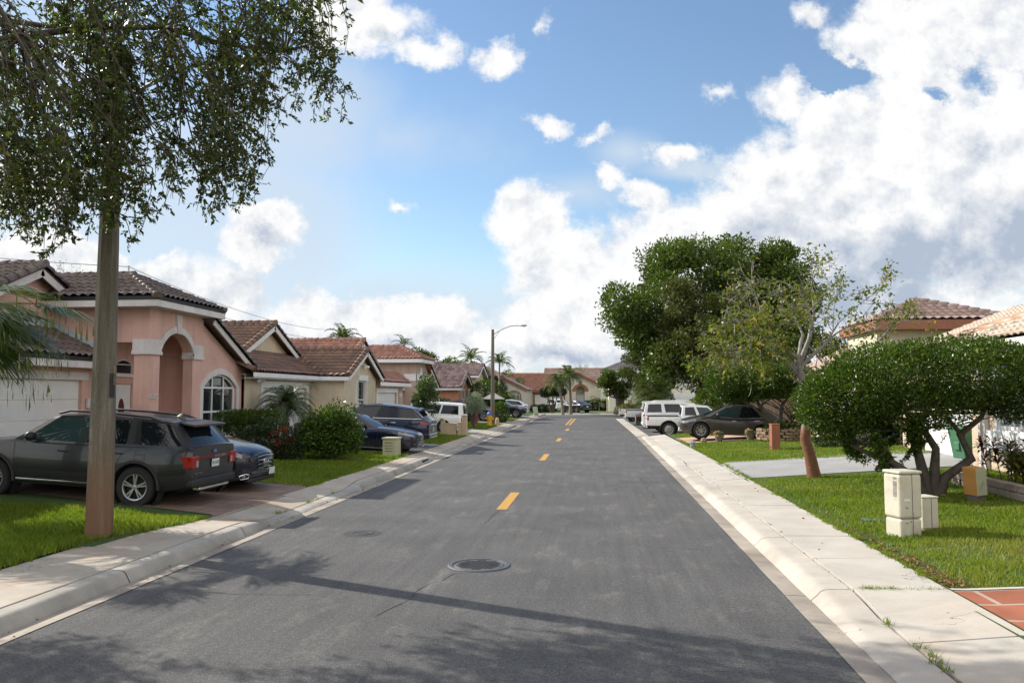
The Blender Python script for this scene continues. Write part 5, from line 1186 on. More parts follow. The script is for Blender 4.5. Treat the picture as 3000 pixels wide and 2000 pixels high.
BIGSUV = dict(L=5.0, W=1.96, H=1.74, r=.375, fo=.93, wb=2.90, sill=.33, ww=.25, rim=('spoke', 7),
    deck=[(0, .84), (.06, .92), (.4, 1.02), (1.2, 1.10), (2.2, 1.08), (4.2, 1.12), (4.75, 1.14), (5.0, 1.06)], plan=[(0, .66), (.1, .80), (.4, .93), (.9, .99), (1.5, 1), (4.1, 1), (4.6, .96), (4.9, .88), (5.0, .82)],
    crown=.05, hl=(.1, .6, 4, 5), tl=(.05, .42, 4, 5), bottom=[(0, .36), (.4, .27), (4.4, .28), (5.0, .42)],
    gh=dict(b0=1.30, b1=4.93, r0=2.05, r1=4.42, yb=.94, yr=.74, roof=[(0, 1.62), (.3, 1.70), (.6, 1.69), (1, 1.58)], rc=.04, rlo=.1, rhi=.8,
        cols=[(0, 'p'), (.06, 'g'), (.37, 'b'), (.40, 'g'), (.66, 'b'), (.69, 'g'), (.90, 'p'), (1, '')]),
    seams=[(1.45, .4, 1.45, 1.05), (2.62, .4, 2.62, 1.05), (3.6, .5, 3.8, 1.08)], handles=[2.45, 3.5], handlemat=M_CHROME)
def chrome_line(root, X, sp, z=0, col=M_CHROME):
    gh = sp['gh']; W = sp['W']
    for q in (1, -1):
        g = MB(); P = []
        for s in np.linspace(.05, .92, 16):
            xr = gh['r0'] + (gh['r1'] - gh['r0']) * s; xb = gh['b0'] + (gh['b1'] - gh['b0']) * s; x = xb + (xr - xb) * .9
            P.append((X(x), q * (gh['yb'] + (gh['yr'] - gh['yb']) * .88) * W / 2 + q * .012, prof(sp['deck'], xb) + (prof(gh['roof'], s) - prof(sp['deck'], xb)) * .91))
        P += [(X(gh['b0'] + (gh['b1'] - gh['b0']) * .95), q * (gh['yb'] * W / 2 + .004), prof(sp['deck'], gh['b1'] - .2) + .1)]
        P += [(X(gh['b0'] + (gh['b1'] - gh['b0']) * s), q * (gh['yb'] * W / 2 + .006), prof(sp['deck'], gh['b0'] + (gh['b1'] - gh['b0']) * s) + .035) for s in np.linspace(.93, .10, 10)]
        g.tube(P, .013, 5); g.build('window_trim', col, root, smooth=60)
def rear_kit(root, L, zp, txt='', bump_mat=None, zb=(.40, .56), W=1.9):
    b = -L / 2
    plate(root, b - .02, 0, zp, -1, txt)
    g = MB(); g.box(b - .05, b + .2, -W * .45, W * .45, *zb); g.build('rear_bumper', bump_mat or M_BLK, root, bevel=.04, seg=3)
def navy_suv():
    root, X, sy, hw = car('navy_suv', 'dark navy SUV with chrome window line and its rear to the street', (-9.45, 33.45, zg(-9.45) + .02), math.pi, BIGSUV, P_NAVY, 'vehicles parked in the driveways', pitch=-.05, category='suv')
    chrome_line(root, X, BIGSUV); rear_kit(root, 5.0, .74, 'QX 41', P_NAVY)
    g = MB(); g.tube([(-2.53, a * .62, .92 + .02 * (1 - a * a)) for a in np.linspace(-1, 1, 7)], .016, 6); g.build('tailgate_trim', M_CHROME, root); g = MB(); g.tube([(-2.56, a * .7, .42) for a in np.linspace(-1, 1, 5)], .014, 6); g.build('bumper_trim', M_CHROME, root)
    g = MB(); g.panel([(-.66, 0), (.66, 0), (.6, .3), (-.6, .3)], [], (-2.35, 0, 1.55), (0, -1, 0), (1, 0, .15), .04); g.build('spoiler', P_NAVY, root, bevel=.015)
navy_suv()
VAN = dict(L=4.1, W=1.76, H=1.75, r=.34, fo=.70, wb=2.3, sill=.33, ww=.22, rim=('steel', 8),
    deck=[(0, .75), (.1, .88), (.5, .96), (1.0, 1.0), (4.1, 1.0)], plan=[(0, .80), (.1, .9), (.4, .98), (1, 1), (3.9, 1), (4.05, .97), (4.1, .95)], crown=.03, hl=(.05, .4, 4, 5), tl=(.0, .12, 2, 5),
    gh=dict(b0=.55, b1=4.08, r0=1.10, r1=4.0, yb=.97, yr=.86, roof=[(0, 1.60), (.2, 1.67), (.9, 1.67), (1, 1.63)], rc=.06, thick=True, rlo=.14, rhi=.84, mir=.3,
        cols=[(0, 'p'), (.06, 'g'), (.26, 'p'), (.30, 'g'), (.60, 'p'), (.63, 'g'), (.93, 'p'), (1, '')]),
    seams=[(1.3, .4, 1.3, 1.1), (2.3, .4, 2.3, 1.1)], handles=[1.9])
def white_van():
    root, X, sy, hw = car('white_van', 'boxy white van with dark windows in the driveway behind the beige mail pillars', (-9.7, 46.0, zg(-9.7) - .04), math.pi, VAN, P_WHITE, 'vehicles parked in the driveways', pitch=-.05, category='van'); rear_kit(root, 4.1, .72, '', M_BLK, (.32, .46), 1.7)
    g = MB(); g.tube([(-2.07, .66, .62), (-2.07, .66, .9)], .02, 6); g.build('door_handle', M_BLK, root)
white_van()
FARX = dict(CROSS); FARX['gh'] = dict(CROSS['gh'])
car('dark_crossover', 'dark blue crossover with its nose out past the clipped round bush', (-9.1, 76.3, .22), 0, CROSS, P_INK, 'vehicles parked in the driveways', category='car')
r_, X_, _, _ = car('white_crossover', 'white crossover with dark glass and its rear to the street beside the dark crossover', (-9.2, 79.4, .22), math.pi, CROSS, P_WHITE, 'vehicles parked in the driveways', category='suv'); rear_kit(r_, 4.86, .80, '', P_WHITE)
r_, X_, _, _ = car('white_suv', 'white SUV parked by the garage of the gabled house at the bend', (-5.6, 106.5, .16), R(118), CROSS, P_WHITE, 'vehicles at the far bend', category='suv'); rear_kit(r_, 4.86, .80, 'A 12', P_WHITE)
r_, X_, _, _ = car('black_sedan', 'dark sedan seen from behind beside the two palms at the bend', (-2.6, 100.5, .15), R(128), SEDAN, P_BLACK, 'vehicles at the far bend', category='car'); rear_kit(r_, 4.8, .72, 'BK 70', P_BLACK, (.34, .48), 1.6)

HATCH = dict(L=4.85, W=1.86, H=1.62, r=.36, fo=.92, wb=2.80, sill=.26, ww=.22, rim=('twin', 7),
    deck=[(0, .62), (.05, .72), (.3, .84), (.9, .99), (1.35, 1.04), (2.4, .98), (3.9, 1.07), (4.5, 1.09), (4.8, .98)], plan=[(0, .60), (.08, .74), (.3, .89), (.8, .98), (1.4, 1), (4.0, 1), (4.5, .94), (4.8, .80)],
    crown=.07, hl=(.10, .66, 4, 5), tl=(.05, .36, 4, 5), bottom=[(0, .25), (.4, .19), (4.3, .22), (4.8, .34)],
    gh=dict(b0=1.12, b1=4.55, r0=2.10, r1=3.85, yb=.91, yr=.68, roof=[(0, 1.53), (.3, 1.62), (.65, 1.62), (1, 1.51)], rc=.03, rlo=.12,
        cols=[(0, 'p'), (.055, 't'), (.17, 'p'), (.185, 't'), (.40, 'b'), (.44, 'g'), (.74, 'b'), (.76, 'g'), (.83, 'p'), (1, '')]),
    seams=[(1.55, .3, 1.5, .96), (2.62, .3, 2.6, .96), (3.6, .45, 3.75, 1.0)], handles=[2.45, 3.5], handlemat=M_CHROME, hz=.12)
def taupe_sedan():
    root, X, sy, hw = car('taupe_sedan', 'dark taupe sedan on the tan driveway behind the flower pots', (6.35, 39.2, zg(6.35) + .0), math.pi, HATCH, P_TAUPE, 'vehicles parked across the street', pitch=-.045, category='car')
    f = 2.4; grille(root, f + .02, .55, .66, .50, .66, 3, rake=.1); plate(root, f + .03, 0, .36, 1)
    g = MB(); g.box(f - .1, f + .02, -.62, .62, .27, .33); g.build('front_lip', M_CHROME, root, bevel=.02)
taupe_sedan()
TRUCK = dict(L=5.40, W=1.90, H=1.79, r=.39, fo=.95, wb=3.24, sill=.45, ww=.26, rim=('steel', 8), arch=1.22, clad=1,
    deck=[(0, .95), (.1, 1.04), (.6, 1.10), (1.35, 1.13), (2.2, 1.12), (3.6, 1.13), (5.4, 1.13)], plan=[(0, .74), (.1, .86), (.4, .95), (.9, .99), (1.5, 1), (5.2, 1), (5.4, .985)], crown=.0, hl=(.06, .5, 3, 5), tl=(0, .13, 3, 5), bottom=[(0, .5), (.5, .42), (5.4, .52)],
    gh=dict(b0=1.30, b1=3.46, r0=1.95, r1=3.36, yb=.94, yr=.76, roof=[(0, 1.68), (.3, 1.75), (.8, 1.75), (1, 1.70)], rc=.04, thick=True, mir=.5,
        cols=[(0, 'p'), (.08, 't'), (.52, 'p'), (.60, 'g'), (.92, 'p'), (1, '')]),
    seams=[(1.55, .5, 1.52, 1.08), (2.62, .5, 2.60, 1.08), (3.5, .48, 3.5, 1.10)], handles=[2.45], handlemat=M_BLK)
def truck(label, loc, rz, load=False):
    root, X, sy, hw = car('pickup_truck', label, loc, rz, TRUCK, P_WHITE, 'vehicles parked across the street', category='pickup')
    b = -2.7
    g = MB(); g.box(b + .04, X(3.52), -.80, .80, 1.128, 1.14); g.build('bed_cover', M_BLK, root)
    g = MB()
    for q in (1, -1): g.box(b + .02, X(3.5), min(q * .82, q * .93), max(q * .82, q * .93), 1.13, 1.155)
    g.build('bed_rail', M_BLK, root, bevel=.008)
    g = MB(); g.box(b - .10, b + .05, -.88, .88, .50, .66); g.build('rear_bumper', M_CHROME, root, bevel=.03); plate(root, b - .11, 0, .58, -1)
    g = MB(); g.box(b - .03, b + .02, -.13, .13, .95, 1.02); g.build('tailgate_handle', M_BLK, root, bevel=.01)
    return root
truck('white extended-cab pickup with empty bed beside the taupe sedan', (5.55, 46.9, .02), 0)
truck('white pickup showing its tailgate and side step behind the black car', (4.95, 63.9, .02), 0)
truck('white pickup last in the row of bays with red tail lamps', (4.7, 71.6, .02), 0)
TAHOE = dict(BIGSUV, L=5.2, W=2.02, H=1.92, r=.40, fo=.98, wb=2.95, deck=[(0, .95), (.06, 1.04), (.4, 1.12), (1.3, 1.18), (5.0, 1.18), (5.2, 1.14)], plan=[(0, .78), (.1, .9), (.4, .97), (1, 1), (5.0, 1), (5.15, .97), (5.2, .95)], tl=(.0, .12, 4, 6), handlemat=P_WHITE, rim=('spoke', 6),
    gh=dict(b0=1.4, b1=5.15, r0=2.0, r1=5.0, yb=.96, yr=.82, roof=[(0, 1.78), (.2, 1.87), (.9, 1.87), (1, 1.83)], rc=.04, thick=True, cols=[(0, 'p'), (.07, 'g'), (.30, 'p'), (.34, 'g'), (.64, 'p'), (.70, 'g'), (.95, 'p'), (1, '')]))
r_, X_, _, _ = car('white_suv', 'tall white SUV with dark rear glass parked beyond the white pickup', (5.5, 51.6, .02), 0, TAHOE, P_WHITE, 'vehicles parked across the street', category='suv'); rear_kit(r_, 5.2, .9, '', P_WHITE, (.45, .62))
g = MB()
for q in (1, -1): g.tube([(X_(2.2), q * .74, 1.90), (X_(2.4), q * .74, 1.96), (X_(4.4), q * .74, 1.96), (X_(4.6), q * .74, 1.90)], .025, 6)
g.build('roof_rack', P_WHITE, r_, smooth=60)
r_, X_, _, _ = car('black_car', 'black car showing only its rear corner between white trucks', (5.15, 57.3, .02), 0, SEDAN, P_BLACK, 'vehicles parked across the street', category='car'); rear_kit(r_, 4.8, .70, '', P_BLACK, (.34, .48), 1.6)
car('dark_hatchback', 'dark hatchback in the shaded drive behind the silvery shrub', (-10.4, 63.8, .3), 0, CROSS, P_INK, 'vehicles parked in the driveways', category='car')
# ---------------------------------------------------------------- plants
L_OAK = leafm('oak_leaf', (.045, .065, .014), (.10, .125, .028), (.17, .11, .03), .38, .4)
L_TOP = leafm('clipped_leaf', (.022, .045, .006), (.085, .14, .013), (.23, .27, .03), .34, .38, .4)
L_FIC = leafm('ficus_leaf', (.040, .066, .009), (.12, .165, .022), (.15, .17, .03), .3, .4)
L_BRN = leafm('olive_leaf', (.048, .058, .013), (.105, .12, .024), (.16, .12, .03), .3, .45)
L_GUM = leafm('gumbo_leaf', (.085, .11, .018), (.20, .21, .035), (.42, .24, .03), .4, .4)
L_PALM = leafm('palm_leaf', (.036, .064, .010), (.10, .14, .022), (.20, .18, .05), .25, .35, .5)
L_DATE = leafm('date_leaf', (.04, .065, .025), (.085, .115, .045), None, .2, .35, .5)
L_SILV = leafm('silver_leaf', (.20, .23, .16), (.38, .42, .33), None, .2, .5)
L_PALE = leafm('pale_leaf', (.05, .08, .025), (.13, .17, .07), (.4, .42, .36), .3, .4)
L_YEL = leafm('yellow_leaf', (.10, .13, .02), (.26, .27, .04), (.4, .3, .05), .3, .4)
L_CRO = leafm('croton_leaf', (.09, .11, .014), (.30, .29, .03), (.34, .13, .03), .3, .35)
L_RED = leafm('dark_red_leaf', (.05, .016, .014), (.12, .03, .022), None, .25, .4)
L_DARK = leafm('dark_leaf', (.014, .030, .009), (.035, .06, .014), None, .2, .45)
L_DRY = leafm('dry_leaf', (.14, .07, .03), (.26, .15, .07), None, .1, .8)
L_FLOW = leafm('red_flower', (.5, .03, .02), (.6, .10, .04), None, .2, .6); L_FLOW2 = leafm('mixed_flower', (.6, .5, .45), (.65, .3, .25), (.7, .6, .2), .2, .6)
B_GREY = mat('grey_bark', (.20, .175, .145), .85, .3, 14, .5, 40); B_DARK = mat('dark_bark', (.085, .07, .055), .9, .35, 14, .6, 40); B_PALM = mat('palm_bark', (.24, .20, .16), .9, .25, 10, .6, 18)
B_TOP = mat('mottled_bark', (.075, .062, .05), .9, .4, 10, .6, 30); B_SILV = mat('silver_bark', (.36, .33, .29), .7, .2, 9, .3, 30); B_BOOT = mat('boot_bark', (.15, .10, .07), .9, .4, 9, .6, 12)

def plant(name, label, cat, loc, group=None): return thing(name, label, cat, loc, 0, group)
def wood(mb, root, m=None, name='trunk'): return mb.build(name, m or B_GREY, root, smooth=60, world=True)

# live oak whose crown hangs over the walk; its trunk stands outside the view
def oak():
    T = plant('oak_tree', 'live oak crown drooping over the concrete lamp post and the sidewalk', 'tree', (-11.2, 6.6, .3))
    r = random.Random(5); g = MB()
    g.tube([(-11.2, 6.6, .2), (-11.1, 6.6, 1.5), (-10.8, 6.8, 3.2), (-10.5, 7.1, 4.6)], [.36, .28, .25, .22], 12)
    limbs = []
    for e, rad in (((-7.6, 9.2, 8.3), .11), ((-4.6, 9.0, 8.6), .10), ((-8.6, 12.2, 8.4), .10), ((-6.2, 11.0, 8.9), .10), ((-3.2, 8.2, 8.0), .07), ((-10.0, 11.0, 7.6), .09), ((-8.2, 7.2, 9.0), .09), ((-5.0, 12.2, 8.0), .07), ((-12.5, 9.5, 7.6), .08), ((-6.0, 7.0, 9.0), .07)):
        s = Vector((-10.5, 7.1, 4.6)); e = Vector(e); P = []
        for i in range(9):
            t = i / 8; p = s.lerp(e, t) + Vector((0, 0, 1.5 * math.sin(t * math.pi) * .6)) + Vector((r.gauss(0, .08), r.gauss(0, .08), r.gauss(0, .08))); P.append(p)
        g.tube(P, [rad * (1 - .8 * i / 8) + .008 for i in range(9)], 7); limbs.append(P)
    # hanging sprays gathered in clumps; lower outline of the crown at about 10.3 m
    edge = [(-8.9, 4.7), (-7.9, 4.55), (-7.5, 4.2), (-7.0, 4.6), (-6.75, 4.75), (-6.3, 4.3), (-6.05, 4.85), (-5.7, 5.05), (-5.4, 4.8), (-4.95, 4.8), (-4.72, 5.0), (-4.5, 5.5), (-4.4, 6.1), (-4.25, 6.6), (-3.95, 7.0), (-3.7, 7.4), (-3.4, 7.8), (-3.1, 8.2)]
    P, D = [], []; rr = np.random.default_rng(8); lm = [p for l in limbs for p in l[3:]]; cl = []
    for x in (-8.7, -8.1, -7.55, -7.25, -6.75, -6.3, -5.95, -5.5, -5.1, -4.85, -4.6): cl.append((x, prof(edge, x), r.uniform(9.6, 11.2), .15))
    for k in range(95):
        x = r.uniform(-9.0, -4.35) if r.random() < .93 else r.uniform(-4.35, -3.7); z = prof(edge, x) + abs(r.gauss(.7, 1.5))
        if z > 8.8: z = r.uniform(6.3, 8.6)
        cl.append((x, z, 10.3 + r.gauss(0, .8), .27))
    for x, z in ((-4.0, 7.3), (-3.75, 7.7), (-4.3, 6.8), (-3.9, 8.0), (-3.6, 8.3)): cl.append((x, z, r.uniform(9.5, 10.5), .14))
    for cx, cz, cyy, sd in cl:
        for k in range(r.randint(4, 7)):
            x, z, y = cx + r.gauss(0, sd), cz + abs(r.gauss(0, sd * 1.3)), cyy + r.gauss(0, sd * 1.5); f = y / 10.3 if z < 6.4 else 1
            E = Vector((x * f, y, 2.4 + (z - 2.4) * f)); L = r.uniform(.6, 1.5)
            S = E + Vector((-r.uniform(.1, .7) * L * .6, r.gauss(-.1, .2), L * r.uniform(.7, 1.0))); pts = []
            for i in range(6):
                t = i / 5; q = S.lerp(E, t); q.z += .13 * L * math.sin(t * math.pi); q.x += .16 * L * math.sin(t * math.pi); pts.append(q + Vector((r.gauss(0, .015), r.gauss(0, .015), 0)))
            g.tube(pts, [.009, .008, .007, .006, .004, .003], 4, cap=False)
            if r.random() < .30:
                q = min(lm, key=lambda a: (a - S).length); g.tube([q, q.lerp(S, .5) + Vector((r.gauss(0, .1), r.gauss(0, .1), .12)), S], [.020, .014, .009], 5, cap=False)
            for w_ in range(r.randint(9, 13)):
                tt = r.uniform(.08, 1.0); i = min(4, int(tt * 5)); a = pts[i].lerp(pts[i + 1], tt * 5 - i); ax = (pts[i + 1] - pts[i]).normalized()
                d = (ax * .5 + Vector((r.gauss(0, .7), r.gauss(0, .7), r.gauss(-.1, .45)))).normalized(); l = r.uniform(.08, .24); b = a + d * l
                g.tube([a, b], [.003, .002], 3, cap=False); m = r.randint(6, 10)
                for q in range(m):
                    u = (q + .6) / m; sd_ = Vector((r.gauss(0, 1), r.gauss(0, 1), r.gauss(0, .8))); sd_ = (sd_ - d * sd_.dot(d)).normalized()
                    P.append(a.lerp(b, u)); D.append(d * .75 + sd_ * .8 + Vector((0, 0, -.2)))
    wood(g, T, B_DARK)
    P = np.array(P); D = np.array(D); n = len(P); s = np.clip(.066 * (1 + .3 * rr.normal(size=n)), .03, .11)
    np_mesh('crown', leaf_cards(P, D, s, .46, .3, rr), 4, rr.random(n), L_OAK, T, True)
    # the rest of the crown, above and outside the view, that shades the street
    T2 = [(-10.5, 8.0, 9.3, 2.6, 2.4, 1.3), (-7.0, 8.0, 10.1, 2.2, 2.0, 1.0)]
    foliage('upper_crown', T2, 7000, .13, L_OAK, T, depth=.35, seed=12)
    foliage('lower_crown', [(-11.2, 9.6, 4.5, .9, .6, .35), (-10.3, 9.2, 4.9, .8, .7, .4), (-9.6, 9.6, 5.4, .8, .6, .5), (-11.9, 9.9, 5.0, .8, .6, .35), (-9.0, 9.0, 5.9, .9, .7, .5)], 6500, .08, L_OAK, T, depth=.45, lump=.35, seed=13, gap=-.2, gk=1.6)
oak()

# clipped umbrella trees
def umbrella(label, loc, blobs, n, size, stems, seed, low=None):
    T = plant('topiary_tree', label, 'tree', loc, 'clipped topiary trees'); g = MB(); r = random.Random(seed)
    for st in stems:
        pts, rad = st; pts = [Vector(p) + Vector((r.gauss(0, .02), r.gauss(0, .02), 0)) * (i > 0) for i, p in enumerate(pts)]; g.tube(pts, [q * .84 for q in rad], 9)
    for k in range(46):
        b = r.choice(blobs); st = r.choice(stems)[0]; s = Vector(st[-1]).lerp(Vector(st[-2]), r.random() * .8)
        e = Vector((b[0] + r.uniform(-.8, .8) * b[3], b[1] + r.uniform(-.8, .8) * b[4], b[2] + r.uniform(-.5, .5) * b[5])); m = s.lerp(e, .5) + Vector((r.gauss(0, .12), r.gauss(0, .12), r.gauss(0, .1)))
        g.tube([s, m, e], [.024, .016, .006], 5, cap=False)
    wood(g, T, B_TOP)
    P, Nn = blob_points(blobs, n, .24, .07, 2.2, seed, -.92, 3.0); rr = np.random.default_rng(seed)
    Dn = Nn * .9 + np.array([0, 0, .45]) + rr.normal(size=P.shape) * .6
    if low:
        P2, N2 = blob_points(low, n // 6, .5, .2, 2, seed + 3, .05, 3.0); P = np.concatenate([P, P2]); Dn = np.concatenate([Dn, N2 + rr.normal(size=P2.shape) * .8])
    m = len(P); np_mesh('crown', leaf_cards(P, Dn, np.clip(size * (1 + .3 * rr.normal(size=m)), size * .5, size * 1.7), .5, .35, rr), 4, rr.random(m), L_TOP, T, True)
    return T
zb = zg(6.9)
umbrella('wide flat-topped clipped tree with several crooked stems behind the utility boxes', (6.95, 17.6, zb),
    [(7.5, 17.8, 2.85, 1.75, 1.4, .80), (6.3, 17.7, 2.75, 1.5, 1.3, .78), (5.35, 17.6, 2.35, .95, 1.1, .78), (8.5, 17.9, 2.75, .95, 1.1, .80), (8.75, 17.7, 2.35, .62, .9, .55), (5.0, 17.5, 2.05, .65, .8, .65), (4.75, 17.5, 2.2, .62, .75, .6), (6.6, 17.5, 2.2, 1.3, 1.0, .6)], 72000, .058,
    [([(6.85, 17.62, zb - .05), (6.80, 17.6, zb + .5), (6.65, 17.55, zb + .95), (6.72, 17.5, zb + 1.5), (7.0, 17.5, zb + 2.0)], [.17, .13, .105, .09, .05]),
     ([(6.98, 17.65, zb - .05), (7.05, 17.65, zb + .55), (7.12, 17.6, zb + .95), (6.85, 17.7, zb + 1.35), (6.4, 17.8, zb + 1.8)], [.16, .12, .095, .08, .04]),
     ([(7.08, 17.6, zb - .05), (7.25, 17.6, zb + .35), (7.75, 17.6, zb + .75), (7.55, 17.6, zb + 1.25), (7.95, 17.65, zb + 1.6), (8.2, 17.7, zb + 2.0)], [.15, .12, .11, .09, .06, .04]),
     ([(7.6, 17.6, zb + 1.2), (7.3, 17.6, zb + 1.55), (6.9, 17.6, zb + 1.95)], [.06, .05, .03]),
     ([(6.78, 17.55, zb - .05), (6.45, 17.4, zb + .42), (6.05, 17.3, zb + .70), (5.55, 17.25, zb + .88), (5.0, 17.3, zb + 1.15)], [.15, .11, .085, .06, .03]),
     ([(6.1, 17.32, zb + .68), (5.8, 17.3, zb + 1.15), (5.6, 17.4, zb + 1.6)], [.05, .04, .02])], 31,
    low=[(5.9, 17.4, 1.35, .75, .6, .5), (6.5, 17.4, 1.6, .7, .6, .4), (5.5, 17.4, 1.6, .5, .5, .4)])
zb = zg(7.9)
umbrella('smaller clipped umbrella tree leaning over the stone planter by the taupe sedan', (7.95, 36.6, zb),
    [(7.0, 36.5, 3.05, 1.7, 1.5, .85), (5.8, 36.5, 3.0, 1.05, 1.2, .85), (8.5, 36.5, 3.1, 1.1, 1.2, .75), (7.7, 36.4, 2.7, 1.2, 1.0, .5)], 30000, .085,
    [([(7.9, 36.6, zb), (7.75, 36.55, zb + .6), (7.4, 36.5, zb + 1.2), (7.0, 36.5, zb + 1.9)], [.17, .14, .11, .06]), ([(8.0, 36.6, zb), (8.15, 36.6, zb + .8), (8.2, 36.55, zb + 1.5), (8.5, 36.5, zb + 2.0)], [.13, .10, .08, .05]),
     ([(8.05, 36.6, zb), (8.5, 36.6, zb + .6), (8.85, 36.6, zb + 1.3)], [.11, .08, .05]), ([(7.7, 36.5, zb + .7), (6.9, 36.4, zb + 1.5), (6.0, 36.4, zb + 2.0)], [.09, .07, .04])], 47, low=[(6.6, 36.3, 2.4, 1.0, .8, .35)])

# gumbo limbo
def gumbo():
    x0, y0 = 5.56, 21.6; zb = zg(x0); T = plant('gumbo_limbo_tree', 'gumbo limbo with orange-brown lower trunk and sparse yellow-green silver-branched crown', 'tree', (x0, y0, zb))
    m, nt, bs = nodes('gumbo_bark'); co = coords(nt); sx = N(nt, 'ShaderNodeSeparateXYZ'); nt.links.new(co, sx.inputs[0])
    k = ramp(nt, noise(nt, coords(nt, (3, 3, 14)), 2.2, 5, .7), [(.3, (.10, .040, .018)), (.55, (.185, .075, .032)), (.75, (.30, .15, .075))]).outputs[0]
    h = mathn(nt, 'ADD', sx.outputs[2], mathn(nt, 'MULTIPLY', noise(nt, co, 3, 3), .25)); f = ramp(nt, mathn(nt, 'MULTIPLY', mathn(nt, 'SUBTRACT', h, 1.62), 4, clamp=True), [(0, (0, 0, 0)), (1, (1, 1, 1))]).outputs[0]
    nt.links.new(mixc(nt, f, k, ramp(nt, noise(nt, co, 9, 5), [(.3, (.10, .09, .078)), (.55, (.18, .165, .145)), (.75, (.27, .25, .22))]).outputs[0]), bs.inputs['Base Color']); bs.inputs['Roughness'].default_value = .55; bump(nt, bs, noise(nt, coords(nt, (2, 2, 16)), 2, 5), .5, .01)
    g = MB(); r = random.Random(21); tips = []
    tr = [(x0 + .06, y0, zb - .05), (x0 + .03, y0, zb + .18), (x0 - .05, y0, zb + .65), (x0 - .15, y0, zb + 1.0), (x0 - .12, y0, zb + 1.3), (x0 + .0, y0, zb + 1.6), (x0 - .08, y0, zb + 2.1), (x0 - .26, y0, zb + 2.75), (x0 - .3, y0, zb + 3.2)]
    g.tube([(p[0] - x0, p[1] - y0, p[2]) for p in tr], [.20, .17, .145, .138, .13, .125, .115, .10, .085], 14)
    top = Vector((-.3, 0, zb + 3.15))
    for d, L, rad in (((-.5, .1, .9), 1.3, .065), ((.35, -.1, 1.0), 1.5, .07), ((-.95, -.2, .35), 1.5, .055), ((.9, .25, .55), 1.6, .055), ((.1, .5, .8), 1.2, .06), ((-.4, -.5, .5), 1.2, .05)):
        branchy(g, top + Vector((0, 0, r.uniform(-.5, .1))), d, L * .86, rad, 5, r, tips, .62, .72, (2, 3), .26, .01, 7, .007)
    # long arching limb
    pts = [(-.08, 0, zb + 1.9), (.35, -.05, zb + 2.55), (.8, -.1, zb + 2.75), (1.3, -.1, zb + 2.8)]; g.tube(pts, [.08, .065, .05, .04], 8); branchy(g, pts[-1], (.6, .1, .6), .75, .04, 4, r, tips, .6, .7, (2, 3), .25, .08, 6, .006)
    o = g.build('trunk', m, T, smooth=60); o.location = (0, 0, -zb)
    tp = np.array([t[0] for t in tips]); rr = np.random.default_rng(3)
    mk = rr.random(len(tp)) < np.where(wob(tp, 4, 1.0) > .22, .8, .12); tp = tp[mk]; k = 6; P = np.repeat(tp, k, 0) + rr.normal(size=(len(tp) * k, 3)) * .085; n = len(P)
    D = rr.normal(size=(n, 3)) * .8 + np.array([0, 0, -.35]); c = np_mesh('crown', leaf_cards(P, D, np.clip(.105 * (1 + .3 * rr.normal(size=n)), .05, .17), .5, .3, rr), 4, rr.random(n), L_GUM, T); c.location = (0, 0, -zb)
gumbo()

# big shade trees beyond the bays
def bigtree(name, label, loc, blobs, n, size, lm, seed, trunk, group='shade trees beyond the bays', clump=(70, 1.0, 1.9), lump=.2):
    T = plant(name, label, 'tree', loc, group); g = MB(); r = random.Random(seed); rr = np.random.default_rng(seed)
    C, Nc = blob_points(blobs, clump[0], .18, lump, .35, seed); cl = []
    for c in C: q = r.uniform(clump[1], clump[2]); cl.append((c[0], c[1], c[2], q, q, q * .72))
    base = Vector(loc); top = base + Vector(trunk)
    g.tube([base, base.lerp(top, .4) + Vector((.15, 0, 0)), top], [.55, .42, .34], 10)
    for i, c in enumerate(cl):
        if i % 2: continue
        e = Vector(c[:3]); mid = top.lerp(e, .5) + Vector((r.gauss(0, .4), r.gauss(0, .4), -.4)); g.tube([top, mid, e], [.16, .09, .03], 6, cap=False)
    wood(g, T, B_DARK)
    P, Nn = blob_points(cl, n, .34, .22, 1.3, seed + 2, -.55, 1.5); D = Nn + rr.normal(size=P.shape) * .75 + np.array([0, 0, .1])
    np_mesh('crown', leaf_cards(P, D, np.clip(size * (1 + .3 * rr.normal(size=n)), size * .4, size * 1.8), .5, .35, rr), 4, rr.random(n), lm, T, True)
bigtree('ficus_tree', 'huge dense green tree towering over the parking bays', (11.2, 62, .3), [(8.2, 62, 10.3, 5.6, 5, 3.9), (4.3, 61, 8.8, 3.0, 3.5, 2.9), (12.5, 63, 10.2, 3.6, 4, 3.7), (9.0, 60, 6.2, 4.6, 4, 2.9), (5.2, 60, 6.2, 2.0, 2, 2.2), (8.0, 59, 4.2, 3.6, 3, 2.2), (10.8, 62, 11.4, 3.2, 3, 2.9), (13.9, 62, 10.9, 2.7, 3, 2.9), (11.2, 61, 8.2, 3.2, 3.5, 3), (12.0, 61, 5.6, 3.4, 4, 3.2), (6.0, 62, 12.2, 2.2, 2.5, 1.5)], 92000, .25, L_FIC, 61, (-1.5, 0, 4.5), clump=(190, .9, 1.7))
bigtree('olive_tree', 'brown-green bushy tree standing against the huge green tree', (10.3, 57.5, .3), [(7.8, 57, 7.4, 2.9, 2.6, 3.0), (9.6, 57.5, 6.0, 2.6, 2.4, 2.9), (7.0, 57, 5.0, 1.9, 2, 1.9)], 30000, .20, L_BRN, 63, (-1.2, 0, 3.5), clump=(64, .7, 1.25))
bigtree('shade_tree', 'low dark green tree with leaves sweeping down behind the white pickup', (10.6, 54.5, .3), [(8.2, 54.5, 3.3, 1.7, 1.8, 1.7), (9.8, 55, 3.2, 2.0, 2, 2.0), (11.5, 55, 3.4, 2.0, 2, 2.2)], 15000, .18, L_FIC, 65, (-.6, 0, 2.2), clump=(30, .6, 1.0))
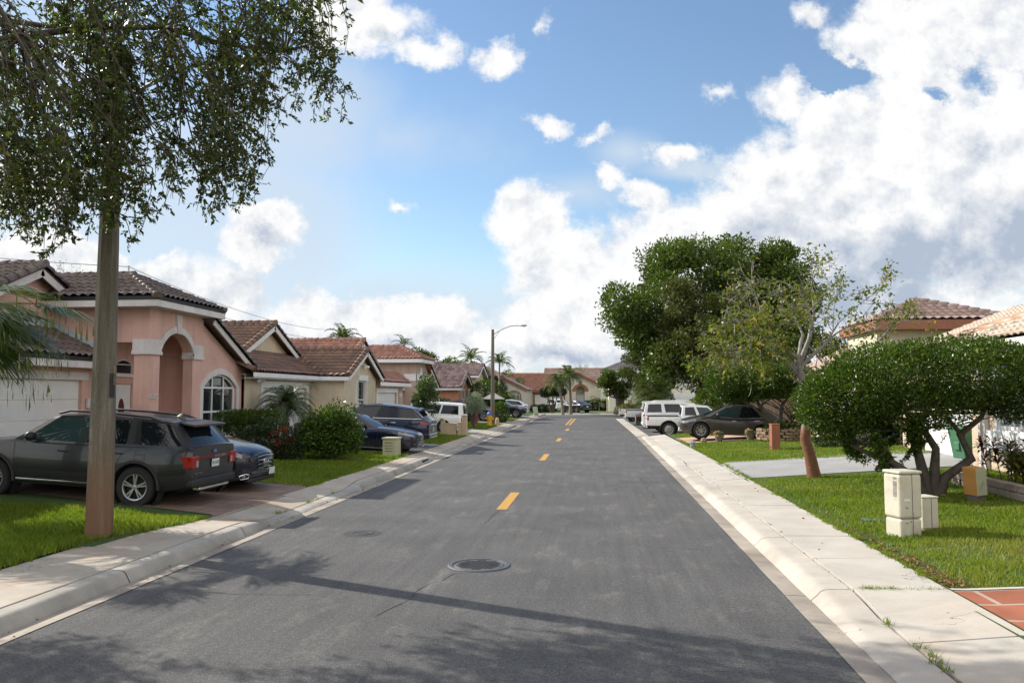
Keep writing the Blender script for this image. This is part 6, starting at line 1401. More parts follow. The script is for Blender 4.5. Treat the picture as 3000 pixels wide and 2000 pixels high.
bigtree('shade_tree', 'tall narrow olive-green tree rising behind the sabal palm', (6.6, 84, .2), [(5.4, 84, 5.6, 1.9, 2, 3.2), (5.0, 84, 8.2, 1.4, 1.5, 1.6), (6.6, 84, 4.4, 1.7, 1.8, 2.0)], 16000, .22, L_BRN, 66, (-1.0, 0, 2.8), clump=(32, .7, 1.1))
bigtree('shade_tree', 'small round tree with forked trunk before the ivory house', (2.3, 88, .15), [(2.0, 88, 4.0, 1.6, 1.5, 1.3), (3.0, 88, 3.4, 1.2, 1.2, 1.0), (1.2, 88, 3.2, .9, 1, .9)], 11000, .18, L_FIC, 67, (.1, 0, 1.8), clump=(22, .5, .8))

# palms
def frond(mbP, base, az, el, L, droop, nl, ll, rr, wr=.09, vee=.5, twist=0):
    """feather frond: list of leaflet quads appended to mbP['V'], rachis points returned"""
    pts = []; p = Vector(base); d = Vector((math.cos(az) * math.cos(el), math.sin(az) * math.cos(el), math.sin(el))); n = 9
    for i in range(n):
        pts.append(p.copy()); p = p + d * L / (n - 1); d = (d + Vector((0, 0, -droop / (n - 1) * (1 + i * .25)))).normalized()
    for k in range(nl):
        t = .12 + .88 * k / (nl - 1); i = min(n - 2, int(t * (n - 1))); q = pts[i].lerp(pts[i + 1], t * (n - 1) - i); ax = (pts[i + 1] - pts[i]).normalized()
        s = ax.cross(Vector((0, 0, 1))).normalized(); u = s.cross(ax); l = ll * (math.sin(math.pi * min(1, .18 + .86 * t)) ** .7 + .12) * rr.uniform(.85, 1.12)
        for sg in (1, -1):
            dd = (s * sg + ax * rr.uniform(.45, .75) + u * vee * rr.uniform(.5, 1.1) + Vector((0, 0, -.15))).normalized(); w = ax * (l * wr)
            m = q + dd * l * .55; e = q + dd * l + Vector((0, 0, -l * rr.uniform(.15, .4)))
            mbP['V'] += [q - w * .5, m - w, e, m + w]; mbP['R'].append(rr.random())
    return pts
def palm(name, label, loc, h, nf, L, ll, nl, lm=None, bark=None, rad=.12, lean=(0, 0), seed=1, droop=1.3, group='palms along the street', wr=.09, up=(.0, 1.2), shaft=None):
    T = plant(name, label, 'palm', loc, group); rr = random.Random(seed); g = MB(); top = Vector((lean[0], lean[1], h))
    n = 9; P = [Vector((lean[0] * (i / n) ** 1.5, lean[1] * (i / n) ** 1.5, h * i / n)) for i in range(n + 1)]
    g.tube(P, [rad * (1.5 if i == 0 else 1.12 - .3 * i / n) * (1 + .05 * (i % 2)) for i in range(n + 1)], 10)
    g.build('trunk', bark or B_PALM, T, smooth=60)
    if shaft: s = MB(); s.tube([top, top + Vector((0, 0, shaft))], [rad * .8, rad * .45], 9); s.build('crownshaft', mat('crownshaft_green', (.10, .16, .05), .5, .15, 6), T, smooth=60); top = top + Vector((0, 0, shaft * .8))
    A = {'V': [], 'R': []}; st = MB()
    for i in range(nf):
        t = (i + .5) / nf; el = up[0] + (up[1] - up[0]) * t; az = i * 2.399 + rr.uniform(-.2, .2)
        pts = frond(A, top, az, el, L * rr.uniform(.85, 1.1), droop * rr.uniform(.8, 1.2), nl, ll, rr, wr); st.tube(pts, [.022 * L * (1 - .85 * k / 8) * .6 + .003 for k in range(9)], 4, cap=False)
    c = np_mesh('crown', np.array([tuple(v) for v in A['V']]), 4, np.array(A['R']), lm or L_PALM, T); s_ = st.build('frond_stem', mat('stem_green', (.12, .15, .05), .5), c)
    return T
palm('date_palm', 'pygmy date palm with arching feathery fronds before the cream garage', (-11.45, 28.6, zg(-11.4)), 1.55, 46, 1.55, .30, 34, L_DATE, B_BOOT, .10, seed=3, droop=1.5, up=(-.35, 1.35), wr=.055)
palm('coconut_palm', 'shorter of the two palms in the island at the bend', (-3.75, 89.4, .12), 3.7, 16, 2.2, .55, 18, seed=5, lean=(-.5, 0), rad=.15, droop=1.5, wr=.12, up=(-.3, 1.2))
palm('coconut_palm', 'taller of the two palms in the island at the bend', (-2.95, 91.6, .12), 4.4, 16, 2.3, .55, 18, seed=6, lean=(-.15, 0), rad=.17, droop=1.5, wr=.12, up=(-.2, 1.3))
palm('royal_palm', 'slim palm above the mottled roofs beside the distant lamp post', (-13.6, 86, .5), 5.2, 13, 2.1, .5, 18, seed=7, rad=.12, droop=1.1, wr=.12, shaft=.7, up=(.0, 1.3))
palm('royal_palm', 'slim palm whose crown shows behind the distant lamp post', (-10.6, 87, .3), 5.0, 13, 2.0, .5, 18, seed=8, rad=.10, droop=1.1, wr=.12, shaft=.7, up=(.0, 1.3))
palm('royal_palm', 'feathery palm crown rising behind the red-tiled ridge', (-18.9, 58, .6), 5.9, 16, 1.9, .42, 22, seed=9, rad=.14, droop=1.3, wr=.10, up=(.1, 1.3))
palm('royal_palm', 'drooping palm crown to one side behind the red-tiled ridge', (-17.6, 60, .6), 5.2, 10, 1.5, .4, 18, seed=10, rad=.12, droop=1.7, wr=.10, up=(.0, 1.0))
palm('royal_palm', 'thin palm tips behind the tan house hip roof', (-17.2, 70, .6), 6.2, 8, 1.6, .4, 16, seed=14, rad=.10, droop=1.4, wr=.10, up=(.2, 1.3))
palm('date_palm', 'bushy date palm by the driveway of the pale house', (-9.6, 86, .25), 1.5, 34, 2.0, .35, 24, L_PALM, B_BOOT, .16, seed=11, droop=1.3, wr=.09, up=(-.2, 1.3))
palm('banana_palm', 'small arching palm before the gabled house beside the clipped mass of shrubs', (.35, 109, .2), 1.0, 10, 1.9, .5, 14, seed=12, rad=.08, droop=1.6, wr=.16, up=(.2, 1.2))

def fan_leaf(A, c, d, R_, rr, seg=34, spread=2.6, droopy=.35):
    d = Vector(d).normalized(); s = d.cross(Vector((0, 0, 1))).normalized(); u = s.cross(d)
    for k in range(seg):
        a = -spread / 2 + spread * (k + .5) / seg; v = (d * math.cos(a) + s * math.sin(a)); l = R_ * (.82 + .18 * math.cos(a)) * rr.uniform(.93, 1.05); wv = (-d * math.sin(a) + s * math.cos(a)) * (R_ * spread / seg * .34); fold = u * (.035 * R_ * (1 if k % 2 else -1))
        m = c + v * l * .55 + fold + Vector((0, 0, -droopy * .10 * l)); e = c + v * l + Vector((0, 0, -droopy * l * rr.uniform(.3, .8)))
        A['V'] += [c, m - wv, e, m + wv]; A['R'].append(rr.random())
        if rr.random() < .45:   # hanging thread at the tip
            w2 = wv * .16; A['V'] += [e - w2, e + w2, e + w2 * .5 + Vector((rr.gauss(0, .02), 0, -rr.uniform(.12, .34))), e - w2 * .5 + Vector((rr.gauss(0, .02), 0, -rr.uniform(.12, .34)))]; A['R'].append(.9)
def fanpalm(name, label, loc, h, nf, pet, R_, rad, seed, lm=L_PALM, up=(-.7, 1.3), group='palms along the street', boots=False, extra=()):
    T = plant(name, label, 'palm', loc, group); rr = random.Random(seed); g = MB()
    g.tube([(0, 0, h * i / 8) for i in range(9)], [rad * (1.15 - .2 * i / 8) for i in range(9)], 12)
    if boots:
        for i in range(110):
            z = rr.uniform(.1, h); a = rr.uniform(0, 6.28); q = Vector((math.cos(a) * rad * 1.0, math.sin(a) * rad * 1.0, z)); g.obox(q + Vector((math.cos(a) * .05, math.sin(a) * .05, .08)), Vector((-math.sin(a), math.cos(a), 0)) * .05, Vector((math.cos(a) * .06, math.sin(a) * .06, .11)), Vector((math.cos(a), math.sin(a), -.4)) * .018)
    g.build('trunk', B_BOOT if boots else B_PALM, T, smooth=50); A = {'V': [], 'R': []}; st = MB()
    for i in range(nf):
        t = (i + .5) / nf; el = up[0] + (up[1] - up[0]) * t; az = i * 2.399; d = Vector((math.cos(az) * math.cos(el), math.sin(az) * math.cos(el), math.sin(el))); c = Vector((0, 0, h)) + d * pet * rr.uniform(.8, 1.1) + Vector((0, 0, -.1 * pet))
        st.tube([(0, 0, h - .1), Vector((0, 0, h)) + d * pet * .5, c], [.02, .015, .01], 5, cap=False); fan_leaf(A, c, d + Vector((0, 0, -.45)), R_ * rr.uniform(.85, 1.1), rr)
    for d, k in extra:
        c = Vector((0, 0, h)) + Vector(d) * k; st.tube([(0, 0, h - .1), Vector((0, 0, h)) + Vector(d) * k * .5 + Vector((0, 0, .12)), c], [.02, .015, .01], 5, cap=False); fan_leaf(A, c, Vector(d) + Vector((0, 0, -.3)), R_, rr)
    c = np_mesh('crown', np.array([tuple(v) for v in A['V']]), 4, np.array(A['R']), lm, T); st.build('frond_stem', mat('stem_green', (.12, .15, .05), .5), c)
fanpalm('fan_palm', 'fan palm with thready drooping leaves at the edge of the pink house garage', (-11.5, 12.9, zg(-11.5)), 3.4, 24, 1.0, 1.15, .16, 4, up=(-.45, .65), extra=(((.95, .2, .12), 1.7), ((.9, -.1, -.12), 1.4)))
fanpalm('sabal_palm', 'stout sabal palm with shaggy boot-covered trunk beyond the bays', (5.3, 80.6, .2), 2.7, 34, 1.1, 1.25, .42, 5, L_PALM, boots=True)
fanpalm('sabal_palm', 'palm with thick patterned trunk before the wooden fence at the bend', (2.75, 92, .2), 2.6, 16, .8, .9, .33, 6, L_PALM, up=(-.2, 1.3), boots=True)

def shrub(name, label, loc, blobs, n, size, lm, seed, depth=.25, lump=.14, gap=-9, stem=True, wr=.48, group='garden shrubs', cat='shrub', rnd=.7, up=.35, extra=None, k=1.8):
    T = plant(name, label, cat, loc, group); rr = random.Random(seed)
    if stem:
        g = MB()
        for i in range(14):
            b = rr.choice(blobs); g.tube([loc, (loc[0] + (b[0] - loc[0]) * .5 + rr.gauss(0, .1), loc[1] + (b[1] - loc[1]) * .5 + rr.gauss(0, .1), (loc[2] + b[2]) / 2), (b[0] + rr.uniform(-.6, .6) * b[3], b[1] + rr.uniform(-.6, .6) * b[4], b[2] + rr.uniform(-.2, .5) * b[5])], [.03, .02, .008], 5, cap=False)
        wood(g, T, B_DARK, 'stems')
    c = foliage('foliage', blobs, n, size, lm, T, depth, lump, k, seed, up, rnd, wr, gap)
    if extra: tag(foliage('flowers', extra[0], extra[1], extra[2], extra[3], T, .2, .2, 2, seed + 1, .4, .6, .9), kind='stuff')
    return T
z = .25
shrub('leafy_bush', 'rounded glossy green bush on the lawn beside the dark navy crossover', (-8.75, 25.7, .24), [(-8.8, 25.8, 1.0, .95, .9, .72), (-8.55, 25.7, 1.5, .65, .6, .55), (-9.2, 25.7, 1.1, .6, .6, .6), (-8.2, 25.7, .95, .55, .5, .5)], 15000, .085, L_TOP, 71, .3, .42, gap=-.6, k=2.6, rnd=.9)
shrub('leafy_bush', 'red-flowering low bush between the hedge and the lawn', (-10.55, 24.9, .34), [(-10.9, 25.0, .85, .8, .7, .55), (-10.2, 24.8, .85, .7, .6, .6), (-9.85, 24.9, .6, .5, .5, .45)], 9000, .07, L_DARK, 72, .22, .16, extra=([(-9.95, 24.6, .95, .4, .4, .45)], 160, .06, L_FLOW))
shrub('clipped_hedge', 'clipped hedge with bare stems under the arched window', (-11.5, 25.6, .4), [(-12.2, 25.7, 1.62, .6, .55, .26), (-11.6, 25.7, 1.64, .6, .55, .26), (-11.0, 25.7, 1.64, .6, .55, .26), (-11.7, 25.7, 1.3, 1.1, .5, .3)], 9000, .06, L_TOP, 73, .3, .1, gap=-.8, cat='hedge')
shrub('dark_shrub', 'dark shrub against the salmon wall', (-11.9, 60.5, .4), [(-12.0, 60.5, 1.25, 1.1, 1, .9), (-11.2, 60.5, 1.0, .8, .8, .7)], 5000, .12, L_DARK, 74)
shrub('dark_shrub', 'dark shrub low beside the shaded drive of the salmon house', (-9.7, 60.2, .25), [(-9.7, 60.2, .8, .6, .6, .65)], 2500, .10, L_DARK, 75)
shrub('silver_shrub', 'silvery grey-green buttonwood shrub on a thin stem', (-7.95, 51.6, .2), [(-8.0, 51.6, 1.75, .62, .6, .62), (-7.6, 51.6, 1.55, .45, .45, .42), (-8.35, 51.6, 1.5, .4, .4, .4), (-7.85, 51.6, 2.15, .35, .35, .35)], 5200, .085, L_SILV, 76, .35, .25, gap=-.5, wr=.4, cat='small tree')
shrub('young_tree', 'young tree with pale-backed leaves between the navy SUV and the white van', (-8.45, 39.3, .25), [(-8.5, 39.3, 2.75, .55, .5, .55), (-8.1, 39.3, 2.2, .55, .5, .6), (-8.75, 39.3, 2.2, .55, .5, .6), (-8.4, 39.3, 1.7, .6, .5, .5), (-8.1, 39.4, 1.2, .4, .4, .45)], 5200, .11, L_PALE, 77, .5, .3, gap=-.15, cat='small tree')
shrub('dome_topiary', 'big clipped dome tree behind the distant lamp post', (-9.4, 68.5, .3), [(-9.4, 68.5, 2.2, 1.6, 1.5, 1.45), (-9.4, 68.5, 1.5, 1.45, 1.4, .9)], 12000, .12, L_TOP, 78, .12, .05, cat='topiary')
shrub('round_bush', 'clipped round bush just beyond the yellow hydrant and lamp post', (-7.55, 62.6, .2), [(-7.55, 62.6, .95, .72, .7, .85)], 6000, .08, L_TOP, 79, .14, .05, cat='topiary')
shrub('mushroom_topiary', 'dark mushroom-shaped topiary tree before the white SUV at the bend', (-5.35, 97.6, .15), [(-5.6, 97.6, 2.75, 1.3, 1.1, .6), (-4.6, 97.6, 2.7, 1.0, 1.0, .55), (-6.2, 97.6, 2.5, .8, .8, .45)], 8000, .13, L_DARK, 80, .2, .12, cat='topiary')
g = MB(); 
for dx_, tx in ((-.15, -.6), (0, .0), (.15, .5), (.05, .2)): g.tube([(dx_, 0, 0), (dx_ + tx * .4, .05, 1.0), (tx, 0, 2.2)], [.10, .08, .05], 6)
bpy.data.objects['mushroom_topiary'].children[0].hide_render = False; g.build('trunk', B_DARK, bpy.data.objects['mushroom_topiary'], smooth=60)
shrub('clipped_hedge', 'low dark boxed hedge beside the drive of the gabled house', (-6.9, 100, .15), [(-7.6, 100, .6, .7, .6, .5), (-6.8, 100, .62, .7, .6, .5), (-6.0, 100, .6, .6, .6, .48)], 6000, .10, L_DARK, 81, .15, .05, cat='hedge')
shrub('shrub_mass', 'broad dark shrubs spilling before the gabled house', (.3, 110, .2), [(-1.2, 110, .8, .9, .8, .7), (-.2, 110, .9, 1.0, .8, .8), (.9, 110, .85, 1.0, .9, .75), (1.8, 110, .7, .8, .8, .6)], 7000, .15, L_DARK, 82, .2, .15)
shrub('yellow_shrub', 'yellow-green variegated shrub behind the white pickup', (8.6, 66, .3), [(8.2, 66, 1.2, 1.2, 1, .9), (9.4, 66, 1.1, 1.0, 1, .8), (7.3, 66, 1.0, .8, .8, .6)], 6000, .14, L_YEL, 83)
shrub('clipped_hedge', 'yellow-green hedge behind the trucks by the ivory house', (4.2, 86, .2), [(3.2, 86, .8, .9, .7, .55), (4.4, 86, .85, .9, .7, .55), (5.6, 86, .8, .9, .7, .55)], 6000, .12, L_YEL, 84, .15, .06, cat='hedge')
shrub('dark_shrub', 'dark red-leaved shrub at the foot of the thick-trunked palm', (2.7, 90.5, .2), [(2.7, 90.5, .6, .7, .6, .5)], 2000, .13, L_RED, 85)
shrub('dark_shrub', 'rounded dark shrub by the garage of the ivory house', (8.2, 100, .2), [(8.2, 100, 1.6, 1.4, 1.2, 1.4)], 4000, .15, L_DARK, 86)
shrub('low_hedge', 'low dark hedge across the lawn behind the gumbo limbo trunk', (9.8, 31.4, .5), [(8.9, 31.4, .75, .7, .6, .45), (9.9, 31.4, .85, .8, .6, .55), (10.9, 31.4, .8, .7, .6, .5)], 7000, .08, L_DARK, 87, .2, .14, cat='hedge')
# sword-leaved bed by the beige house
def croton(label, loc, n, L, lm, seed):
    T = plant('croton_plant', label, 'plant', loc, 'crotons behind the block edging'); rr = random.Random(seed); A = {'V': [], 'R': []}; g = MB()
    for i in range(n):
        b = Vector((rr.gauss(0, .22), rr.gauss(0, .18), 0)); tip = b + Vector((rr.gauss(0, .16), rr.gauss(0, .12), rr.uniform(.5, 1.0))); g.tube([b, tip], [.014, .009], 4, cap=False)
        for j in range(44):
            c = b.lerp(tip, rr.uniform(.35, 1.02)); a = rr.uniform(0, 6.28); d = Vector((math.cos(a), math.sin(a), rr.uniform(.1, 1.1))).normalized(); s = d.cross(Vector((0, 0, 1))).normalized() * L * .10; l = L * rr.uniform(.7, 1.2)
            m = c + d * l * .55; e = c + d * l + Vector((0, 0, -.35 * l)); A['V'] += [c, m - s, e, m + s]; A['R'].append(rr.random())
    g.build('stems', B_DARK, T); np_mesh('foliage', np.array([tuple(v) for v in A['V']]), 4, np.array(A['R']), lm, T)
for i, (x, y, n, lm, lb) in enumerate(((9.2, 17.8, 14, L_CRO, 'bright yellow-green croton beside the downspout'), (9.0, 16.6, 12, L_CRO, 'yellow-green croton under the blinds window'), (9.0, 18.9, 6, L_RED, 'dark red sword-leaved plant by the garage corner'), (9.3, 16.0, 12, L_RED, 'purple-red sword-leaved plant at the picture edge'), (8.8, 17.3, 8, L_CRO, 'olive croton just behind the tilted box'))):
    croton(lb, (x, y, zg(x)), n, .34, lm, 90 + i)
# trees behind the far roofs
for i, (x, y, zt, w_, lm, lb) in enumerate(((-17.6, 76, 6.9, 1.7, L_FIC, 'round tree crown behind the tan house hip roof'), (-19.5, 98, 6.7, 1.5, L_DARK, 'dark conifer-like tree behind the mottled roofs'), (-16.6, 99, 7.4, 2.0, L_FIC, 'green tree crowding behind the slim palm'), (-14.2, 100, 5.8, 1.6, L_DARK, 'dark tree to the side of the slim palm'), (-12.2, 112, 5.6, 1.6, L_FIC, 'low green tree behind the pale house'), (-21.5, 97, 5.4, 2.0, L_FIC, 'low tree seen over the mottled roof ridge'))):
    bigtree('backyard_tree', lb, (x, y, .5), [(x, y, zt - 1.4, w_, w_, 1.5), (x + .5, y, zt - 2.6, w_ * 1.1, w_, 1.3)], 5000, .2, lm, 101 + i, (0, 0, zt * .45), 'trees behind the houses', (14, .6, .95))
bigtree('backyard_tree', 'green tree mass behind the buff house and the gumbo limbo', (13.5, 56, .5), [(12.5, 56, 4.6, 2.4, 2, 1.7), (15.5, 57, 5.0, 2.4, 2, 1.6)], 9000, .2, L_FIC, 110, (0, 0, 3), 'trees behind the houses', (22, .7, 1.1))
def bare(label, loc, h, seed, dens):
    T = plant('bare_tree', label, 'tree', loc, 'trees behind the houses'); g = MB(); r = random.Random(seed); tips = []
    g.tube([(0, 0, 0), (0, 0, h * .5)], [.16, .11], 7)
    for i in range(6): branchy(g, (0, 0, h * .48), (r.gauss(0, .5), r.gauss(0, .5), .9), h * .2, .05, 4, r, tips, .45, .7, (2, 3), .15, .15, 5, .006)
    g.build('trunk', B_GREY, T, smooth=60); tp = np.array([t[0] for t in tips]); rr = np.random.default_rng(seed); tp = tp[rr.random(len(tp)) < dens]; P = np.repeat(tp, 3, 0) + rr.normal(size=(len(tp) * 3, 3)) * .06
    np_mesh('crown', leaf_cards(P, rr.normal(size=P.shape), .11, .45, .3, rr), 4, rr.random(len(P)), L_YEL, T)
bare('nearly bare twiggy tree behind the pink house roof', (-23.5, 34, .6), 7.2, 5, .35); bare('bare grey tree showing behind the roofs at the bend', (-2.0, 133, .2), 6.8, 8, .12)

# ---- grass: blades near the camera, coarser further off
def grass():
    zones = [(-13.5, -7.05, 5.5, 14.0, 1), (-13.5, -7.0, 19.0, 29.5, 1), (-12.5, -6.95, 35.7, 44.3, 1), (-12, -7.05, 50.1, 60.4, 1), (-11, -7.1, 67.1, 74, 1), (4.05, 10.5, 9.9, 21.95, 1), (4.05, 11.2, 26.85, 37.25, 1), (4.2, 11, 41.7, 45.8, 1)]
    V = []; Rn = []; rr = np.random.default_rng(5)
    for x0, x1, y0, y1, k in zones:
        yc = (y0 + y1) / 2; step = 1.5; yy = y0
        while yy < y1:
            ye = min(y1, yy + step); d = max(8, yy); dens = np.clip(1500 * (13 / d) ** 1.7, 60, 1700); n = int((x1 - x0) * (ye - yy) * dens)
            P = np.stack([rr.uniform(x0, x1, n), rr.uniform(yy, ye, n), np.zeros(n)], 1); yy = ye
            if x0 < 0:
                e = np.array([WLX(y) for y in np.linspace(y0, y1, 20)]); P = P[P[:, 0] < np.interp(P[:, 1], np.linspace(y0, y1, 20), e) + .02 * rr.normal(size=len(P)) - .01]
                P = P[P[:, 0] > -.84 * P[:, 1] - 1.2]
            else: P = P[P[:, 0] < .47 * P[:, 1] + 2.2]
            if x0 > 0 and y0 < 10:     # drive edge is slanted
                P = P[P[:, 1] < 21.95 + .0 * P[:, 0]]
            if not len(P): continue
            # worn strip along the pale walk by the utility boxes
            if x0 > 0 and y0 < 10: thin = np.clip((P[:, 0] - 4.05) / .5, .25, 1) * np.where(P[:, 1] < 12.4, np.where(wob(P, 6, 2.2) > -.1, 1, .45), 1); P = P[rr.random(len(P)) < thin]
            n = len(P); xx = P[:, 0]
            P[:, 2] = np.where(xx < -7.2, np.minimum(.62, .15 + .06 * (-7.2 - xx)), np.where(xx < 0, .15, np.minimum(.5, .15 + .06 * np.maximum(0, xx - 4.2))))
            P[:, 2] -= .006
            h = (.055 + .03 * rr.random(n)) * (1 + .45 * wob(P, 3, 1.2)); h = np.clip(h, .025, .14) * (1.15 if x0 < 0 else .85); w = (.0045 + .00042 * d) * (.7 + .6 * rr.random(n)); a = rr.uniform(0, 6.283, n)
            S = np.stack([np.cos(a), np.sin(a), np.zeros(n)], 1) * w[:, None]; lean = rr.normal(size=(n, 3)) * .4 * h[:, None]; lean[:, 2] = 0
            Q = np.empty((n, 3, 3)); Q[:, 0] = P - S; Q[:, 1] = P + S; Q[:, 2] = P + lean + np.array([0, 0, 1]) * h[:, None]
            V.append(Q.reshape(-1, 3)); Rn.append(np.clip(.5 + .28 * rr.normal(size=n) + .25 * wob(P, 8, .8) + (np.where((P[:, 1] < 12.6) & (x0 > 0), .36, 0)), 0, 1))
    # tufts in the joints and along the ragged turf edge
    tu = [(rr.uniform(3.0, 4.0), 9.82, .11) for _ in range(40)] + [(2.95 + .01 * rr.normal(), rr.uniform(6.5, 22), .06) for _ in range(26)] + [(4.03 + .03 * rr.normal(), rr.uniform(10, 39), .16) for _ in range(260)] + [(WLX(y) - .0 + .03 * rr.normal(), y, .16) for y in rr.uniform(5.5, 29, 170) if not 14 < y < 19] + [(-6.25, rr.uniform(7, 20), .06) for _ in range(14)] + [(-7.0 + .02 * rr.normal(), rr.uniform(14, 19), .05) for _ in range(30)]
    for x, y, z in tu:
        n = int(rr.integers(10, 26)); P = np.array([x, y, z]) + rr.normal(size=(n, 3)) * np.array([.03, .03, 0]); h = rr.uniform(.03, .085, n); a = rr.uniform(0, 6.28, n); S = np.stack([np.cos(a), np.sin(a), np.zeros(n)], 1) * .006; Q = np.empty((n, 3, 3)); Q[:, 0] = P - S; Q[:, 1] = P + S; Q[:, 2] = P + rr.normal(size=(n, 3)) * np.array([.04, .04, 0]) + np.array([0, 0, 1]) * h[:, None]; V.append(Q.reshape(-1, 3)); Rn.append(np.clip(.5 + .3 * rr.normal(size=n), 0, 1))
    o = np_mesh('grass', np.concatenate(V), 3, np.concatenate(Rn), leafm('grass_blade', (.105, .155, .012), (.25, .295, .03), (.34, .28, .10), .45, .5, .3)); tag(o, 'short bright green lawn grass on both sides of the street', 'grass', kind='stuff')
grass()
def litter():
    rr = np.random.default_rng(15); n = 700; y = rr.uniform(9.9, 16.5, n); y = 9.95 + (y - 9.9) * rr.random(n); x = 4.05 + np.abs(rr.normal(size=n)) * .14
    P = np.stack([x, y, .168 + .02 * rr.random(n)], 1); m = 50; P2 = np.stack([rr.uniform(-5.98, -5.75, m), rr.uniform(7, 26, m), np.full(m, .012)], 1); m3 = 14; P3 = np.stack([rr.uniform(3, 4, m3), rr.uniform(8, 26, m3), np.full(m3, .168)], 1); m4 = 40; P4 = np.stack([2.945 + .02 * rr.normal(size=m4), rr.uniform(7, 30, m4), np.full(m4, .145)], 1)
    P = np.concatenate([P, P2, P3, P4]); D = rr.normal(size=P.shape); D[:, 2] *= .25
    o = np_mesh('leaf_litter', leaf_cards(P, D, np.clip(.045 * (1 + .4 * rr.normal(size=len(P))), .015, .09), .5, .5, rr), 4, rr.random(len(P)), L_DRY); tag(o, 'dry brown leaves along the walk edges', 'leaves', kind='stuff')
litter()
# ---------------------------------------------------------------- street furniture and small things
M_IRON = mat('cast_iron', (.07, .073, .082), .6, .25, 20, .2, 60); M_HOLE = mat('hole_black', (.006, .006, .006), .95)
M_PUTTY = mat('putty_plastic', (.50, .475, .385), .55, .06, 4, .12, 90, dirt=(.36, .31, .20)); M_GALV = mat('galvanised', (.36, .37, .38), .45, .12, 7, metal=.6)
M_BIN = mat('bin_green', (.045, .15, .075), .5, .1, 6); M_BINT = mat('bin_tan', (.26, .22, .11), .55, .12, 6); M_TERC = mat('terracotta_paint', (.27, .095, .05), .75, .12, 4, .2, 60); M_STONE = mat('field_stone', (.26, .18, .12), .9, .4, 4, .6, 18)
M_WOOD = mat('weathered_boards', (.20, .14, .105), .85, .25, 9, .3, 30, streak=True); M_MAIL = stucco('mail_pillar_stucco', (.47, .37, .25)); M_BLOCK = mat('edging_block', (.26, .21, .18), .9, .3, 3, .6, 20)
def pole_concrete():
    m, nt, bs = nodes('pole_concrete'); co = coords(nt); cs = coords(nt, (9, 9, .6)); sx = N(nt, 'ShaderNodeSeparateXYZ'); nt.links.new(co, sx.inputs[0])
    c = ramp(nt, noise(nt, cs, 1.6, 6, .7), [(.3, (.09, .078, .055)), (.55, (.15, .132, .10)), (.75, (.24, .225, .19))]).outputs[0]
    c = mixc(nt, .6, c, ramp(nt, noise(nt, co, 46, 4, .75), [(.3, (.55, .55, .55)), (.5, (1, 1, 1)), (.72, (1.35, 1.35, 1.35))]).outputs[0], 'MULTIPLY')
    # irrigation rust splashed up the foot
    h = mathn(nt, 'SUBTRACT', 2.3, mathn(nt, 'ADD', sx.outputs[2], mathn(nt, 'MULTIPLY', noise(nt, cs, 2.5, 5), 1.4)), clamp=True)
    c = mixc(nt, mathn(nt, 'MULTIPLY', h, .62), c, (.18, .075, .03)); nt.links.new(c, bs.inputs['Base Color']); bs.inputs['Roughness'].default_value = .9
    bump(nt, bs, noise(nt, co, 60, 4, .7), .6, .008); return m
M_POLE = pole_concrete()
def lamp_post(label, loc, h, b0, b1, rot, arm=2.1):
    T = thing('street_lamp', label, 'street lamp', loc, rot, 'street lamps'); g = MB(); vs = []
    for i in range(13):
        t = i / 12; w = (b0 + (b1 - b0) * t) / 2; c = w * .45
        vs += [(a * 1.0, b * 1.0, h * t - (.1 if i == 0 else 0)) for a, b in ((w - c, -w), (w, -w + c), (w, w - c), (w - c, w), (-w + c, w), (-w, w - c), (-w, -w + c), (-w + c, -w))]
    fs = [(i * 8 + j, i * 8 + (j + 1) % 8, (i + 1) * 8 + (j + 1) % 8, (i + 1) * 8 + j) for i in range(12) for j in range(8)] + [tuple(96 + j for j in range(8))]
    g.add(vs, fs); g.build('pole', M_POLE, T)
    g = MB(); ca, sa = math.cos(-rot), math.sin(-rot); A = [(b1 * .4 + arm * t, 0, h - .35 + .62 * math.sin(min(1, t * 1.25) * math.pi / 2)) for t in np.linspace(0, 1, 10)]
    A = [(x * ca, x * sa, z) for x, y, z in A]; g.tube(A, .032, 8); g.tube([(A[0][0] * .6, A[0][1] * .6, h - .75), A[2]], .018, 6); g.build('arm', M_GALV, T, smooth=60)
    e = Vector(A[-1]); d = Vector((ca, sa, 0)); g = MB(); g.lathe([(.001, -.28), (.06, -.26), (.10, -.05), (.11, .12), (.07, .26), (.001, .30)], 12, axis='x'); s_ = Vector((-sa, ca, 0))
    g.v = [tuple(e + d * (v[0] + .18) + s_ * v[1] * 1.1 + Vector((0, 0, v[2] * .62))) for v in g.v]; hd = g.build('lamp_head', M_GALV, T, smooth=60)
    g = MB(); g.lathe([(.09, 0), (.075, -.05), (.001, -.07)], 12, o=tuple(e + d * .25 + Vector((0, 0, -.035)))); g.build('lens', mat('lamp_lens', (.5, .5, .46), .15, .1, 20), hd, smooth=60)
    return T
T = lamp_post('tall tapered concrete lamp post with yellow number tag before the grey SUV', (-7.80, 11.95, .17), 7.3, .37, .22, R(20))
g = MB(); g.obox((.185 * math.cos(R(-20)) - .01, 0, 2.35), (0, 0, .19), (.02, .045, 0), (.004, -.001, 0)); o_ = g.build('number_tag', M_BLK, T); o_.location = (-.012, -.115, .02)
lettering('tag_lettering', 'A\n4\n7\n2\n0\n3', .05, mat('tag_yellow', (.6, .42, .05), .6), o_, (.182, 0, 2.5), (.32, .95, 0), (0, 0, 1), .001)
g = MB(); g.box(-8.28, -7.72, 11.15, 11.62, .15, .185); g.box(-8.24, -7.76, 11.19, 11.58, .185, .192); tag(g.build('ground_box_lid', mat('lid_concrete', (.10, .085, .075), .85, .25, 8, .3), bevel=.01), 'weathered lid set in the soil at the foot of the lamp post', 'utility cover')
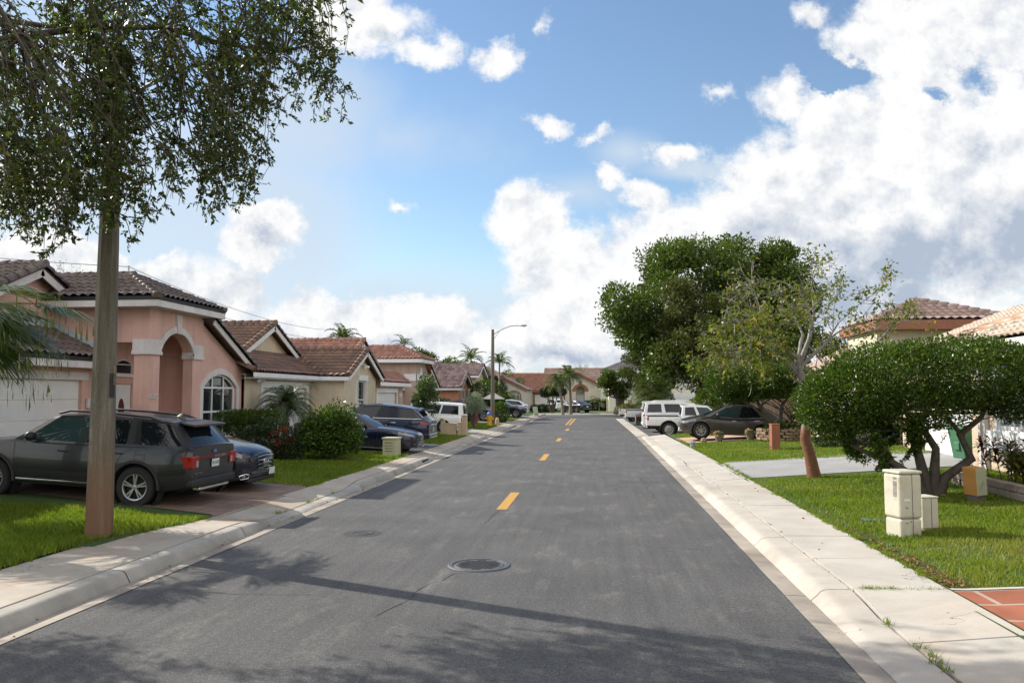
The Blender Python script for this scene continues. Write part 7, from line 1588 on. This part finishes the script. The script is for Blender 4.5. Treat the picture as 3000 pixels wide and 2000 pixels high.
lamp_post('distant concrete lamp post with curved arm behind the yellow hydrant', (-7.59, 58.2, .17), 7.0, .34, .2, R(8), 2.0)

# covers in the road
T = thing('manhole_cover', 'round iron drain cover pierced with rows of holes in the road', 'manhole cover', (-1.66, 11.28, 0)); g = MB()
g.lathe([(.001, .010), (.345, .010), (.352, .002), (.372, .002), (.378, .016), (.43, .016), (.445, .004)], 44); g.build('cover', M_IRON, T, smooth=30)
g = MB()
for i in range(-5, 6):
    for j in range(-5, 6):
        x, y = i * .062 + (.031 if j % 2 else 0), j * .058
        if x * x + y * y < .30 ** 2: g.obox((x, y, .0115), (.024, 0, 0), (.004, .020, 0), (0, 0, .0012))
tag(g.build('drain_hole', M_HOLE, T), kind='stuff'); g = MB()
for s_ in (-1, 1):
    for k in range(5): g.obox((s_ * .20, -.06 + k * .03, .0135), (.05, .0, 0), (0, .005, 0), (0, 0, .001))
g.build('cast_lettering', M_BLK, T)
T = thing('valve_cover', 'small round dark valve cover in the road', 'utility cover', (-4.04, 13.6, 0)); g = MB(); g.lathe([(.001, .008), (.13, .008), (.135, .003), (.15, .003), (.155, .009), (.19, .009), (.2, .004)], 28); g.build('cover', mat('dark_iron', (.03, .03, .032), .7), T); g = MB(); g.lathe([(.21, .0042), (.33, .0046), (.34, .002)], 28); g.build('asphalt_collar', mat('tar', (.035, .035, .036), .8, .3, 14), T)
# thin cracks in the asphalt
rc = random.Random(9); g = MB()
def crack(x, y, dx_, dy, n, w):
    p = Vector((x, y, .0035)); d = Vector((dx_, dy, 0)); prev = None
    for i in range(n):
        q = p + d * (1 / n) + Vector((rc.gauss(0, .025), rc.gauss(0, .025), 0)); s = Vector((-(q - p).y, (q - p).x, 0)).normalized() * w * rc.uniform(.4, 1.2); g.add([p - s, p + s, q + s, q - s], [(0, 3, 2, 1)]); p = q
for c in ((-2.08, 14.9, .12, 1.6, 12, .007), (-2.4, 8.6, .5, 2.2, 16, .006), (-5.0, 16.0, 2.2, .4, 16, .004), (.4, 13.0, 1.6, -.3, 14, .004), (-4.6, 9.4, 1.3, .15, 12, .004), (1.2, 18.5, -.2, 5, 26, .005), (-3.4, 24, 3.4, .3, 20, .008), (-5.5, 38, 7.2, .25, 30, .012), (-5.5, 47.5, 7.2, -.2, 30, .014), (-3.8, 30.5, .1, 4, 20, .006)): crack(*c)
struct(g, 'road_crack', M_HOLE)
g = MB(); g.panel([(27.2, .02), (28.2, .02), (28.2, .105), (27.2, .105)], [], (-5.985, 0, 0), **WX, th=.03); struct(g, 'storm_drain_opening', M_HOLE)

# utility cabinets on the lawn
def cabinet(label, loc, rz, w, d, h, skirt, cap=.05, r_=.05, cat='utility box'):
    T = thing('utility_box', label, cat, loc, rz, 'utility boxes'); g = MB(); g.box(-w / 2, w / 2, -d / 2, d / 2, skirt, h - cap); o = g.build('cabinet', M_PUTTY, T, bevel=r_, seg=4); o.data.polygons.foreach_set('use_smooth', [False] * len(o.data.polygons))
    g = MB(); g.box(-w / 2 - .008, w / 2 + .008, -d / 2 - .008, d / 2 + .008, h - cap, h); g.build('lid', M_PUTTY, T, bevel=.025, seg=3)
    g = MB(); g.box(-w / 2 + .012, w / 2 - .012, -d / 2 + .012, d / 2 - .012, -.06, skirt); g.build('skirt', M_PUTTY, T, bevel=r_ * .8, seg=3)
    g = MB(); g.box(w * .04 - .003, w * .04 + .003, -d / 2 - .004, -d / 2 - .001, .02, h - cap); g.build('door_seam', M_BLK, T); return T
T = cabinet('tall putty-coloured utility box with faded bar code', (4.80, 13.30, zg(4.8)), R(18), .40, .40, 1.02, .28)
g = MB(); rq = random.Random(2); z = .62
while z < .86: hgt = rq.choice((.003, .006, .010)); g.box(-.204, -.201, -.13, -.04, z, z + hgt); z += hgt + rq.choice((.004, .007))
o = g.build('bar_code', mat('faded_ink', (.20, .20, .20), .7), T); lettering('box_lettering', 'U4721', .06, mat('faded_ink', (.2, .2, .2)), T, (-.204, -.09, .90), (0, -1, 0), (0, 0, 1), .0008, sx=.6)
g = MB(); g.box(-.13, -.03, -.204, -.201, .56, .59); g.build('sticker', M_WHITE, T); g = MB()
for (x, z) in ((-.10, .46), (-.07, .45), (-.02, .24), (-.09, .22), (.02, .36)): g.box(x - .009, x + .009, -.2035, -.201, z - .009, z + .009)
g.build('rust_spot', mat('rust', (.2, .08, .03), .9), T)
cabinet('short putty-coloured utility box tucked behind the taller one', (5.24, 13.62, zg(5.24)), R(18), .29, .30, .56, .05, .03, .02)
T = thing('transformer_box', 'low beige-green utility box beside the walk before the navy sedan', 'utility box', (-7.42, 28.55, .16), R(-4), 'utility boxes'); g = MB(); g.box(-.26, .26, -.27, .27, -.05, .62); g.build('cabinet', mat('beige_green', (.42, .41, .26), .6, .08, 5), T, bevel=.02); g = MB(); g.box(-.29, .29, -.30, .30, .62, .68); g.build('lid', mat('beige_green', (.42, .41, .26)), T, bevel=.015)
g = MB()
for k in range(4): g.box(-.17, .12, -.274, -.268, .18 + k * .1, .20 + k * .1)
g.build('vent_louvre', M_BLK, T)
T = thing('ground_grate', 'blue-grey meter lid sunk in the grass beside the tall utility box', 'utility cover', (4.62, 14.75, zg(4.62) + .012)); g = MB(); g.box(-.02, .55, -.16, .16, -.03, .02); g.build('frame', M_BLK, T, bevel=.008); g = MB(); g.box(.01, .52, -.13, .13, .02, .026); g.build('lid', mat('meter_blue', (.10, .16, .25), .6, .25, 40), T)
T = thing('mailbox_pillar', 'terracotta stucco mail pillar standing on the lawn before the stone planter', 'mailbox', (6.72, 31.3, zg(6.7)), R(2)); g = MB(); g.box(-.155, .155, -.19, .19, -.05, .95); g.build('pillar', M_TERC, T, bevel=.02); g = MB(); g.box(-.165, .165, -.20, .20, .95, .985); g.build('cap', M_TERC, T, bevel=.01); g = MB(); g.box(-.161, -.154, -.06, .06, .05, .13); g.build('number_plate', M_BLK, T)
T = thing('mailbox_pillar', 'tilted two-tone mail box, orange side and pale green front, by the block edging', 'mailbox', (7.30, 16.45, zg(7.3)), R(22)); T.rotation_euler = (R(2), R(-5), R(22))
g = MB(); g.box(-.11, .11, -.12, .12, -.05, .13); g.build('plinth', mat('dark_plinth', (.12, .105, .095), .85), T, bevel=.008); g = MB(); g.box(-.125, .125, -.16, .16, .13, .66); o = g.build('box', [mat('pale_green', (.34, .35, .25), .7, .08, 5), mat('orange_paint', (.42, .20, .05), .7, .1, 5)], T, bevel=.01)
for p in o.data.polygons: p.material_index = 1 if abs(p.normal.x) > .7 or p.normal.z > .7 else 0
g = MB()
for k in range(5): g.obox((-.04 + .02 * k, -.162, .30 + .015 * k), (.012, 0, .05), (.0015, 0, 0), (0, .001, 0))
g.build('scratch', M_GALV, T)
T = thing('well_cap', 'small grey pipe cap at the lawn corner beside the walk', 'utility cover', (4.02, 34.5, .16)); g = MB(); g.lathe([(.10, -.05), (.10, .17), (.13, .17), (.13, .22), (.06, .25), (.001, .26)], 16); g.build('cap', M_GALV, T, smooth=40)
def pot(label, loc, seed):
    T = thing('flower_pot', label, 'flower pot', loc, 0, 'flower pots by the tan driveway'); g = MB(); g.lathe([(.001, 0), (.13, 0), (.19, .22), (.21, .22), (.21, .27), (.17, .27), (.16, .22), (.001, .22)], 16); g.build('pot', mat('weathered_pot', (.20, .155, .12), .85, .2, 8), T, smooth=40)
    foliage('leaves', [(0, 0, .33, .2, .2, .12)], 260, .07, L_PALE, T, .3, .2, 3, seed, .5, .6, world=False); tag(foliage('flowers', [(-.08, 0, .37, .18, .18, .12)], 130, .06, L_FLOW2, T, .3, .2, 3, seed + 1, .5, .6, .9, world=False), kind='stuff')
pot('flower pot under the front wheel end of the taupe sedan', (5.55, 37.35, zg(5.6)), 1); pot('flower pot farther along the tan driveway by the planter', (6.95, 37.4, zg(6.9)), 2)
T = thing('stone_ring', 'low dry-stone planter ring round the smaller topiary', 'planter', (8.0, 36.5, zg(8)), 0); rs = random.Random(6)
for lay in range(4):
    for k in range(15):
        a = k / 15 * 2 * math.pi + lay * .2 + rs.uniform(-.05, .05); g = MB() if (lay, k) == (0, 0) else g; c = (.82 * math.cos(a), .82 * math.sin(a), .07 + lay * .125); d = Vector((-math.sin(a), math.cos(a), rs.gauss(0, .06))); n_ = Vector((math.cos(a), math.sin(a), 0)); g.obox(c, d * rs.uniform(.13, .18), n_ * rs.uniform(.10, .15), Vector((0, 0, .055)))
g.build('stones', M_STONE, T, bevel=.02); g = MB(); g.lathe([(.001, .42), (.76, .40)], 20); g.build('soil', mat('planter_soil', (.05, .035, .025), .95), T)
shrub('planter_plants', 'low leafy plants in the stone planter', (8.2, 36.3, .6), [(8.4, 36.2, .95, .45, .4, .3), (7.6, 36.1, .9, .3, .3, .25), (8.7, 36.4, 1.15, .25, .3, .35)], 1500, .09, L_TOP, 121, stem=False, extra=([(8.5, 36.0, 1.05, .3, .3, .25)], 60, .07, L_FLOW2), cat='plants')
def bin_(label, loc, rz, m1, m2):
    T = thing('trash_cart', label, 'trash bin', loc, rz, 'wheeled trash carts'); g = MB(); vs = []
    for z, w, d in ((.08, .22, .22), (.5, .255, .28), (.92, .29, .34)): vs += [(-w, -d, z), (w, -d, z), (w, d, z), (-w, d, z)]
    g.add(vs, [(i * 4 + j, i * 4 + (j + 1) % 4, i * 4 + 4 + (j + 1) % 4, i * 4 + 4 + j) for i in range(2) for j in range(4)] + [(3, 2, 1, 0)]); g.box(-.10, .10, -.31, -.27, .32, .55); g.build('body', m1, T, bevel=.02, seg=3)
    g = MB(); g.box(-.31, .31, -.37, .36, .92, .98); g.box(-.29, .29, -.33, .33, .98, 1.02); g.tube([(-.25, .37, .97), (.25, .37, .97)], .025, 8); g.build('lid', m2, T, bevel=.02, seg=3)
    for q in (-1, 1): g = MB(); g.lathe([(.001, -.03), (.12, -.03), (.12, .03), (.001, .03)], 16, o=(q * .27, .24, .12), axis='x'); g.build('wheel', M_BLK, T, smooth=40)
    g = MB(); g.lathe([(.045, 0), (.06, .004), (.075, 0)], 16, o=(0, -.305, .72), axis='y'); g.build('stamp', M_BINT if m1 is M_BINT else M_BIN, T)
bin_('green wheeled trash cart against the white garage door', (10.45, 24.1, .5), R(-70), M_BIN, M_BIN); bin_('green wheeled trash cart behind the stone planter', (9.7, 38.7, .46), R(-20), M_BIN, M_BIN); bin_('tan wheeled cart beside the green cart behind the planter', (10.45, 38.3, .5), R(-15), M_BINT, M_BINT)
# mail pillars, hydrants, posts by the walk
def mailwall():
    T = thing('mail_pillars', 'beige stucco mailbox wall with stepped pillars before the white van', 'mailbox wall', (-7.7, 42.9, .18), group='mail pillars'); g = MB(); g.box(-.52, .12, -.18, .18, -.05, .60); g.build('low_wall', M_MAIL, T, bevel=.015, seg=2); g = MB(); g.box(-.54, .14, -.20, .20, .60, .65); g.build('wall_cap', M_MAIL, T, bevel=.01)
    for x, w_, h in ((-.62, .10, .80), (.34, .10, .66), (.58, .13, 1.05)):
        g = MB(); g.box(x - w_, x + w_, -.17, .17, -.05, h); p = g.build('pillar', M_MAIL, T, bevel=.015); g = MB(); g.box(x - w_ - .02, x + w_ + .02, -.19, .19, h, h + .04); g.build('pillar_cap', M_MAIL, p, bevel=.01)
mailwall()
def hydrant(label, loc, m, cap_, s_=1.0):
    T = thing('fire_hydrant', label, 'fire hydrant', loc, 0, 'fire hydrants'); g = MB(); g.lathe([(.17, 0), (.17, .05), (.12, .06), (.115, .42), (.14, .43), (.14, .48), (.11, .50)], 18); g.v = [(x * s_, y * s_, z * s_) for x, y, z in g.v]; g.build('barrel', m, T, smooth=40)
    g = MB(); g.lathe([(.125, .50), (.12, .60), (.07, .68), (.03, .70), (.03, .76), (.001, .76)], 18); g.v = [(x * s_, y * s_, z * s_) for x, y, z in g.v]; g.build('bonnet', cap_, T, smooth=40)
    for a in (0, math.pi / 2, math.pi):
        g = MB(); g.tube([(math.cos(a) * .1 * s_, -math.sin(a) * .1 * s_, .36 * s_), (math.cos(a) * .19 * s_, -math.sin(a) * .19 * s_, .36 * s_)], .055 * s_, 10); g.build('outlet', m, T, smooth=50)
M_HY = mat('hydrant_yellow', (.62, .36, .02), .45, .15, 8); M_HB = mat('hydrant_blue', (.05, .12, .36), .45, .15, 8); M_HR = mat('hydrant_red', (.22, .035, .025), .55, .2, 8)
hydrant('yellow fire hydrant with blue bonnet at the foot of the distant lamp post', (-7.55, 56.2, .16), M_HY, M_HB, 1.45); hydrant('dull red fire hydrant behind the silvery shrub', (-8.75, 57.5, .25), M_HR, M_HR, 1.25)
T = thing('bollard', 'short round-topped concrete post beside the yellow hydrant', 'bollard', (-7.05, 56.6, .15)); g = MB(); g.lathe([(.14, -.05), (.14, .42), (.12, .52), (.07, .58), (.001, .60)], 14); g.build('post', M_MAIL, T, smooth=40)
T = thing('sign_board', 'small leaning pale board on the corner walk at the bend', 'sign', (-6.6, 86.5, .14), R(10)); g = MB(); g.obox((0, 0, .5), (.26, 0, 0), (-.06, 0, .42), (0, .02, 0)); g.build('board', mat('pale_board', (.42, .46, .36), .7), T); g = MB(); g.box(-.1, .3, -.15, .15, -.03, .10); g.build('foot', M_BLK, T)
T = thing('patio_umbrella', 'off-white patio umbrella showing behind the distant lamp post', 'umbrella', (-8.6, 66.4, .25)); g = MB(); g.tube([(0, 0, 0), (0, 0, 2.3)], .03, 6); g.build('pole', M_GALV, T); g = MB(); g.lathe([(1.0, 1.75), (.02, 2.3)], 8); g.build('canopy', mat('canvas', (.55, .5, .44), .8), T)
# garden fences
def fence(label, p0, p1, h, m, picket, gap, th=.02, cat='fence'):
    T = thing('fence', label, cat, (*p0, zg(p0[0])), 0, 'garden fences'); a, b = Vector((*p0, 0)), Vector((*p1, 0)); L = (b - a).length; d = (b - a).normalized(); n_ = Vector((-d.y, d.x, 0)); g = MB(); k = int(L / (picket + gap)); rf = random.Random(3)
    for i in range(k): hh = h + rf.uniform(-.03, .03); g.obox(d * ((i + .5) * (picket + gap)) + Vector((0, 0, hh / 2)), d * picket / 2, Vector((0, 0, hh / 2)), n_ * th / 2)
    g.build('boards', m, T, bevel=.004)
    g = MB()
    for z in (h * .2, h * .8): g.obox(d * L / 2 + n_ * .03 + Vector((0, 0, z)), d * L / 2, Vector((0, 0, .045)), n_ * .02)
    g.build('rails', m, T)
    for i in range(int(L / 2.4) + 1): g = MB(); g.obox(d * (i * 2.4) + n_ * .07 + Vector((0, 0, h / 2 + .03)), d * .045, n_ * .045, Vector((0, 0, h / 2 + .03))); g.build('post', m, T)
fence('weathered brown board fence behind the smaller topiary', (8.6, 45.6), (14.5, 46.4), 1.75, M_WOOD, .14, .008); fence('tan board fence beside the gabled house at the bend', (1.3, 106), (4.6, 103.6), 1.7, mat('tan_boards', (.30, .24, .17), .85, .2, 8, streak=True), .14, .008); fence('pale picket fence behind the yellow-green shrub', (8.9, 69.5), (14, 70.5), 1.6, M_WTRIM, .09, .05)
# block edging of the croton bed
T = thing('block_edging', 'low wall of concrete blocks with flat cap round the croton bed', 'garden wall', (8.6, 16, zg(8.6))); rb = random.Random(8)
g = MB()
for lay in range(2):
    for k in range(12):
        x0_ = 8.05 if k < 9 else 8.05 + (k - 8) * .42; y0_ = 18.9 - k * .42 if k < 9 else 18.9 - 8.6 * .42; zz = zg(x0_) - zg(8.6) + .0
        g.obox((x0_ - 8.6 + rb.gauss(0, .012) + (.0 if lay else 0), y0_ - 16 + lay * .12, zz + .07 + lay * .15), (.10, .012, 0), (.0, .195, 0), (0, 0, .068)) if k < 9 else g.obox((x0_ - 8.6, y0_ - 16, zz + .07 + lay * .15), (.195, 0, 0), (0, .10, 0), (0, 0, .068))
g.build('blocks', M_BLOCK, T, bevel=.012); g = MB(); g.box(8.02 - 8.6, 8.95 - 8.6, 14.95 - 16, 15.25 - 16, .29, .34); g.build('cap_slab', M_WALKR, T, bevel=.01)
# cable coil on the grey drive
T = thing('cable_coil', 'loose coil of black hose lying on the grey driveway', 'hose', (8.6, 26.0, zg(8.6) + .03)); g = MB(); g.tube([((.55 + .12 * math.sin(t * 2.3)) * math.cos(t), (.38 + .10 * math.cos(t * 1.7)) * math.sin(t), .012 + .004 * (t % 3)) for t in np.linspace(0, 34, 150)], .012, 5); g.build('hose', M_BLK, T, smooth=60)
# small stones by the tan drive
T = thing('garden_stone', 'small orange-brown stone at the mouth of the tan driveway', 'stone', (4.85, 37.3, zg(4.85))); g = MB(); g.lathe([(.001, 0), (.14, .01), (.16, .10), (.10, .20), (.001, .24)], 9); g.build('stone', M_STONE, T)
# overhead wires, the small mast behind the pink house
T = thing('utility_mast', 'thin roof mast carrying wires behind the pink house ridge', 'mast', (-19.0, 30.5, .6)); g = MB(); g.tube([(0, 0, 0), (0, 0, 7.05)], .035, 6); g.build('mast', M_GALV, T); g = MB(); g.panel([(-.28, 0), (.02, 0), (.02, .38)], [], (0, 0, 6.1), (1, 0, 0), (0, 0, 1), .05); g.build('bracket', M_GALV, T)
def wire(label, a, b, sag, r_=.012):
    a, b = Vector(a), Vector(b); P = [a.lerp(b, t) - Vector((0, 0, sag * 4 * t * (1 - t))) for t in np.linspace(0, 1, 26)]; g = MB(); g.tube(P, r_, 4); tag(g.build('overhead_wire', M_BLK), label, 'wire', 'overhead wires')
wire('overhead wire running from the picture edge to the mast behind the pink house', (-34, 26.5, 9.0), (-19.0, 30.5, 7.6), .25); wire('upper overhead wire sagging from the mast over the cream roof', (-19.0, 30.5, 7.6), (-24, 78, 9.0), 1.0); wire('lower overhead wire sagging across the cream roof ridge', (-19.0, 30.5, 6.9), (-23, 78, 7.9), .9)
